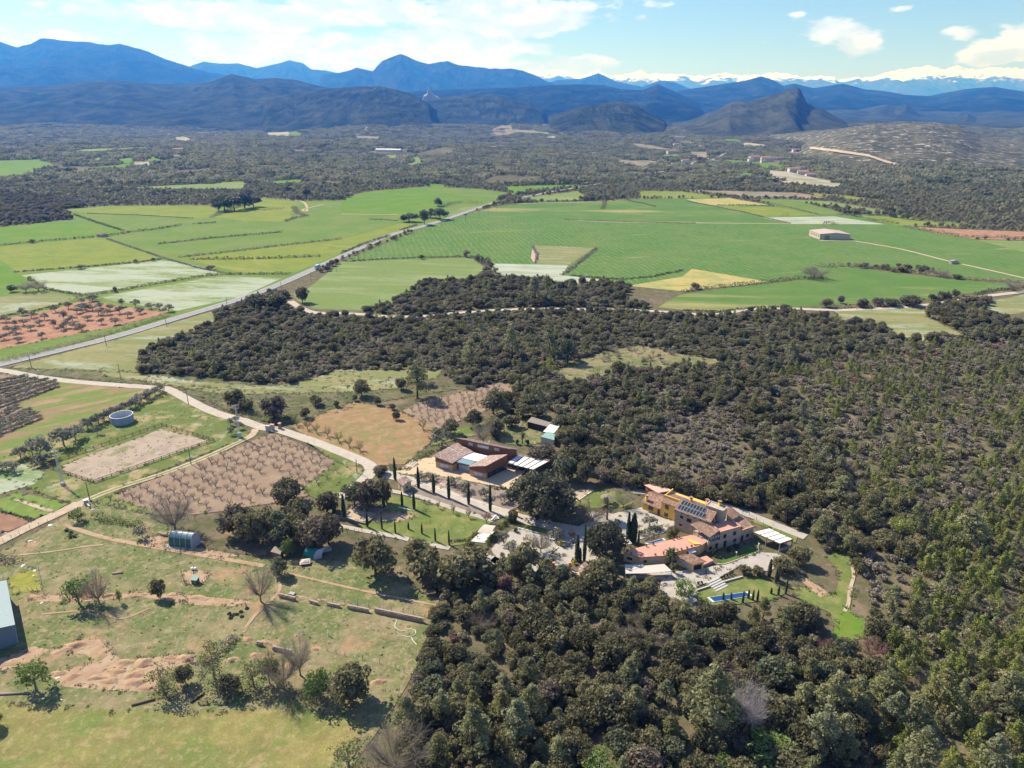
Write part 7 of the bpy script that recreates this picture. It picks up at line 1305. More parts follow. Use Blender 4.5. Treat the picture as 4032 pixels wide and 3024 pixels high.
HED = [
    ('A', [(0, 440), (200, 420), (400, 402), (620, 385)], 3, 2.0, 'dark hedgerow along the bright field at the left edge'), ('A', [(690, 380), (870, 350), (1000, 338), (1170, 308)], 5, 2.2, 'hedgerow running right from the field hut'), ('A', [(1020, 432), (1200, 412), (1400, 390), (1700, 365), (1830, 352)], 4, 1.8, 'upper long thin hedgerow in the green fields'), ('A', [(1160, 516), (1400, 492), (1700, 455), (2000, 420), (2210, 398)], 4.5, 1.9, 'longest hedgerow across the green fields'), ('A', [(1240, 530), (1500, 528), (1700, 525), (2080, 510)], 3.5, 2.4, 'lower hedgerow with bushes in the yellow-green field'), ('A', [(100, 612), (500, 582), (900, 548), (1060, 525)], 2.5, 1.2, 'thin hedge line above the first flower meadow'), ('A', [(500, 768), (700, 745), (1000, 690), (1300, 640), (1480, 625), (1880, 625)], 4, 1.8, 'curving hedgerow between the two flower meadows'), ('A', [(690, 395), (850, 450), (1060, 520), (1300, 590), (1440, 615)], 2.5, .9, 'ditch line crossing the fields diagonally'), ('A', [(480, 240), (640, 295), (800, 345)], 4, 1.8, 'bushy line below the upper yellow-green field'), ('A', [(560, 232), (900, 243), (1250, 263)], 2, .8, 'thin line between the two upper fields'), ('A', [(1255, 300), (1400, 292)], 3, 1.2, 'short hedge in the green field'), ('A', [(1370, 258), (1480, 210), (1600, 175)], 7, 2.5, 'bush strip below the dark pine clump'), ('A', [(1690, 215), (1760, 205), (1840, 200)], 9, 2.6, 'bush island in the upper yellow-green field'), ('A', [(1850, 285), (1900, 265), (1970, 250)], 6, 2.6, 'bush strip at the right end of the upper field'), ('A', [(1900, 190), (1930, 230), (1990, 250)], 9, 2, 'scrub beside the pale track loop'),
    ('A', [(0, 1195), (200, 1150), (500, 1070), (800, 985), (1100, 890)], 4, 2.6, 'dark clipped hedge between red soil and the main road'), ('A', [(480, 790), (560, 790), (640, 800)], 9, 4.0, 'dense bushes at the top of the red soil grove'), ('A', [(0, 900), (200, 870), (440, 810)], 3, 1.0, 'thin hedge above the red soil grove'), ('A', [(180, 650), (300, 720), (420, 745), (520, 760)], 4, 1.2, 'scrub bank left of the flower meadow'),
    ('B', [(0, 490), (150, 430), (310, 378)], 4, 2.2, 'dark roadside hedge above the lower road stretch'), ('B', [(30, 545), (250, 530), (500, 518), (850, 510)], 3, 1.2, 'thin bush line along the top of the pale meadow'), ('B', [(850, 512), (900, 545), (960, 580)], 6, 1.6, 'brown scrub bank at the meadow corner'), ('B', [(1430, 632), (1480, 600), (1560, 535), (1655, 460)], 5, 1.2, 'brown scrub strip beside the meadow patch'), ('B', [(1240, 440), (1270, 500), (1260, 550)], 3, 1.0, 'short brown scrub edge left of the meadow patch'), ('B', [(1450, 272), (1800, 285), (2212, 295), (2300, 296)], 3, .9, 'dry ditch line across the wheat'), ('B', [(640, 190), (750, 165), (900, 165)], 12, 4.0, 'wooded strip above the road bend'), ('B', [(1130, 160), (1300, 155), (1500, 152), (1680, 150)], 4, 2.2, 'bushy line along the top of the wheat'), ('B', [(1690, 205), (1705, 175), (1705, 150)], 7, 3.2, 'small thicket island at the top of the wheat'), ('B', [(1860, 150), (1950, 165), (2040, 188)], 4, 1.2, 'short dry hedge at the top right of the wheat'), ('B', [(1480, 635), (1800, 660), (2000, 645), (2212, 600)], 4, 1.2, 'scrub line along the foot of the wheat'), ('B', [(1660, 30), (1800, 60), (1900, 100), (2000, 90)], 30, 5, 'wooded knoll beside the far road'), ('B', [(180, 270), (300, 275), (370, 280)], 5, 1.5, 'low scrub strip beside the road clump'), ('B', [(380, 340), (490, 305)], 3, 1.2, 'short roadside hedge left of the clump'),
    ('C', [(0, 742), (150, 718), (430, 690)], 5, 2.6, 'hedge below the stubble field'), ('C', [(430, 692), (620, 672), (740, 655), (930, 655)], 5, 2.8, 'hedge between stubble field and lower wheat'), ('C', [(870, 570), (950, 580), (1040, 570)], 7, 3.5, 'bush group at the head of the lower wheat'), ('C', [(1080, 570), (1200, 580), (1350, 600), (1500, 615), (1600, 635)], 5, 3.2, 'long hedge between the upper and lower wheat'), ('C', [(1700, 650), (1850, 660), (2000, 668), (2212, 680)], 5, 2.8, 'right part of the hedge between the wheat fields'), ('C', [(900, 835), (1100, 845), (1300, 835), (1540, 805)], 5, 2.4, 'undergrowth below the oaks along the lower wheat'), ('C', [(0, 860), (250, 868), (450, 845), (700, 835)], 3, 1.0, 'scrubby verge above the forest track'), ('C', [(1890, 760), (2000, 735), (2212, 710)], 4, 2.0, 'hedge above the track at the right edge'), ('C', [(220, 180), (400, 178), (610, 185)], 4, 1.6, 'hedge between the two yellow fields'), ('C', [(490, 150), (700, 195), (880, 240)], 4, 1.4, 'thin hedge right of the yellow fields'), ('C', [(640, 245), (680, 243)], 8, 4, 'bush pair above the white field'), ('C', [(900, 300), (1000, 302)], 8, 4, 'bush group below the white field'), ('C', [(1010, 240), (1100, 245), (1150, 260)], 8, 3, 'scrub right of the white field'), ('C', [(1420, 320), (1500, 330), (1600, 350), (1700, 365), (1800, 385), (2212, 395)], 9, 3, 'scrub band along the red fields'), ('C', [(1200, 270), (1280, 285), (1400, 300)], 8, 3, 'scrub between white field and far strips'), ('C', [(20, 150), (200, 185), (400, 225), (620, 280), (700, 298)], 3, .9, 'dry boundary along the left of the yellow fields'), ('C', [(1290, 232), (1345, 240)], 8, 6, 'round yellowish bush cluster near the far strips'), ('C', [(1490, 275), (1560, 280), (1640, 285), (1700, 300)], 6, 4, 'row of bushes along the far strip'),
    ('I', [(820, 310), (950, 335), (1100, 365), (1250, 385)], 3.4, 2.2, 'olive-brown hedge left of the tunnel shelter'), ('I', [(0, 255), (150, 290), (300, 328)], .9, .6, 'row of leafy crops beside the ploughed plot'), ('E', [(1440, 850), (1520, 810), (1620, 760)], 3.0, 1.0, 'green shrub bank beside the modern house'), ('E', [(1290, 890), (1400, 905), (1440, 890)], 2.2, 1.3, 'shrubs at the foot of the log steps'), ('J', [(1800, 340), (1920, 330), (2020, 250)], 1.6, .7, 'low growth beside the arbour paving'), ('K', [(1150, 470), (1350, 500), (1600, 500), (1800, 540), (2000, 550), (2120, 550)], 6.0, 3.0, 'dark brambles along the foot of the hedge line'), ('K', [(900, 480), (1000, 500), (1130, 480)], 4.0, 2.0, 'brambles round the broken boards'), ('K', [(1180, 360), (1260, 270), (1380, 160)], 2.6, 2.0, 'scrubby strip beside the ditch'), ('I', [(-60, 640), (60, 690), (170, 700)], 3.5, 1.8, 'bushes at the corner of the steel shed'), ('E', [(0, 440), (200, 470), (520, 500)], 4, 1.6, 'brushwood along the verge by the gate')]
for q in HED:
    far_ = PG(q[0], *q[1][0]).y > 420
    mt = 'm_spring' if 'crops' in q[4] or 'green shrub' in q[4] else 'm_twig' if ('brown scrub' in q[4] or 'dry' in q[4] or 'ditch' in q[4]) else 'm_springpale' if 'olive-brown' in q[4] else 'm_maquis'
    if 'yellowish' in q[4]: mt = 'm_springpale'
    hedge(*q, mat=mt, per=14 if far_ else 34, step=1.6 if far_ else .8, size=.42 if far_ else .17)
hedge('P', [(340, 850), (520, 800), (690, 760)], 1.3, 1.7, 'bright green clipped hedge beside the plunge pool', 'm_hedge', 60, .35, .10, 'clipped_hedge', True)
hedge('Q', [(820, 830), (930, 860), (1010, 880)], 2.0, 2.6, 'dark clipped hedge block beside the lower gate', 'm_cypress', 70, .4, .11, 'clipped_hedge', True)
hedge('F', [(1150, 1510), (1200, 1450), (1270, 1390)], 1.4, 1.3, 'clipped hedge along the arbour', 'm_hedge', 50, .35, .10, 'clipped_hedge', True); hedge('F', [(1270, 1330), (1330, 1300), (1390, 1240)], 1.8, 1.6, 'ivy-covered bank above the arbour', 'm_hedge', 50, .4, .12, 'ivy_bank')
p = P3('F', 1433, 1255); lob = [(0, 0, z, 1.3, 1.3, .5) for z in np.linspace(.4, 3.3, 9)]; P_, N_, S_, T_ = cloud(lob, 190, .11, .5, .1, .9); P_[:, 2] = np.clip(P_[:, 2], 0, 3.7)
ob = link('clipped_cylinder_shrub', leaf_mesh('clipped_cylinder_shrub', P_, N_, S_, T_, 'm_cypress')); ob.location = p; tag(ob, 'big clipped cylinder of dark evergreen beside the drive', 'shrub')

# ------------------------------------------------------------------ woods
def reg(view, pts): return np.array([(q.x, q.y) for q in (PG(view, *p) for p in pts)])
def scatter(poly, sp):
    x0, y0 = poly.min(0); x1, y1 = poly.max(0); gx, gy = np.meshgrid(np.arange(x0, x1, sp), np.arange(y0, y1, sp)); p = np.stack([gx.ravel(), gy.ravel()], 1)
    p[:, 0] += (np.floor(p[:, 1] / sp) % 2) * sp / 2; p = p + RNG.uniform(-.42, .42, p.shape) * sp; return p[in_poly(p, poly)]
def keep_out(p, pad=0.0):
    k = np.ones(len(p), bool)
    for c in CLEAR:
        x0, y0 = c.min(0); x1, y1 = c.max(0); m = (p[:, 0] > x0) & (p[:, 0] < x1) & (p[:, 1] > y0) & (p[:, 1] < y1) & k
        if m.any(): idx = np.where(m)[0]; k[idx[in_poly(p[idx], c)]] = False
    for ln, d in LINES: k &= ~near_line(p, ln, d + pad)
    return k
def footprint(f, pts): CLEAR.append(np.array([(q.x, q.y) for q in (f(*p) for p in pts)]))
footprint(fs, [(-14.5, 2), (1, -1), (12, -2), (18, -1), (18, 9), (11, 13.5), (-14.5, 13)]); footprint(fl, [(-28, -8), (-4, -8), (18, -2), (26, -9), (26, 2), (18, 8), (-5, 14), (-28, 10)]); footprint(fm, [(-3, -6), (36, -3), (39, 19), (0, 19), (-3, 8)])
CLEAR.append(reg('F', [(1560, 110), (1860, 160), (1960, 210), (1930, 420), (1700, 420), (1500, 300)])); CLEAR.append(reg('G', [(720, 200), (900, 200), (1010, 290), (860, 330), (740, 320)]))
CLEAR.append(reg('J', [(480, 330), (700, 350), (880, 380), (880, 470), (760, 540), (480, 520)]))
CLEAR.append(reg('I', [(1430, 380), (1520, 390), (1760, 450), (1830, 600), (1430, 600)]))
FH = [('N', 1030, 697, 22, 12, 'white'), ('N', 1068, 690, 24, 12, 'white'), ('N', 1122, 690, 22, 11, 'white'), ('N', 1190, 738, 22, 14, 'white'), ('N', 1232, 738, 22, 16, 'white'), ('N', 1268, 748, 20, 12, 'cream'), ('N', 1300, 762, 22, 10, 'white'), ('N', 820, 636, 20, 8, 'white'), ('N', 660, 655, 16, 7, 'white'), ('N', 725, 604, 42, 14, 'cream'), ('N', 690, 664, 44, 12, 'cream'), ('N', 748, 706, 30, 16, 'white'), ('N', 1045, 692, 40, 16, 'cream'), ('N', 1095, 696, 40, 16, 'cream'), ('N', 1085, 702, 22, 10, 'white'), ('N', 1150, 690, 24, 10, 'cream'), ('N', 1215, 745, 44, 18, 'cream'), ('N', 1255, 754, 44, 14, 'white'), ('N', 1285, 764, 34, 12, 'cream'), ('N', 1115, 786, 28, 16, 'white'), ('N', 1005, 796, 22, 8, 'cream'), ('N', 1240, 660, 60, 14, 'cream'), ('N', 1310, 658, 30, 9, 'cream'), ('N', 145, 546, 28, 10, 'white'), ('N', 1000, 584, 30, 8, 'white'), ('N', 880, 579, 20, 6, 'white'), ('N', 708, 628, 24, 7, 'white'), ('N', 778, 622, 14, 8, 'white'), ('N', 1215, 668, 40, 8, 'cream'),
      ('M', 735, 588, 18, 9, 'cream'), ('M', 868, 582, 30, 9, 'white'), ('M', 892, 580, 22, 8, 'cream'), ('M', 770, 686, 30, 13, 'white'), ('M', 775, 652, 44, 9, 'cream'), ('M', 1270, 639, 24, 7, 'white'), ('M', 1295, 658, 40, 8, 'white'), ('M', 1225, 638, 16, 5, 'white'), ('M', 1680, 655, 118, 9, 'white'), ('M', 2135, 642, 22, 8, 'cream'), ('M', 2095, 652, 14, 6, 'white'), ('M', 1760, 507, 22, 5, 'white'), ('M', 1805, 502, 22, 5, 'cream'), ('M', 1850, 499, 24, 5, 'white'), ('M', 1905, 494, 30, 7, 'cream'), ('M', 1955, 503, 30, 5, 'white'), ('M', 2140, 570, 30, 6, 'cream'), ('M', 2170, 572, 24, 6, 'cream'), ('M', 40, 516, 16, 5, 'white')]
for (v, x, y, wp, hp, c_) in FH:
    p = PG(v, x, y); w_ = wp * VW[v][2] * mpp(p); CLEAR.append(np.array([(p.x - w_ * .8, p.y - 10 - .05 * p.y), (p.x + w_ * .8, p.y - 10 - .05 * p.y), (p.x + w_ * .8, p.y + w_ * .6), (p.x - w_ * .8, p.y + w_ * .6)]))
CLEAR.append(reg('N', [(1400, 640), (1700, 685), (2000, 725), (2400, 745), (2900, 755), (2900, 640), (2212, 620), (1700, 560), (1450, 580)]))
WOOD = reg('0', [(880, 1480), (930, 1400), (905, 1330), (960, 1235), (1080, 1215), (1240, 1255), (1430, 1300), (1500, 1328), (1560, 1338), (1760, 1332), (1800, 1400), (1870, 1405), (1885, 1330), (1860, 1240), (1790, 1220), (1740, 1165), (1560, 1070), (1390, 1030), (1290, 1025), (1215, 985), (1225, 900), (1160, 885), (1070, 900), (1040, 855), (1100, 800), (1180, 815), (1330, 800), (1560, 805), (1640, 775), (2000, 735), (2300, 715), (2500, 1720), (820, 1720)])
MID = reg('A', [(890, 1225), (960, 1105), (1100, 1050), (1390, 950), (1395, 860), (1560, 825), (1600, 745), (1870, 745), (1885, 810), (2050, 885), (2850, 905), (3200, 872), (4172, 868), (4674, 890), (4950, 855), (5180, 872), (5474, 937), (5724, 957), (5814, 1047), (5964, 1077), (6254, 1027), (6900, 1065), (6900, 1040), (6000, 1060), (4920, 1180), (4680, 1262), (3990, 1250), (3540, 1295), (3300, 1250), (3120, 1430), (2900, 1290), (2193, 1244), (1900, 1330), (1500, 1330), (900, 1290)])
UPW = reg('B', [(140, 850), (370, 800), (500, 690), (820, 665), (1000, 650), (1200, 660), (1400, 690), (1700, 670), (1860, 720), (1830, 800), (2000, 840), (1960, 858), (700, 870), (640, 885), (350, 895), (150, 880)])
CW = reg('C', [(1570, 880), (1620, 800), (1760, 745), (1990, 790), (1960, 870), (2170, 950), (2300, 900), (2500, 1040), (1830, 1015), (1590, 905)])
LW_ = reg('A', [(-300, 340), (-300, 120), (0, 100), (430, 140), (560, 190), (450, 215), (480, 268), (0, 312)])
PINEZ = reg('0', [(1960, 1090), (2110, 1020), (2300, 930), (2500, 1720), (1900, 1720), (1880, 1450), (1930, 1330), (1980, 1250)])
OPENZ = reg('0', [(1660, 800), (2000, 745), (2400, 730), (2400, 1000), (2000, 1120), (1860, 1080), (1790, 950)])
LOWZ = reg('0', [(1470, 900), (1590, 870), (1620, 1030), (1520, 1060), (1400, 1020), (1380, 960)]); LOWZ2 = reg('0', [(1850, 1200), (1990, 1215), (1970, 1300), (1880, 1330)])
BOTZ = reg('0', [(850, 1500), (1000, 1440), (1250, 1470), (1500, 1430), (1700, 1450), (1900, 1400), (1950, 1720), (800, 1720)])
oaks, pines, shrubs = [], [], []     # (x, y, w, h, kind)
pts = scatter(WOOD, 3.3); pts = pts[keep_out(pts, .5)]
pl = np.array(PLANTED)
def off_planted(p):
    k = np.ones(len(p), bool)
    for (x, y, r) in pl: k &= (p[:, 0] - x) ** 2 + (p[:, 1] - y) ** 2 > (r * .8) ** 2
    return k
pts = pts[off_planted(pts)]
dens = fbm(pts[:, 0] / 30, pts[:, 1] / 30, 77, 4); inO = in_poly(pts, OPENZ); inP, inL, inB = in_poly(pts, PINEZ), in_poly(pts, LOWZ) | in_poly(pts, LOWZ2), in_poly(pts, BOTZ)
for (x, y), d, ip, il, ib, io in zip(pts, dens, inP, inL, inB, inO):
    near = y < 215; u = random.random()
    if random.random() < (.04 if ip else .08 if near else .16 if io else .05) + .4 * max(0, .42 - d): continue
    if io and u < .9:
        w_ = random.uniform(2.6, 5.0); k = 'youngpine' if u < .30 + .3 * (d - .47) else 'brownbush' if u < .5 else 'shrub'; (pines if k == 'youngpine' else shrubs).append((x, y, w_, w_ * (1.3 if k == 'youngpine' else .7), k))
    elif il: w_ = random.uniform(2.8, 4.6); shrubs.append((x, y, w_, w_ * .6, 'brownbush' if u < .8 else 'shrub'))
    elif ip and u < .70: w_ = random.uniform(3.0, 5.2); pines.append((x, y, w_, w_ * random.uniform(1.25, 1.6), 'youngpine'))
    elif ib and u < .12: w_ = random.uniform(4.2, 6.4); pines.append((x, y, w_, w_ * random.uniform(1.25, 1.6), 'pine'))
    elif u < (.09 if near else .05): w_ = random.uniform(4, 6); pines.append((x, y, w_, w_ * random.uniform(1.3, 1.7), 'pine'))
    elif near and (u < .72 or ib): w_ = min(9, random.lognormvariate(1.46, .30)) * (.8 + .45 * d); oaks.append((x, y, w_, w_ * random.uniform(.8, 1.1), 'oak'))
    elif not near and u < .40 + .35 * (d - .47): w_ = min(8, random.lognormvariate(1.50, .28)); oaks.append((x, y, w_, w_ * random.uniform(.75, 1.05), 'oak'))
    elif u < .93: w_ = random.uniform(3.0, 5.4); shrubs.append((x, y, w_, w_ * random.uniform(.6, .95), 'shrub' if near or random.random() > .22 else 'brownbush'))
    else: w_ = random.uniform(2.8, 4.6); shrubs.append((x, y, w_, w_ * .8, random.choice(['brownbush', 'bare', 'bare', 'reddish'])))
for poly, sp, oakp, big in ((MID, 3.0, .16, 1.0), (UPW, 3.3, .32, 1.1), (CW, 3.6, .45, 1.15), (LW_, 4.6, .5, 1.2)):
    pts = scatter(poly, sp); pts = pts[keep_out(pts, .5)]; pts = pts[off_planted(pts)]; dens = fbm(pts[:, 0] / 25, pts[:, 1] / 25, 31, 4)
    for (x, y), d in zip(pts, dens):
        u = random.random()
        if u < oakp + (d - .47) * .5: w_ = random.uniform(3.6, 6.2) * big; oaks.append((x, y, w_, w_ * random.uniform(.75, 1.1), 'oak'))
        elif u < .965: w_ = random.uniform(2.7, 4.8) * big; shrubs.append((x, y, w_, w_ * random.uniform(.5, .8), 'shrub' if random.random() > .07 else 'brownbush'))
        else: w_ = random.uniform(3.2, 5.0); pines.append((x, y, w_, w_ * random.uniform(1.2, 1.7), 'pine' if u > .985 else 'youngpine'))
# open country out to the hills
ff = []
pts = scatter(np.array([(-560, 560), (560, 560), (1150, 1300), (-1150, 1300)]), 6.4); k = keep_out(pts, 1.0)
for reg_ in (UPW, MID, CW, LW_): k &= ~in_poly(pts, reg_)
pts = pts[k]; dens = fbm(pts[:, 0] / 60, pts[:, 1] / 60, 13, 4)
for (x, y), d in zip(pts, dens):
    u = random.random(); w_ = random.uniform(3.2, 6.8) * (1.25 if d > .55 else .85)
    ff.append((x, y, w_, w_ * random.uniform(.7, 1.15), ('farshrub' if random.random() < .35 + (y - 560) / 1000 else 'shrub') if u < .68 else ('farshrub' if random.random() < (y - 560) / 800 else 'oak') if u < .87 else 'pine'))
fp = []
pts = scatter(np.array([(-1150, 1290), (1150, 1290), (3700, 4600), (-3700, 4600)]), 21.0); pts = pts[keep_out(pts, 7.0)]; pts = pts[fbm(pts[:, 0] / 110, pts[:, 1] / 110, 57, 3) < .575]
for (x, y) in pts: s = random.uniform(.8, 1.25) * 28; fp.append((x, y, s, 8 * random.uniform(.7, 1.5), 'patch'))

def vis(t): x, y, w_, h_, k = t; return w_ / math.hypot(x, y, CAM_H)
def shown(t): x, y = t[0], t[1]; return abs(x) < .735 * (y * CP + CAM_H * SP) and y > 88
def split(lst, n):
    a = [t for t in lst if shown(t)]; b = [t for t in lst if not shown(t)]; a.sort(key=vis, reverse=True); return a[:n], a[n:] + b
WL = {'near': 'in the dark wood filling the lower right corner', 'mid': 'in the broad scrub wood across the middle', 'pine': 'on the right-hand slope of pines'}
def where(x, y): return 'near' if y < 185 else 'mid'
o_in, o_rest = split(oaks, 300); p_in, p_rest = split(pines, 290); s_in, s_rest = split(shrubs, 240)
def zone(x, y):
    dz = y * CP + CAM_H * SP; u = 2016 + F_PX * x / dz; v = 1512 - F_PX * (y * SP - CAM_H * CP) / dz; u, v = u / 1.8228, v / 1.8228
    if v < 1180: return 'behind and beside the farmhouse' if u < 1800 else 'high on the right slope'
    if u < 1010: return 'along the pasture edge of the lower wood' if v < 1480 else 'at the meadow corner of the lower wood'
    if u > 1880: return 'low on the right slope' if v < 1480 else 'in the bottom right corner'
    if v < 1340: return 'in the top of the lower wood below the awning' if u < 1500 else 'between the pool and the valley grass'
    if v < 1480: return 'in the middle of the lower wood, pasture half' if u < 1400 else 'in the middle of the lower wood, valley half'
    return 'along the bottom edge of the picture, left of the silvery tree' if u < 1600 else 'along the bottom edge, right of the silvery tree'
for (x, y, w_, h_, k) in o_in: plant(k, Vector((x, y, 0)), w_, h_, 'holm oak ' + zone(x, y), 'oaks ' + zone(x, y))
for (x, w_, t_) in ((250, 110, 440), (360, 100, 420), (455, 80, 365), (595, 130, 450), (455, 150, 470), (350, 100, 560), (945, 80, 320), (890, 90, 405), (965, 100, 405), (1200, 190, 345), (640, 110, 405), (1500, 90, 400), (1600, 130, 365), (1670, 110, 375), (1760, 110, 355), (1930, 130, 355), (2140, 130, 365), (1560, 140, 470), (1620, 110, 500), (1850, 110, 440), (1860, 150, 540), (1640, 90, 570), (2090, 120, 565), (1790, 100, 430)):
    y_ = t_ + w_ * 1.15; q = P3('L', x, y_); tree('pine', 'L', x, y_, w_, t_, 'large pale pine ' + zone(q.x, q.y), 'large pale pines ' + zone(q.x, q.y))
for (x, y, w_, h_, k) in p_in: nm = 'young bright pine ' if k == 'youngpine' else 'taller grey-green pine '; plant(k, Vector((x, y, 0)), w_, h_, nm + zone(x, y), nm + zone(x, y))
LB = {'shrub': 'low evergreen shrub ', 'brownbush': 'dry brown bush ', 'bare': 'grey leafless small tree ', 'reddish': 'russet shrub '}
for (x, y, w_, h_, k) in s_in: plant(k, Vector((x, y, 0)), w_, h_, LB[k] + zone(x, y), LB[k] + zone(x, y))

def join_proto(kind, i):
    crown, trunk = PROTO[kind]['v'][i]; o = bpy.data.objects.new('proto_%s_%d' % (kind, i), crown)
    if trunk is None: return o, crown
    bm = bmesh.new(); bm.from_mesh(crown); nf = len(bm.faces); bm.from_mesh(trunk); bm.faces.ensure_lookup_table()
    for f in bm.faces[nf:]: f.material_index = 1
    me = bpy.data.meshes.new('proto_%s_%d' % (kind, i)); bm.to_mesh(me); bm.free(); me.materials.append(crown.materials[0]); me.materials.append(trunk.materials[0]); o.data = me; return o, me
def mass(name, lst, label, cat):
    """everything past the countable few: one object that scatters shared tree meshes over its points"""
    kinds = sorted({t[4] for t in lst}); idx = {}; col = bpy.data.collections.new('kinds_of_' + name); n = 0; names = []
    for k in kinds:
        for i in range(len(PROTO[k]['v'])):
            o, _ = join_proto(k, i); o.name = 'variety_%03d_%s' % (n, name); col.objects.link(o); idx.setdefault(k, []).append(n); n += 1
    N = len(lst); me = bpy.data.meshes.new(name); me.vertices.add(N)
    xy = np.array([(t[0], t[1]) for t in lst]); co = np.column_stack([xy, terrain_n(xy[:, 0], xy[:, 1]) - .05]).astype(np.float32); me.vertices.foreach_set('co', co.ravel()); me.update()
    sc = np.array([(t[2] / PROTO[t[4]]['W'], t[2] / PROTO[t[4]]['W'], t[3] / PROTO[t[4]]['H']) for t in lst], np.float32)
    a = me.attributes.new('size', 'FLOAT_VECTOR', 'POINT'); a.data.foreach_set('vector', sc.ravel())
    a = me.attributes.new('turn', 'FLOAT_VECTOR', 'POINT'); a.data.foreach_set('vector', np.stack([np.zeros(N), np.zeros(N), RNG.uniform(0, 6.283, N)], 1).astype(np.float32).ravel())
    a = me.attributes.new('variety', 'INT', 'POINT'); a.data.foreach_set('value', np.array([random.choice(idx[t[4]]) for t in lst], np.int32))
    ob = link(name, me); tag(ob, label, cat, kind='stuff')
    ng = bpy.data.node_groups.new(name + '_scatter', 'GeometryNodeTree'); ng.interface.new_socket('Geometry', in_out='INPUT', socket_type='NodeSocketGeometry'); ng.interface.new_socket('Geometry', in_out='OUTPUT', socket_type='NodeSocketGeometry')
    gi, go = ng.nodes.new('NodeGroupInput'), ng.nodes.new('NodeGroupOutput'); iop = ng.nodes.new('GeometryNodeInstanceOnPoints'); ci = ng.nodes.new('GeometryNodeCollectionInfo')
    ci.inputs['Collection'].default_value = col; ci.inputs['Separate Children'].default_value = True; ci.inputs['Reset Children'].default_value = True; iop.inputs['Pick Instance'].default_value = True
    def attr(nm, ty): q = ng.nodes.new('GeometryNodeInputNamedAttribute'); q.data_type = ty; q.inputs['Name'].default_value = nm; return next(s for s in q.outputs if s.enabled and s.name == 'Attribute')
    L = ng.links.new; L(gi.outputs[0], iop.inputs['Points']); L(ci.outputs[0], iop.inputs['Instance']); L(attr('variety', 'INT'), iop.inputs['Instance Index']); L(attr('turn', 'FLOAT_VECTOR'), iop.inputs['Rotation']); L(attr('size', 'FLOAT_VECTOR'), iop.inputs['Scale']); L(iop.outputs[0], go.inputs[0])
    m = ob.modifiers.new('scatter', 'NODES'); m.node_group = ng; return ob
mass('woodland', o_rest + p_rest, 'mass of evergreen woodland covering the middle ground', 'woodland'); mass('scrub_thicket', s_rest, 'low evergreen thicket filling the woods', 'thicket'); mass('open_woodland', ff, 'patchy woods round the far fields', 'woodland'); mass('far_forest', fp, 'forest spreading out to the foot of the hills', 'forest')
print('COUNTS', len(oaks), len(pines), len(shrubs), len(ff), len(fp))

# ------------------------------------------------------------------ earth mounds and banks
def mound(view, x, y, rx, ry, h, rz=0.0, mat='m_mound', seed=0):
    c = P3(view, x, y); n = 18; t = np.linspace(-1.15, 1.15, n); U, Vv = np.meshgrid(t, t, indexing='ij'); rr = np.sqrt(U ** 2 + Vv ** 2) + (fbm(U * 2 + seed, Vv * 2, seed, 4) - .47) * 1.1
    Z = h * np.clip(1 - rr, 0, 1) ** 1.5 * (1 + .5 * (fbm(U * 3, Vv * 3, seed + 3, 4) - .47)) - .12 + .0 * U
    ca, sa = math.cos(rz), math.sin(rz); X = c.x + U * rx * ca - Vv * ry * sa; Y = c.y + U * rx * sa + Vv * ry * ca
    o = grid_mesh('earth_mound', X, Y, Z, mat); return tag(o, kind='structure')
for i, q in enumerate([(440, 215, 6, 2.8, 1.0, .2), (380, 240, 5, 2.5, .8, .3), (580, 270, 2.6, 4.2, .7, .3), (730, 310, 3.2, 2.2, 1.0, 0), (840, 310, 3.4, 2.3, 1.1, 0), (985, 290, 3.0, 2.0, .9, 0), (1080, 285, 3.0, 2.0, 1.1, 0), (680, 360, 3.0, 2.4, .9, 0), (800, 370, 3.6, 2.5, 1.1, 0), (560, 400, 4.5, 1.8, .7, .1), (650, 420, 4.5, 2.6, .8, 0), (800, 425, 5.0, 2.6, .8, 0), (420, 390, 3.5, 2.2, .7, .4), (330, 370, 3.5, 1.8, .6, 0), (900, 380, 3, 2.4, .8, 0), (860, 460, 4.2, 1.8, .6, 0), (500, 455, 7, 1.2, .4, 0), (1340, 300, 2.6, 2.0, .9, 0), (1480, 270, 2.6, 1.6, .8, 0), (2190, 425, 3.5, 2.0, .8, .2), (60, 310, 6, 2.2, .6, .2)]): mound('K', *q, seed=i)
for i, q in enumerate([(330, 1000, 4, 2.0, .7, 0), (560, 1010, 5, 1.8, .8, 0), (760, 1000, 5, 1.8, .8, 0), (960, 985, 5, 1.6, .7, 0), (1170, 985, 5, 1.6, .8, .1), (1500, 975, 4, 1.4, .5, .1), (1720, 1010, 6, 2.2, .6, -.1), (1930, 1040, 6, 2.4, .6, -.1), (2100, 1060, 4, 2, .5, 0)]): mound('I', *q, seed=40 + i)
for i, q in enumerate([(340, 1050, 3.4, 1.4, .8, -.2), (450, 1075, 3.4, 1.4, .8, -.2), (720, 745, 4, 1.2, .5, -.2), (860, 765, 4, 1.2, .5, -.2), (1010, 790, 3.5, 1.2, .5, -.2), (1220, 840, 3.0, 1.0, .4, -.2), (820, 1120, 3, 1.4, .6, -.2)]): mound('J', *q, seed=60 + i)
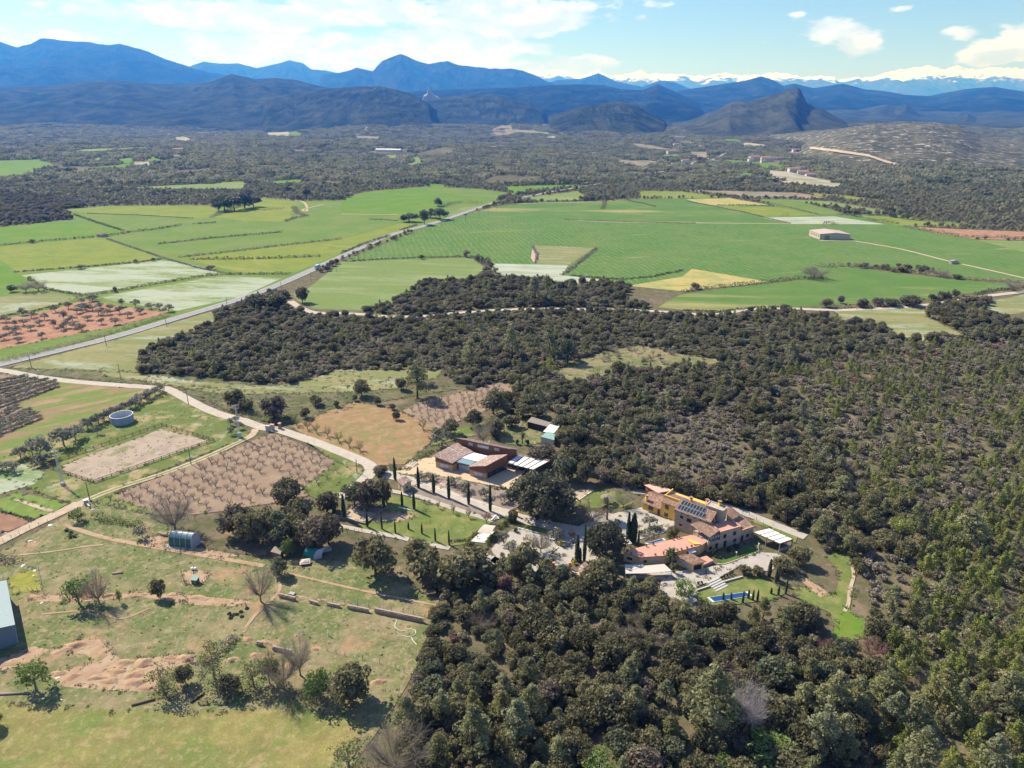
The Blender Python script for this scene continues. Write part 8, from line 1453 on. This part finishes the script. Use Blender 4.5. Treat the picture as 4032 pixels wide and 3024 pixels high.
# ------------------------------------------------------------------ dry-stone walls
def stone_wall(view, a, b, h, label):
    p, q = P3(view, *a), P3(view, *b); L = (q - p).length; t = (q - p).normalized(); n = Vector((-t.y, t.x, 0)); ob = empty('dry_stone_wall', p, 0, label, 'stone wall')
    mb = MB(p); mb.beam(p + Vector((0, 0, h * .42)), q + Vector((0, 0, h * .42)), .5, h * .84); mb.build('core', 'm_drystone', ob)
    mb = MB(p); rows = int(h / .24)
    for r_ in range(rows + 1):
        s = random.uniform(0, .3)
        while s < L:
            w_ = random.uniform(.28, .55); hh = random.uniform(.18, .27)
            c = p + t * (s + w_ / 2) - n * (.24 + random.uniform(-.05, .06)) * (1 if r_ < rows else .0) + Vector((0, 0, .12 + r_ * .24)); mb.box(c, (w_ * .94, random.uniform(.22, .36) if r_ < rows else .5, hh), math.atan2(t.y, t.x) + random.uniform(-.08, .08)); s += w_
    tag(mb.build('stones', 'm_rubble', ob), kind='stuff')
for a, b, h_, lb in [((555, 738), (672, 766), 1.0, 'first short stretch of dry-stone wall near the leafless tree'), ((772, 778), (828, 795), .9, 'second short stretch of dry-stone wall'), ((902, 797), (986, 815), .9, 'third short stretch of dry-stone wall'), ((1050, 822), (1198, 850), 1.0, 'fourth stretch of dry-stone wall, left of the long one'), ((1248, 850), (1592, 922), 1.2, 'long stretch of dry-stone wall running into the wood'), ((390, 1085), (430, 1092), 1.0, 'broken dry-stone wall end at the lower corner'), ((505, 1120), (640, 1150), 1.0, 'low dry-stone wall above the hedge line')]: stone_wall('J', a, b, h_, lb)
def rubble(view, x, y, rx, ry, n, label, smin=.15, smax=.45):
    c = P3(view, x, y); mb = MB(c)
    for _ in range(n):
        a = random.uniform(0, 6.283); r = math.sqrt(random.random()); s = random.uniform(smin, smax); mb.box(c + Vector((rx * r * math.cos(a), ry * r * math.sin(a), s * .3 + .25 * (1 - r))), (s, s * random.uniform(.6, 1), s * random.uniform(.5, .8)), random.uniform(0, 3))
    tag(mb.build('rubble', 'm_rubble', None), label, 'rubble', kind='stuff')
for q in [('K', 60, 420, 2.6, 1.8, 90, 'pale rubble heap at the left edge below the shed'), ('K', 950, 575, 3.5, 1.6, 120, 'pale stones spread at the foot of the broken boards'), ('K', 1460, 190, 4, 1.4, 110, 'tumbled stones of the fallen wall'), ('K', 1560, 215, 4, 1.4, 110, 'stones spilled below the fallen wall'), ('K', 1830, 260, 3, 1.2, 70, 'stones behind the hedge line'), ('K', 2120, 350, 4, 1.0, 90, 'stones along the fence by the wood'), ('K', 1900, 520, 5, 1.0, 110, 'stones under the hedge line trees'), ('J', 700, 790, 6, .8, 60, 'loose stones below the short walls'), ('H', 660, 1050, 3, 1.5, 60, 'pale stones on the bank beside the valley grass'), ('H', 960, 1320, 1.5, 3, 60, 'stones along the bright grass'), ('J', 205, 575, 1.6, 1.0, 30, 'small heap of pale sticks and stones in the pasture'), ('I', 600, 1020, 5, .8, 60, 'stones on the earth bank'), ('I', 1500, 1040, 6, 1.2, 60, 'stones scattered below the small dark oak')]: rubble(*q)
# ------------------------------------------------------------------ wire fences with posts
def post_fence(view, pts, label, gap=3.0, h=1.3, mat='m_wood', wires=True):
    c = [P3(view, *p) for p in pts]; o = c[0]; t = empty('wire_fence', o, 0, label, 'fence'); allp = []
    for a, b in zip(c[:-1], c[1:]):
        n = max(1, round((b - a).length / gap))
        for k in range(n): allp.append(a.lerp(b, k / n))
    allp.append(c[-1])
    for p in allp: mb = MB(o); mb.tube(p, p + Vector((random.uniform(-.06, .06), random.uniform(-.06, .06), h * random.uniform(.9, 1.1))), .06, .05, 5); mb.build('post', mat, t)
    if wires:
        for z in (.5, 1.0):
            mb = MB(o)
            for a, b in zip(allp[:-1], allp[1:]): mb.beam(a + Vector((0, 0, z)), b + Vector((0, 0, z)), .02, .02)
            mb.build('wire', 'm_steel', t)
post_fence('J', [(590, 722), (850, 765), (1120, 800), (1450, 850), (1610, 885)], 'wire fence above the dry-stone walls'); post_fence('J', [(900, 1130), (1030, 1168), (1155, 1192), (1280, 1222), (1400, 1262), (1460, 1290)], 'wire fence along the lower edge by the wood'); post_fence('I', [(800, 178), (1000, 215), (1200, 262), (1400, 290), (1700, 330)], 'dark wire fence along the lower side of the orchard', 2.6); post_fence('I', [(30, 520), (170, 455), (260, 400), (420, 350), (600, 330)], 'wire fence beside the farm track', 3.0)
post_fence('J', [(1000, 290), (1100, 270), (1200, 250)], 'short fence beside the lower footpath', 2.4); post_fence('E', [(1455, 820), (1530, 770), (1600, 720), (1650, 690)], 'post fence up the slope left of the modern house', 3.2); post_fence('G', [(1600, 500), (1660, 510), (1780, 590), (1870, 600)], 'wire fence above the pavilion', 2.5); post_fence('G', [(1890, 575), (1970, 560), (2060, 590)], 'mesh gate fence at the end of the service lane', 1.5, 1.8)
post_fence('I', [(330, 740), (350, 840), (370, 945)], 'board fence beside the moss-green yard', 1.6, 1.2, 'm_wood_grey'); post_fence('I', [(110, 965), (240, 940), (370, 945)], 'low rail fence at the steel shed corner', 1.6, 1.2, 'm_wood_grey'); post_fence('J', [(1560, 225), (1650, 210), (1800, 245), (1900, 250)], 'thin fence at the lawn edge', 3, 1.0, wires=False)
# ------------------------------------------------------------------ farm clutter
def logs(view, a, b, r, label, mat='m_log'):
    p, q = P3(view, *a), P3(view, *b); o = link('log', MB(p).tube(p + Vector((0, 0, r)), q + Vector((0, 0, r)), r, r * .85, 8).mesh('log', True), mat); o.location = p; return tag(o, label, 'log')
logs('I', (978, 800), (1070, 793), .28, 'single pale log lying in the pasture'); logs('K', (765, 560), (900, 527), .3, 'long dark log at the foot of the mounds', 'm_wood'); logs('K', (0, 496), (170, 490), .28, 'long pole lying along the left edge below the mounds', 'm_wood_grey'); logs('K', (1110, 545), (1190, 490), .25, 'dark broken beam in the brambles', 'm_dark'); logs('K', (1070, 490), (1120, 550), .12, 'pale broken plank in the brambles'); logs('K', (1410, 130), (1530, 0), .12, 'thin pole along the ditch, upper'); logs('K', (1160, 420), (1300, 220), .14, 'thin pole along the ditch, lower')
def crate(view, x, y, size, rz, mat, label, cat='crate'):
    p = P3(view, x, y); t = empty('pallet_crate', p, rz, label, cat); sx, sy, sz = size
    for k in range(5): mb = MB(); mb.box((-sx / 2 + sx * (k + .5) / 5, 0, sz), (sx / 5 * .8, sy, .08)); mb.build('slat', mat, t)
    for a in (-1, 1):
        for b in (-1, 1): mb = MB(); mb.box((a * sx * .45, b * sy * .45, sz / 2), (.12, .12, sz)); mb.build('post', mat, t)
        mb = MB(); mb.box((a * sx * .45, 0, sz * .5), (.06, sy * .85, .14)); mb.build('rail', mat, t)
crate('J', 1655, 735, (2.6, 1.6, 1.5), .2, 'm_wood', 'wooden pallet cage at the edge of the wood'); crate('K', 1285, 545, (2.4, .5, 1.0), 0, 'm_wood_grey', 'grey wooden gate frame at the foot of the hedge line'); crate('J', 645, 722, (1.6, 1.0, .5), -.3, 'm_concrete', 'pale grey pallet above the first short wall'); crate('I', 1420, 460, (3.0, 1.0, .9), -.3, 'm_log', 'stack of pale timber beside the tunnel shelter'); crate('F', 1245, 1215, (1.8, 2.4, .25), .4, 'm_copingwhite', 'white slatted grid beside the lawn'); crate('K', 1180, 548, (2.0, .4, .9), .1, 'm_wood', 'brown wooden rack at the foot of the hedge line')
# chicken coop with green roof
p = P3('I', 1705, 875); t = empty('chicken_coop', p, -.2, 'little wooden coop with a green roof in the small run', 'coop')
mb = MB(); mb.box((0, 0, .75), (1.6, 1.3, 1.5)); mb.build('box', 'm_wood', t); mb = MB(); mb.slab([(-1, -.85, 1.5), (1, -.85, 1.5), (1, .85, 1.95), (-1, .85, 1.95)], .06); mb.build('roof', 'm_tarp', t); mb = MB(); mb.box((.2, -.66, .6), (.6, .05, .9)); mb.build('door', 'm_wood_grey', t)
p = P3('I', 1690, 765); t = empty('white_drum', p, 0, 'white drum pair behind the coop', 'drum')
for dx_ in (-.45, .45): mb = MB(); mb.lathe((dx_, 0, 0), [(0, 0), (.34, 0), (.36, .45), (.34, .9), (.1, .92), (0, .92)], 12); mb.build('barrel', 'm_white', t, True)
post_fence('I', [(1580, 790), (1610, 885), (1770, 885), (1830, 800)], 'wire mesh run round the coop', 1.2, 1.5)
# sheds and tarpaulins below the oaks
lean('tin_shed', 'J', [(488, 408), (560, 430), (575, 395), (520, 375)], 2.2, 'm_wood_grey', 'small tin-roofed shed under the dark oak clump', 'm_wood', .3, 3)
p = P3('J', 790, 470); q = P3('J', 862, 440); r = P3('J', 725, 430); t = empty('tarpaulin_shelter', p, 0, 'shelter covered with a green tarpaulin under the oaks', 'shelter')
mb = MB(p); a_, b_ = P3('J', 725, 455), P3('J', 800, 472); dv_ = Vector((.55, 1, 0)).normalized() * 4.2
for k in range(8):
    t0, t1 = math.pi * k / 8, math.pi * (k + 1) / 8; f = lambda q_, th: q_ + dv_ * (.5 - .5 * math.cos(th)) + Vector((0, 0, 2.6 * math.sin(th) + random.uniform(-.08, .08))); mb.poly([f(a_, t0), f(b_, t0), f(b_, t1), f(a_, t1)])
mb.build('tarpaulin', 'm_tarp', t); c_ = P3('J', 862, 455); mb = MB(p)
for k in range(8): t0, t1 = math.pi * k / 8, math.pi * (k + 1) / 8; f = lambda q_, th: q_ + dv_ * (.5 - .5 * math.cos(th)) + Vector((0, 0, 2.4 * math.sin(th))); mb.poly([f(b_, t0), f(c_, t0), f(c_, t1), f(b_, t1)])
mb.build('grey_sheet', 'm_polyend', t)
p = P3('J', 740, 500); t = empty('covered_stack', p, .3, 'stack under a pale grey tarpaulin in front of the green shelter', 'stack'); mb = MB(); mb.box((0, 0, .5), (2.2, 1.5, 1.0)); mb.build('stack_body', 'm_wood', t)
mb = MB(); mb.add([(-1.5, -1.1, .8), (1.4, -1.2, .7), (1.6, 1.0, 1.0), (-1.3, 1.1, 1.1), (0, 0, 1.35)], [[0, 1, 4], [1, 2, 4], [2, 3, 4], [3, 0, 4]]); mb.build('tarpaulin', 'm_cloth', t)
# tyres and dark troughs
for i, (x, y) in enumerate([(190, 862), (205, 880), (225, 872), (245, 868), (275, 850), (280, 885), (200, 895), (318, 825)]):
    p = P3('J', x, y) + Vector((0, 0, .02)); t = bpy.data.objects.new('tyre', None); mb = MB(); R_, r_ = .4, .15; prof = [(R_ + r_ * math.cos(q), .22 + r_ * math.sin(q)) for q in np.linspace(0, 6.283, 9)]; mb.lathe((0, 0, 0), prof, 14); o = mb.build('tyre', 'm_tyre', None, True); o.location = p; o.rotation_euler = (random.uniform(-.3, .3), random.uniform(-.3, .3), 0); tag(o, 'dark tyre lying in the loose heap beside the ditch', 'tyre', 'heap of tyres')
for i, (x, y) in enumerate([(972, 522), (1032, 552), (1022, 590), (1018, 620), (1090, 612)]): 
    p = PG('R', x, y); plant('topiary', p, 1.5, 1.0, 'small dark lavender-like tuft in the cluster of five by the track', 'dark tufts by the track')
# stones and blocks
def boulder(view, x, y, s, label, mat='m_copingwhite', group=None):
    p = P3(view, x, y); bm = bmesh.new(); bmesh.ops.create_icosphere(bm, subdivisions=2, radius=1)
    for v in bm.verts: v.co *= random.uniform(.82, 1.12); v.co.z = max(v.co.z * .6, -.15)
    me = bpy.data.meshes.new('boulder'); bm.to_mesh(me); bm.free(); o = link('boulder', me, mat); o.location = p; o.scale = (s, s * .7, s * .8); o.rotation_euler = (0, 0, random.uniform(0, 3)); tag(o, label, 'stone', group)
for (v, x, y, s, lb) in [('R', 440, 670, .8, 'flat pale stone in the upper pasture, larger'), ('R', 505, 685, .4, 'flat pale stone in the upper pasture, smaller'), ('R', 730, 440, .9, 'pale block by the track corner'), ('R', 335, 1030, .8, 'pale slab near the steel shed'), ('R', 450, 1060, .7, 'rounded pale stone beside the moss yard, upper'), ('R', 500, 1100, .6, 'rounded tan stone beside the moss yard, middle'), ('R', 490, 1170, .5, 'rounded pale stone beside the moss yard, lower'), ('R', 1095, 385, .4, 'white stone under the small green tree'), ('K', 335, 400, .6, 'white rock between the dirt mounds'), ('K', 255, 520, .5, 'white scrap under the sparse green tree, left'), ('K', 358, 525, .4, 'white scrap under the sparse green tree, right'), ('I', 365, 1050, .6, 'white drum-like stone near the shed corner'), ('R', 75, 560, .7, 'blue-grey bundle beside the track'), ('R', 1190, 160, .7, 'concrete block at the track corner, left'), ('R', 1345, 215, .8, 'pale slab below the concrete block')]: boulder(v, x, y, s, lb, 'm_concrete' if 'concrete' in lb or 'blue' in lb else 'm_copingwhite')
p = P3('R', 1255, 130); t = empty('concrete_block', p, .5, 'grey concrete well head at the track corner', 'well'); mb = MB(); mb.box((0, 0, .8), (1.2, 1.2, 1.6)); mb.build('shaft', 'm_concrete', t); mb = MB(); mb.box((0, 0, 1.66), (1.4, 1.4, .14)); mb.build('lid', 'm_steel', t); mb = MB(); mb.box((.6, -2.0, .45), (.5, 3.0, .9), .3); mb.build('channel', 'm_concrete', t)
# hose
cv_ = [P3('J', *q) for q in ((1405, 910), (1392, 955), (1430, 985), (1510, 1000))]; 
def pipe(pts, r, label):
    c = [P3('J', *q) for q in pts]; o = c[0]; mb = MB(o); q = []
    for i in range(len(c) - 1):
        p0, p1, p2, p3 = c[max(i - 1, 0)], c[i], c[i + 1], c[min(i + 2, len(c) - 1)]
        for j in range(5): t_ = j / 5; q.append(.5 * ((2 * p1) + (p2 - p0) * t_ + (2 * p0 - 5 * p1 + 4 * p2 - p3) * t_ * t_ + (3 * p1 - p0 - 3 * p2 + p3) * t_ ** 3))
    q.append(c[-1])
    for a, b in zip(q[:-1], q[1:]): mb.tube(a + Vector((0, 0, r + .03)), b + Vector((0, 0, r + .03)), r, n=6)
    ob = mb.build('hose', 'm_hose'); ob.location = o; tag(ob, label, 'hose')
pipe([(1408, 908), (1392, 955), (1420, 980), (1460, 990)], .1, 'short pale hose end leading to the stone wall'); pipe([(1400, 1022), (1450, 1022), (1500, 1032), (1540, 1010), (1540, 985), (1510, 975), (1462, 970)], .1, 'pale hose looping on the pasture'); pipe([(1512, 1035), (1525, 1060), (1550, 1088)], .1, 'tail of pale hose near the wood edge')
p = P3('J', 910, 1022); o = link('marker_post', MB(p).tube(p, p + Vector((0, 0, 1.6)), .12, .12, 8).mesh('marker_post'), 'm_white'); o.location = p; tag(o, 'white marker post standing in the lower pasture', 'post')
# pots, lamps, garden pieces
for i, (v, x, y, h_, z) in enumerate([('P', 390, 1140, .9, 3.1), ('P', 710, 1110, .9, 3.1), ('P', 460, 1000, .8, 3.1), ('P', 560, 975, .7, 3.1), ('P', 840, 895, .7, 3.1), ('P', 900, 880, .7, 3.1), ('P', 940, 870, .7, 3.1), ('P', 240, 1120, .7, 3.1), ('P', 590, 1130, .6, 3.1), ('P', 910, 1060, .6, 3.1), ('P', 970, 1050, .6, 3.1), ('P', 1050, 1030, .6, 3.1), ('P', 1115, 1005, .6, 3.1), ('P', 185, 1080, .9, 3.1)]):
    p = P3(v, x, y, z); t = empty('flower_pot', p, 0, '%s terracotta pot round the roof terrace, counting clockwise from the front' % ORD[i], 'pot', 'pots on the terrace'); mb = MB(); mb.lathe((0, 0, 0), [(0, 0), (.2, 0), (.28, h_ * .5), (.24, h_ * .52), (0, h_ * .5)], 10); mb.build('pot', 'm_pot', t); P_, N_, S_, T_ = cloud([(0, 0, h_ * .75, .3, .3, h_ * .3)], 40, .08); link('plant', leaf_mesh('plant', P_, N_, S_, T_, 'm_hedge'), None, t)
for i, (x, y, s) in enumerate([(1235, 905, .6), (1262, 905, .8), (1308, 898, 1.1), (1357, 900, .6)]):
    p = P3('F', x, y); t = empty('planter', p, 0, '%s dark planter at the corner of the sand yard' % ORD[i], 'planter', 'planters on the sand yard'); mb = MB(); mb.lathe((0, 0, 0), [(0, 0), (.35 * s, 0), (.45 * s, .8 * s), (.4 * s, .82 * s), (0, .75 * s)], 10); mb.build('pot', 'm_wood', t); P_, N_, S_, T_ = cloud([(0, 0, 1.1 * s, .4 * s, .4 * s, .4 * s)], 50, .09); link('plant', leaf_mesh('plant', P_, N_, S_, T_, 'm_hedge'), None, t)
for x, y, lb in ((1540, 905, 'garden lamp at the corner of the shaded lawn'), (1735, 830, 'garden lamp beside the pavilion')):
    p = P3('G', x, y); t = empty('garden_lamp', p, 0, lb, 'lamp'); mb = MB(); mb.tube((0, 0, 0), (0, 0, 2.8), .06, .05); mb.build('post', 'm_steel', t); mb = MB(); mb.lathe((0, 0, 2.75), [(0, 0), (.2, .05), (.26, .25), (.1, .42), (0, .45)], 10); mb.build('lamp_head', 'm_copingwhite', t)
# summerhouse roof on the round lawn, terrace screen slats
p = P3('G', 420, 400); t = empty('straw_umbrella', p, 0, 'grey straw sunshade on the round lawn', 'sunshade'); mb = MB(); mb.tube((0, 0, 0), (0, 0, 2.6), .08); mb.build('pole', 'm_wood', t); mb = MB(); mb.lathe((0, 0, 2.2), [(2.2, 0), (1.2, .45), (.1, .9)], 12); mb.build('canopy', 'm_wood_grey', t)
p = P3('G', 585, 800); t = empty('slat_pergola', p, .4, 'small pergola of pale slats at the end of the terrace wing', 'pergola')
for k in range(4): mb = MB(); mb.box((0, -.9 + k * .6, 2.3), (2.6, .3, .1)); mb.build('slat', 'm_copingwhite', t)
for a in (-1.1, 1.1):
    for b in (-.8, .8): mb = MB(); mb.box((a, b, 1.1), (.12, .12, 2.2)); mb.build('post', 'm_wood', t)
p = P3('E', 1560, 1235); t = empty('cart_wheel_stand', p, .3, 'old wooden plough frame on the lawn', 'plough'); mb = MB(); mb.tube((-1.2, 0, .5), (1.4, 0, .8), .09); mb.build('beam', 'm_wood', t)
for s in (-.5, .5):
    mb = MB()
    for k in range(12): a0_, a1_ = 6.283 * k / 12, 6.283 * (k + 1) / 12; mb.tube((.5 * math.cos(a0_) - .4, s, .5 + .5 * math.sin(a0_)), (.5 * math.cos(a1_) - .4, s, .5 + .5 * math.sin(a1_)), .05, n=5)
    mb.build('wheel', 'm_wood', t)
# ------------------------------------------------------------------ far houses
for i, (v, x, y, wp, hp, c) in enumerate(sorted(FH, key=lambda q: px(q[0], q[1], q[2])[0])):
    p = PG(v, x, y); m = VW[v][2] * mpp(p); w_, h_ = wp * m, max(3.0, min(hp * m * .95, 11)); dp = min(w_ * .6, 14); rz = random.uniform(-.4, .4)
    t = empty('distant_house', p, rz, '%s distant %s house counting from the left of the far plain' % ((ORD[i] if i < 20 else 'twenty-' + ORD[i - 20] if i < 29 else 'thirty-' + (['', *ORD][i - 29] if i > 29 else 'zeroth') if i < 39 else 'forty-' + (['', *ORD][i - 39] if i > 39 else 'zeroth')).replace('thirty-zeroth', 'thirtieth').replace('forty-zeroth', 'fortieth'), c), 'house', 'houses in the far plain')
    mb = MB(); mb.box((0, 0, h_ / 2), (w_, dp, h_)); mb.build('wall', 'm_far' + c, t)
    mb = MB(); a = w_ / 2 + .4; b = dp / 2 + .4; mb.add([(-a, -b, h_ - .1), (a, -b, h_ - .1), (a, b, h_ - .1), (-a, b, h_ - .1), (-a, 0, h_ + dp * .2), (a, 0, h_ + dp * .2)], [[0, 1, 5, 4], [2, 3, 4, 5], [1, 2, 5], [3, 0, 4], [0, 3, 2, 1]]); mb.build('roof', 'm_tile' if wp < 100 else 'm_farwhite', t)
    n = max(2, int(w_ / 5))
    for k in range(min(n, 6)): mb = MB(); mb.box((-w_ / 2 + w_ * (k + .5) / min(n, 6), -dp / 2, h_ * .5), (1.2, .12, 1.5)); mb.build('window', 'm_glass', t)
for i, (x, y, hp) in enumerate([(1232, 662, 18), (1244, 663, 22), (1252, 664, 18), (1262, 662, 20), (1290, 660, 10), (1305, 660, 10)]): tree('cypress', 'N', x, y, 5, y - hp, 'dark cypress by the far farm below the rocky peak', 'cypresses at the far farm')

# ------------------------------------------------------------------ tussocks: ragged grass and weeds over the rough ground and along every edge
for mt in ('m_spring', 'm_twig', 'm_maquis'):
    for i in range(2):
        P_, N_, S_, T_ = cloud([(rng.normal() * .25, rng.normal() * .25, .12, .3, .3, .22) for _ in range(4)], 14, .085, .8, .8); add_proto('tuft_' + mt, 1.0, .45, leaf_mesh('tuft', P_, N_, S_, T_, mt), None)
tl = []
def tufts(poly, sp, mix, keep=.5, smin=.5, smax=1.3):
    p = scatter(poly, sp); n_ = fbm(p[:, 0] / 6, p[:, 1] / 6, 91, 3)
    for (x, y), q in zip(p, n_):
        if random.random() < keep * (.35 + 2.2 * max(0, q - .38)): s = random.uniform(smin, smax); tl.append((x, y, s, s * random.uniform(.25, .55), 'tuft_' + random.choice(mix)))
tufts(reg('0', [(0, 1200), (200, 1090), (420, 1195), (760, 1218), (930, 1300), (880, 1480), (820, 1560), (0, 1480)]), 1.0, ('m_spring', 'm_twig', 'm_spring', 'm_twig', 'm_maquis'), .55, .3, .9)
tufts(reg('D', [(0, 900), (480, 725), (1350, 320), (2000, 550), (2100, 700), (780, 1240), (0, 1030)]), 1.3, ('m_spring', 'm_twig', 'm_maquis'), .5, .35, 1.0); tufts(reg('E', [(-700, 150), (0, 225), (870, 113), (1450, 200), (1100, 385), (560, 530), (80, 480), (-700, 240)]), 1.7, ('m_maquis', 'm_twig', 'm_maquis'), .7, .6, 1.9)
for c_ in CLEAR + [np.array(l[0]) for l in LINES]:
    q = np.vstack([c_, c_[:1]]) if len(c_) > 30 or c_ is not None else c_
    for a_, b_ in zip(q[:-1], q[1:]):
        L = float(np.hypot(*(b_ - a_)))
        if min(a_[1], b_[1]) > 420 or L > 60: continue
        for k in range(int(L / .9)):
            f = random.random(); x, y = a_ + (b_ - a_) * f + RNG.normal(0, .45, 2)
            if random.random() < .75: s = random.uniform(.5, 1.5); tl.append((x, y, s, s * random.uniform(.25, .6), 'tuft_' + random.choice(('m_spring', 'm_twig', 'm_maquis', 'm_maquis'))))
keep_ = np.ones(len(tl), bool); tp_ = np.array([(t[0], t[1]) for t in tl])
for ln, dd in LINES: keep_ &= ~near_line(tp_, ln, max(dd - 1.0, .8))
mass('grass_tussocks', [t for t, k in zip(tl, keep_) if k], 'tussocks of grass and weeds over the rough ground', 'grass')
print('TUFTS', int(keep_.sum()))

# ------------------------------------------------------------------ haze
mb = MB(); mb.box((0, 19500, 1150), (66000, 41000, 2400))
hz = mb.build('haze', None); hm_ = bpy.data.materials.new('m_haze'); hm_.use_nodes = True; ht = NT(hm_.node_tree); ht.n.clear()
pv = ht.new('ShaderNodeVolumePrincipled'); pv.inputs['Color'].default_value = (*HAZE_COLOR, 1); pv.inputs['Absorption Color'].default_value = (1, 1, 1, 1)
pv.inputs['Density'].default_value = HAZE_DENSITY; pv.inputs['Anisotropy'].default_value = 0.17
ho = ht.new('ShaderNodeOutputMaterial'); ht.l.new(pv.outputs[0], ho.inputs['Volume']); hz.data.materials.append(hm_); hz['kind'] = 'stuff'
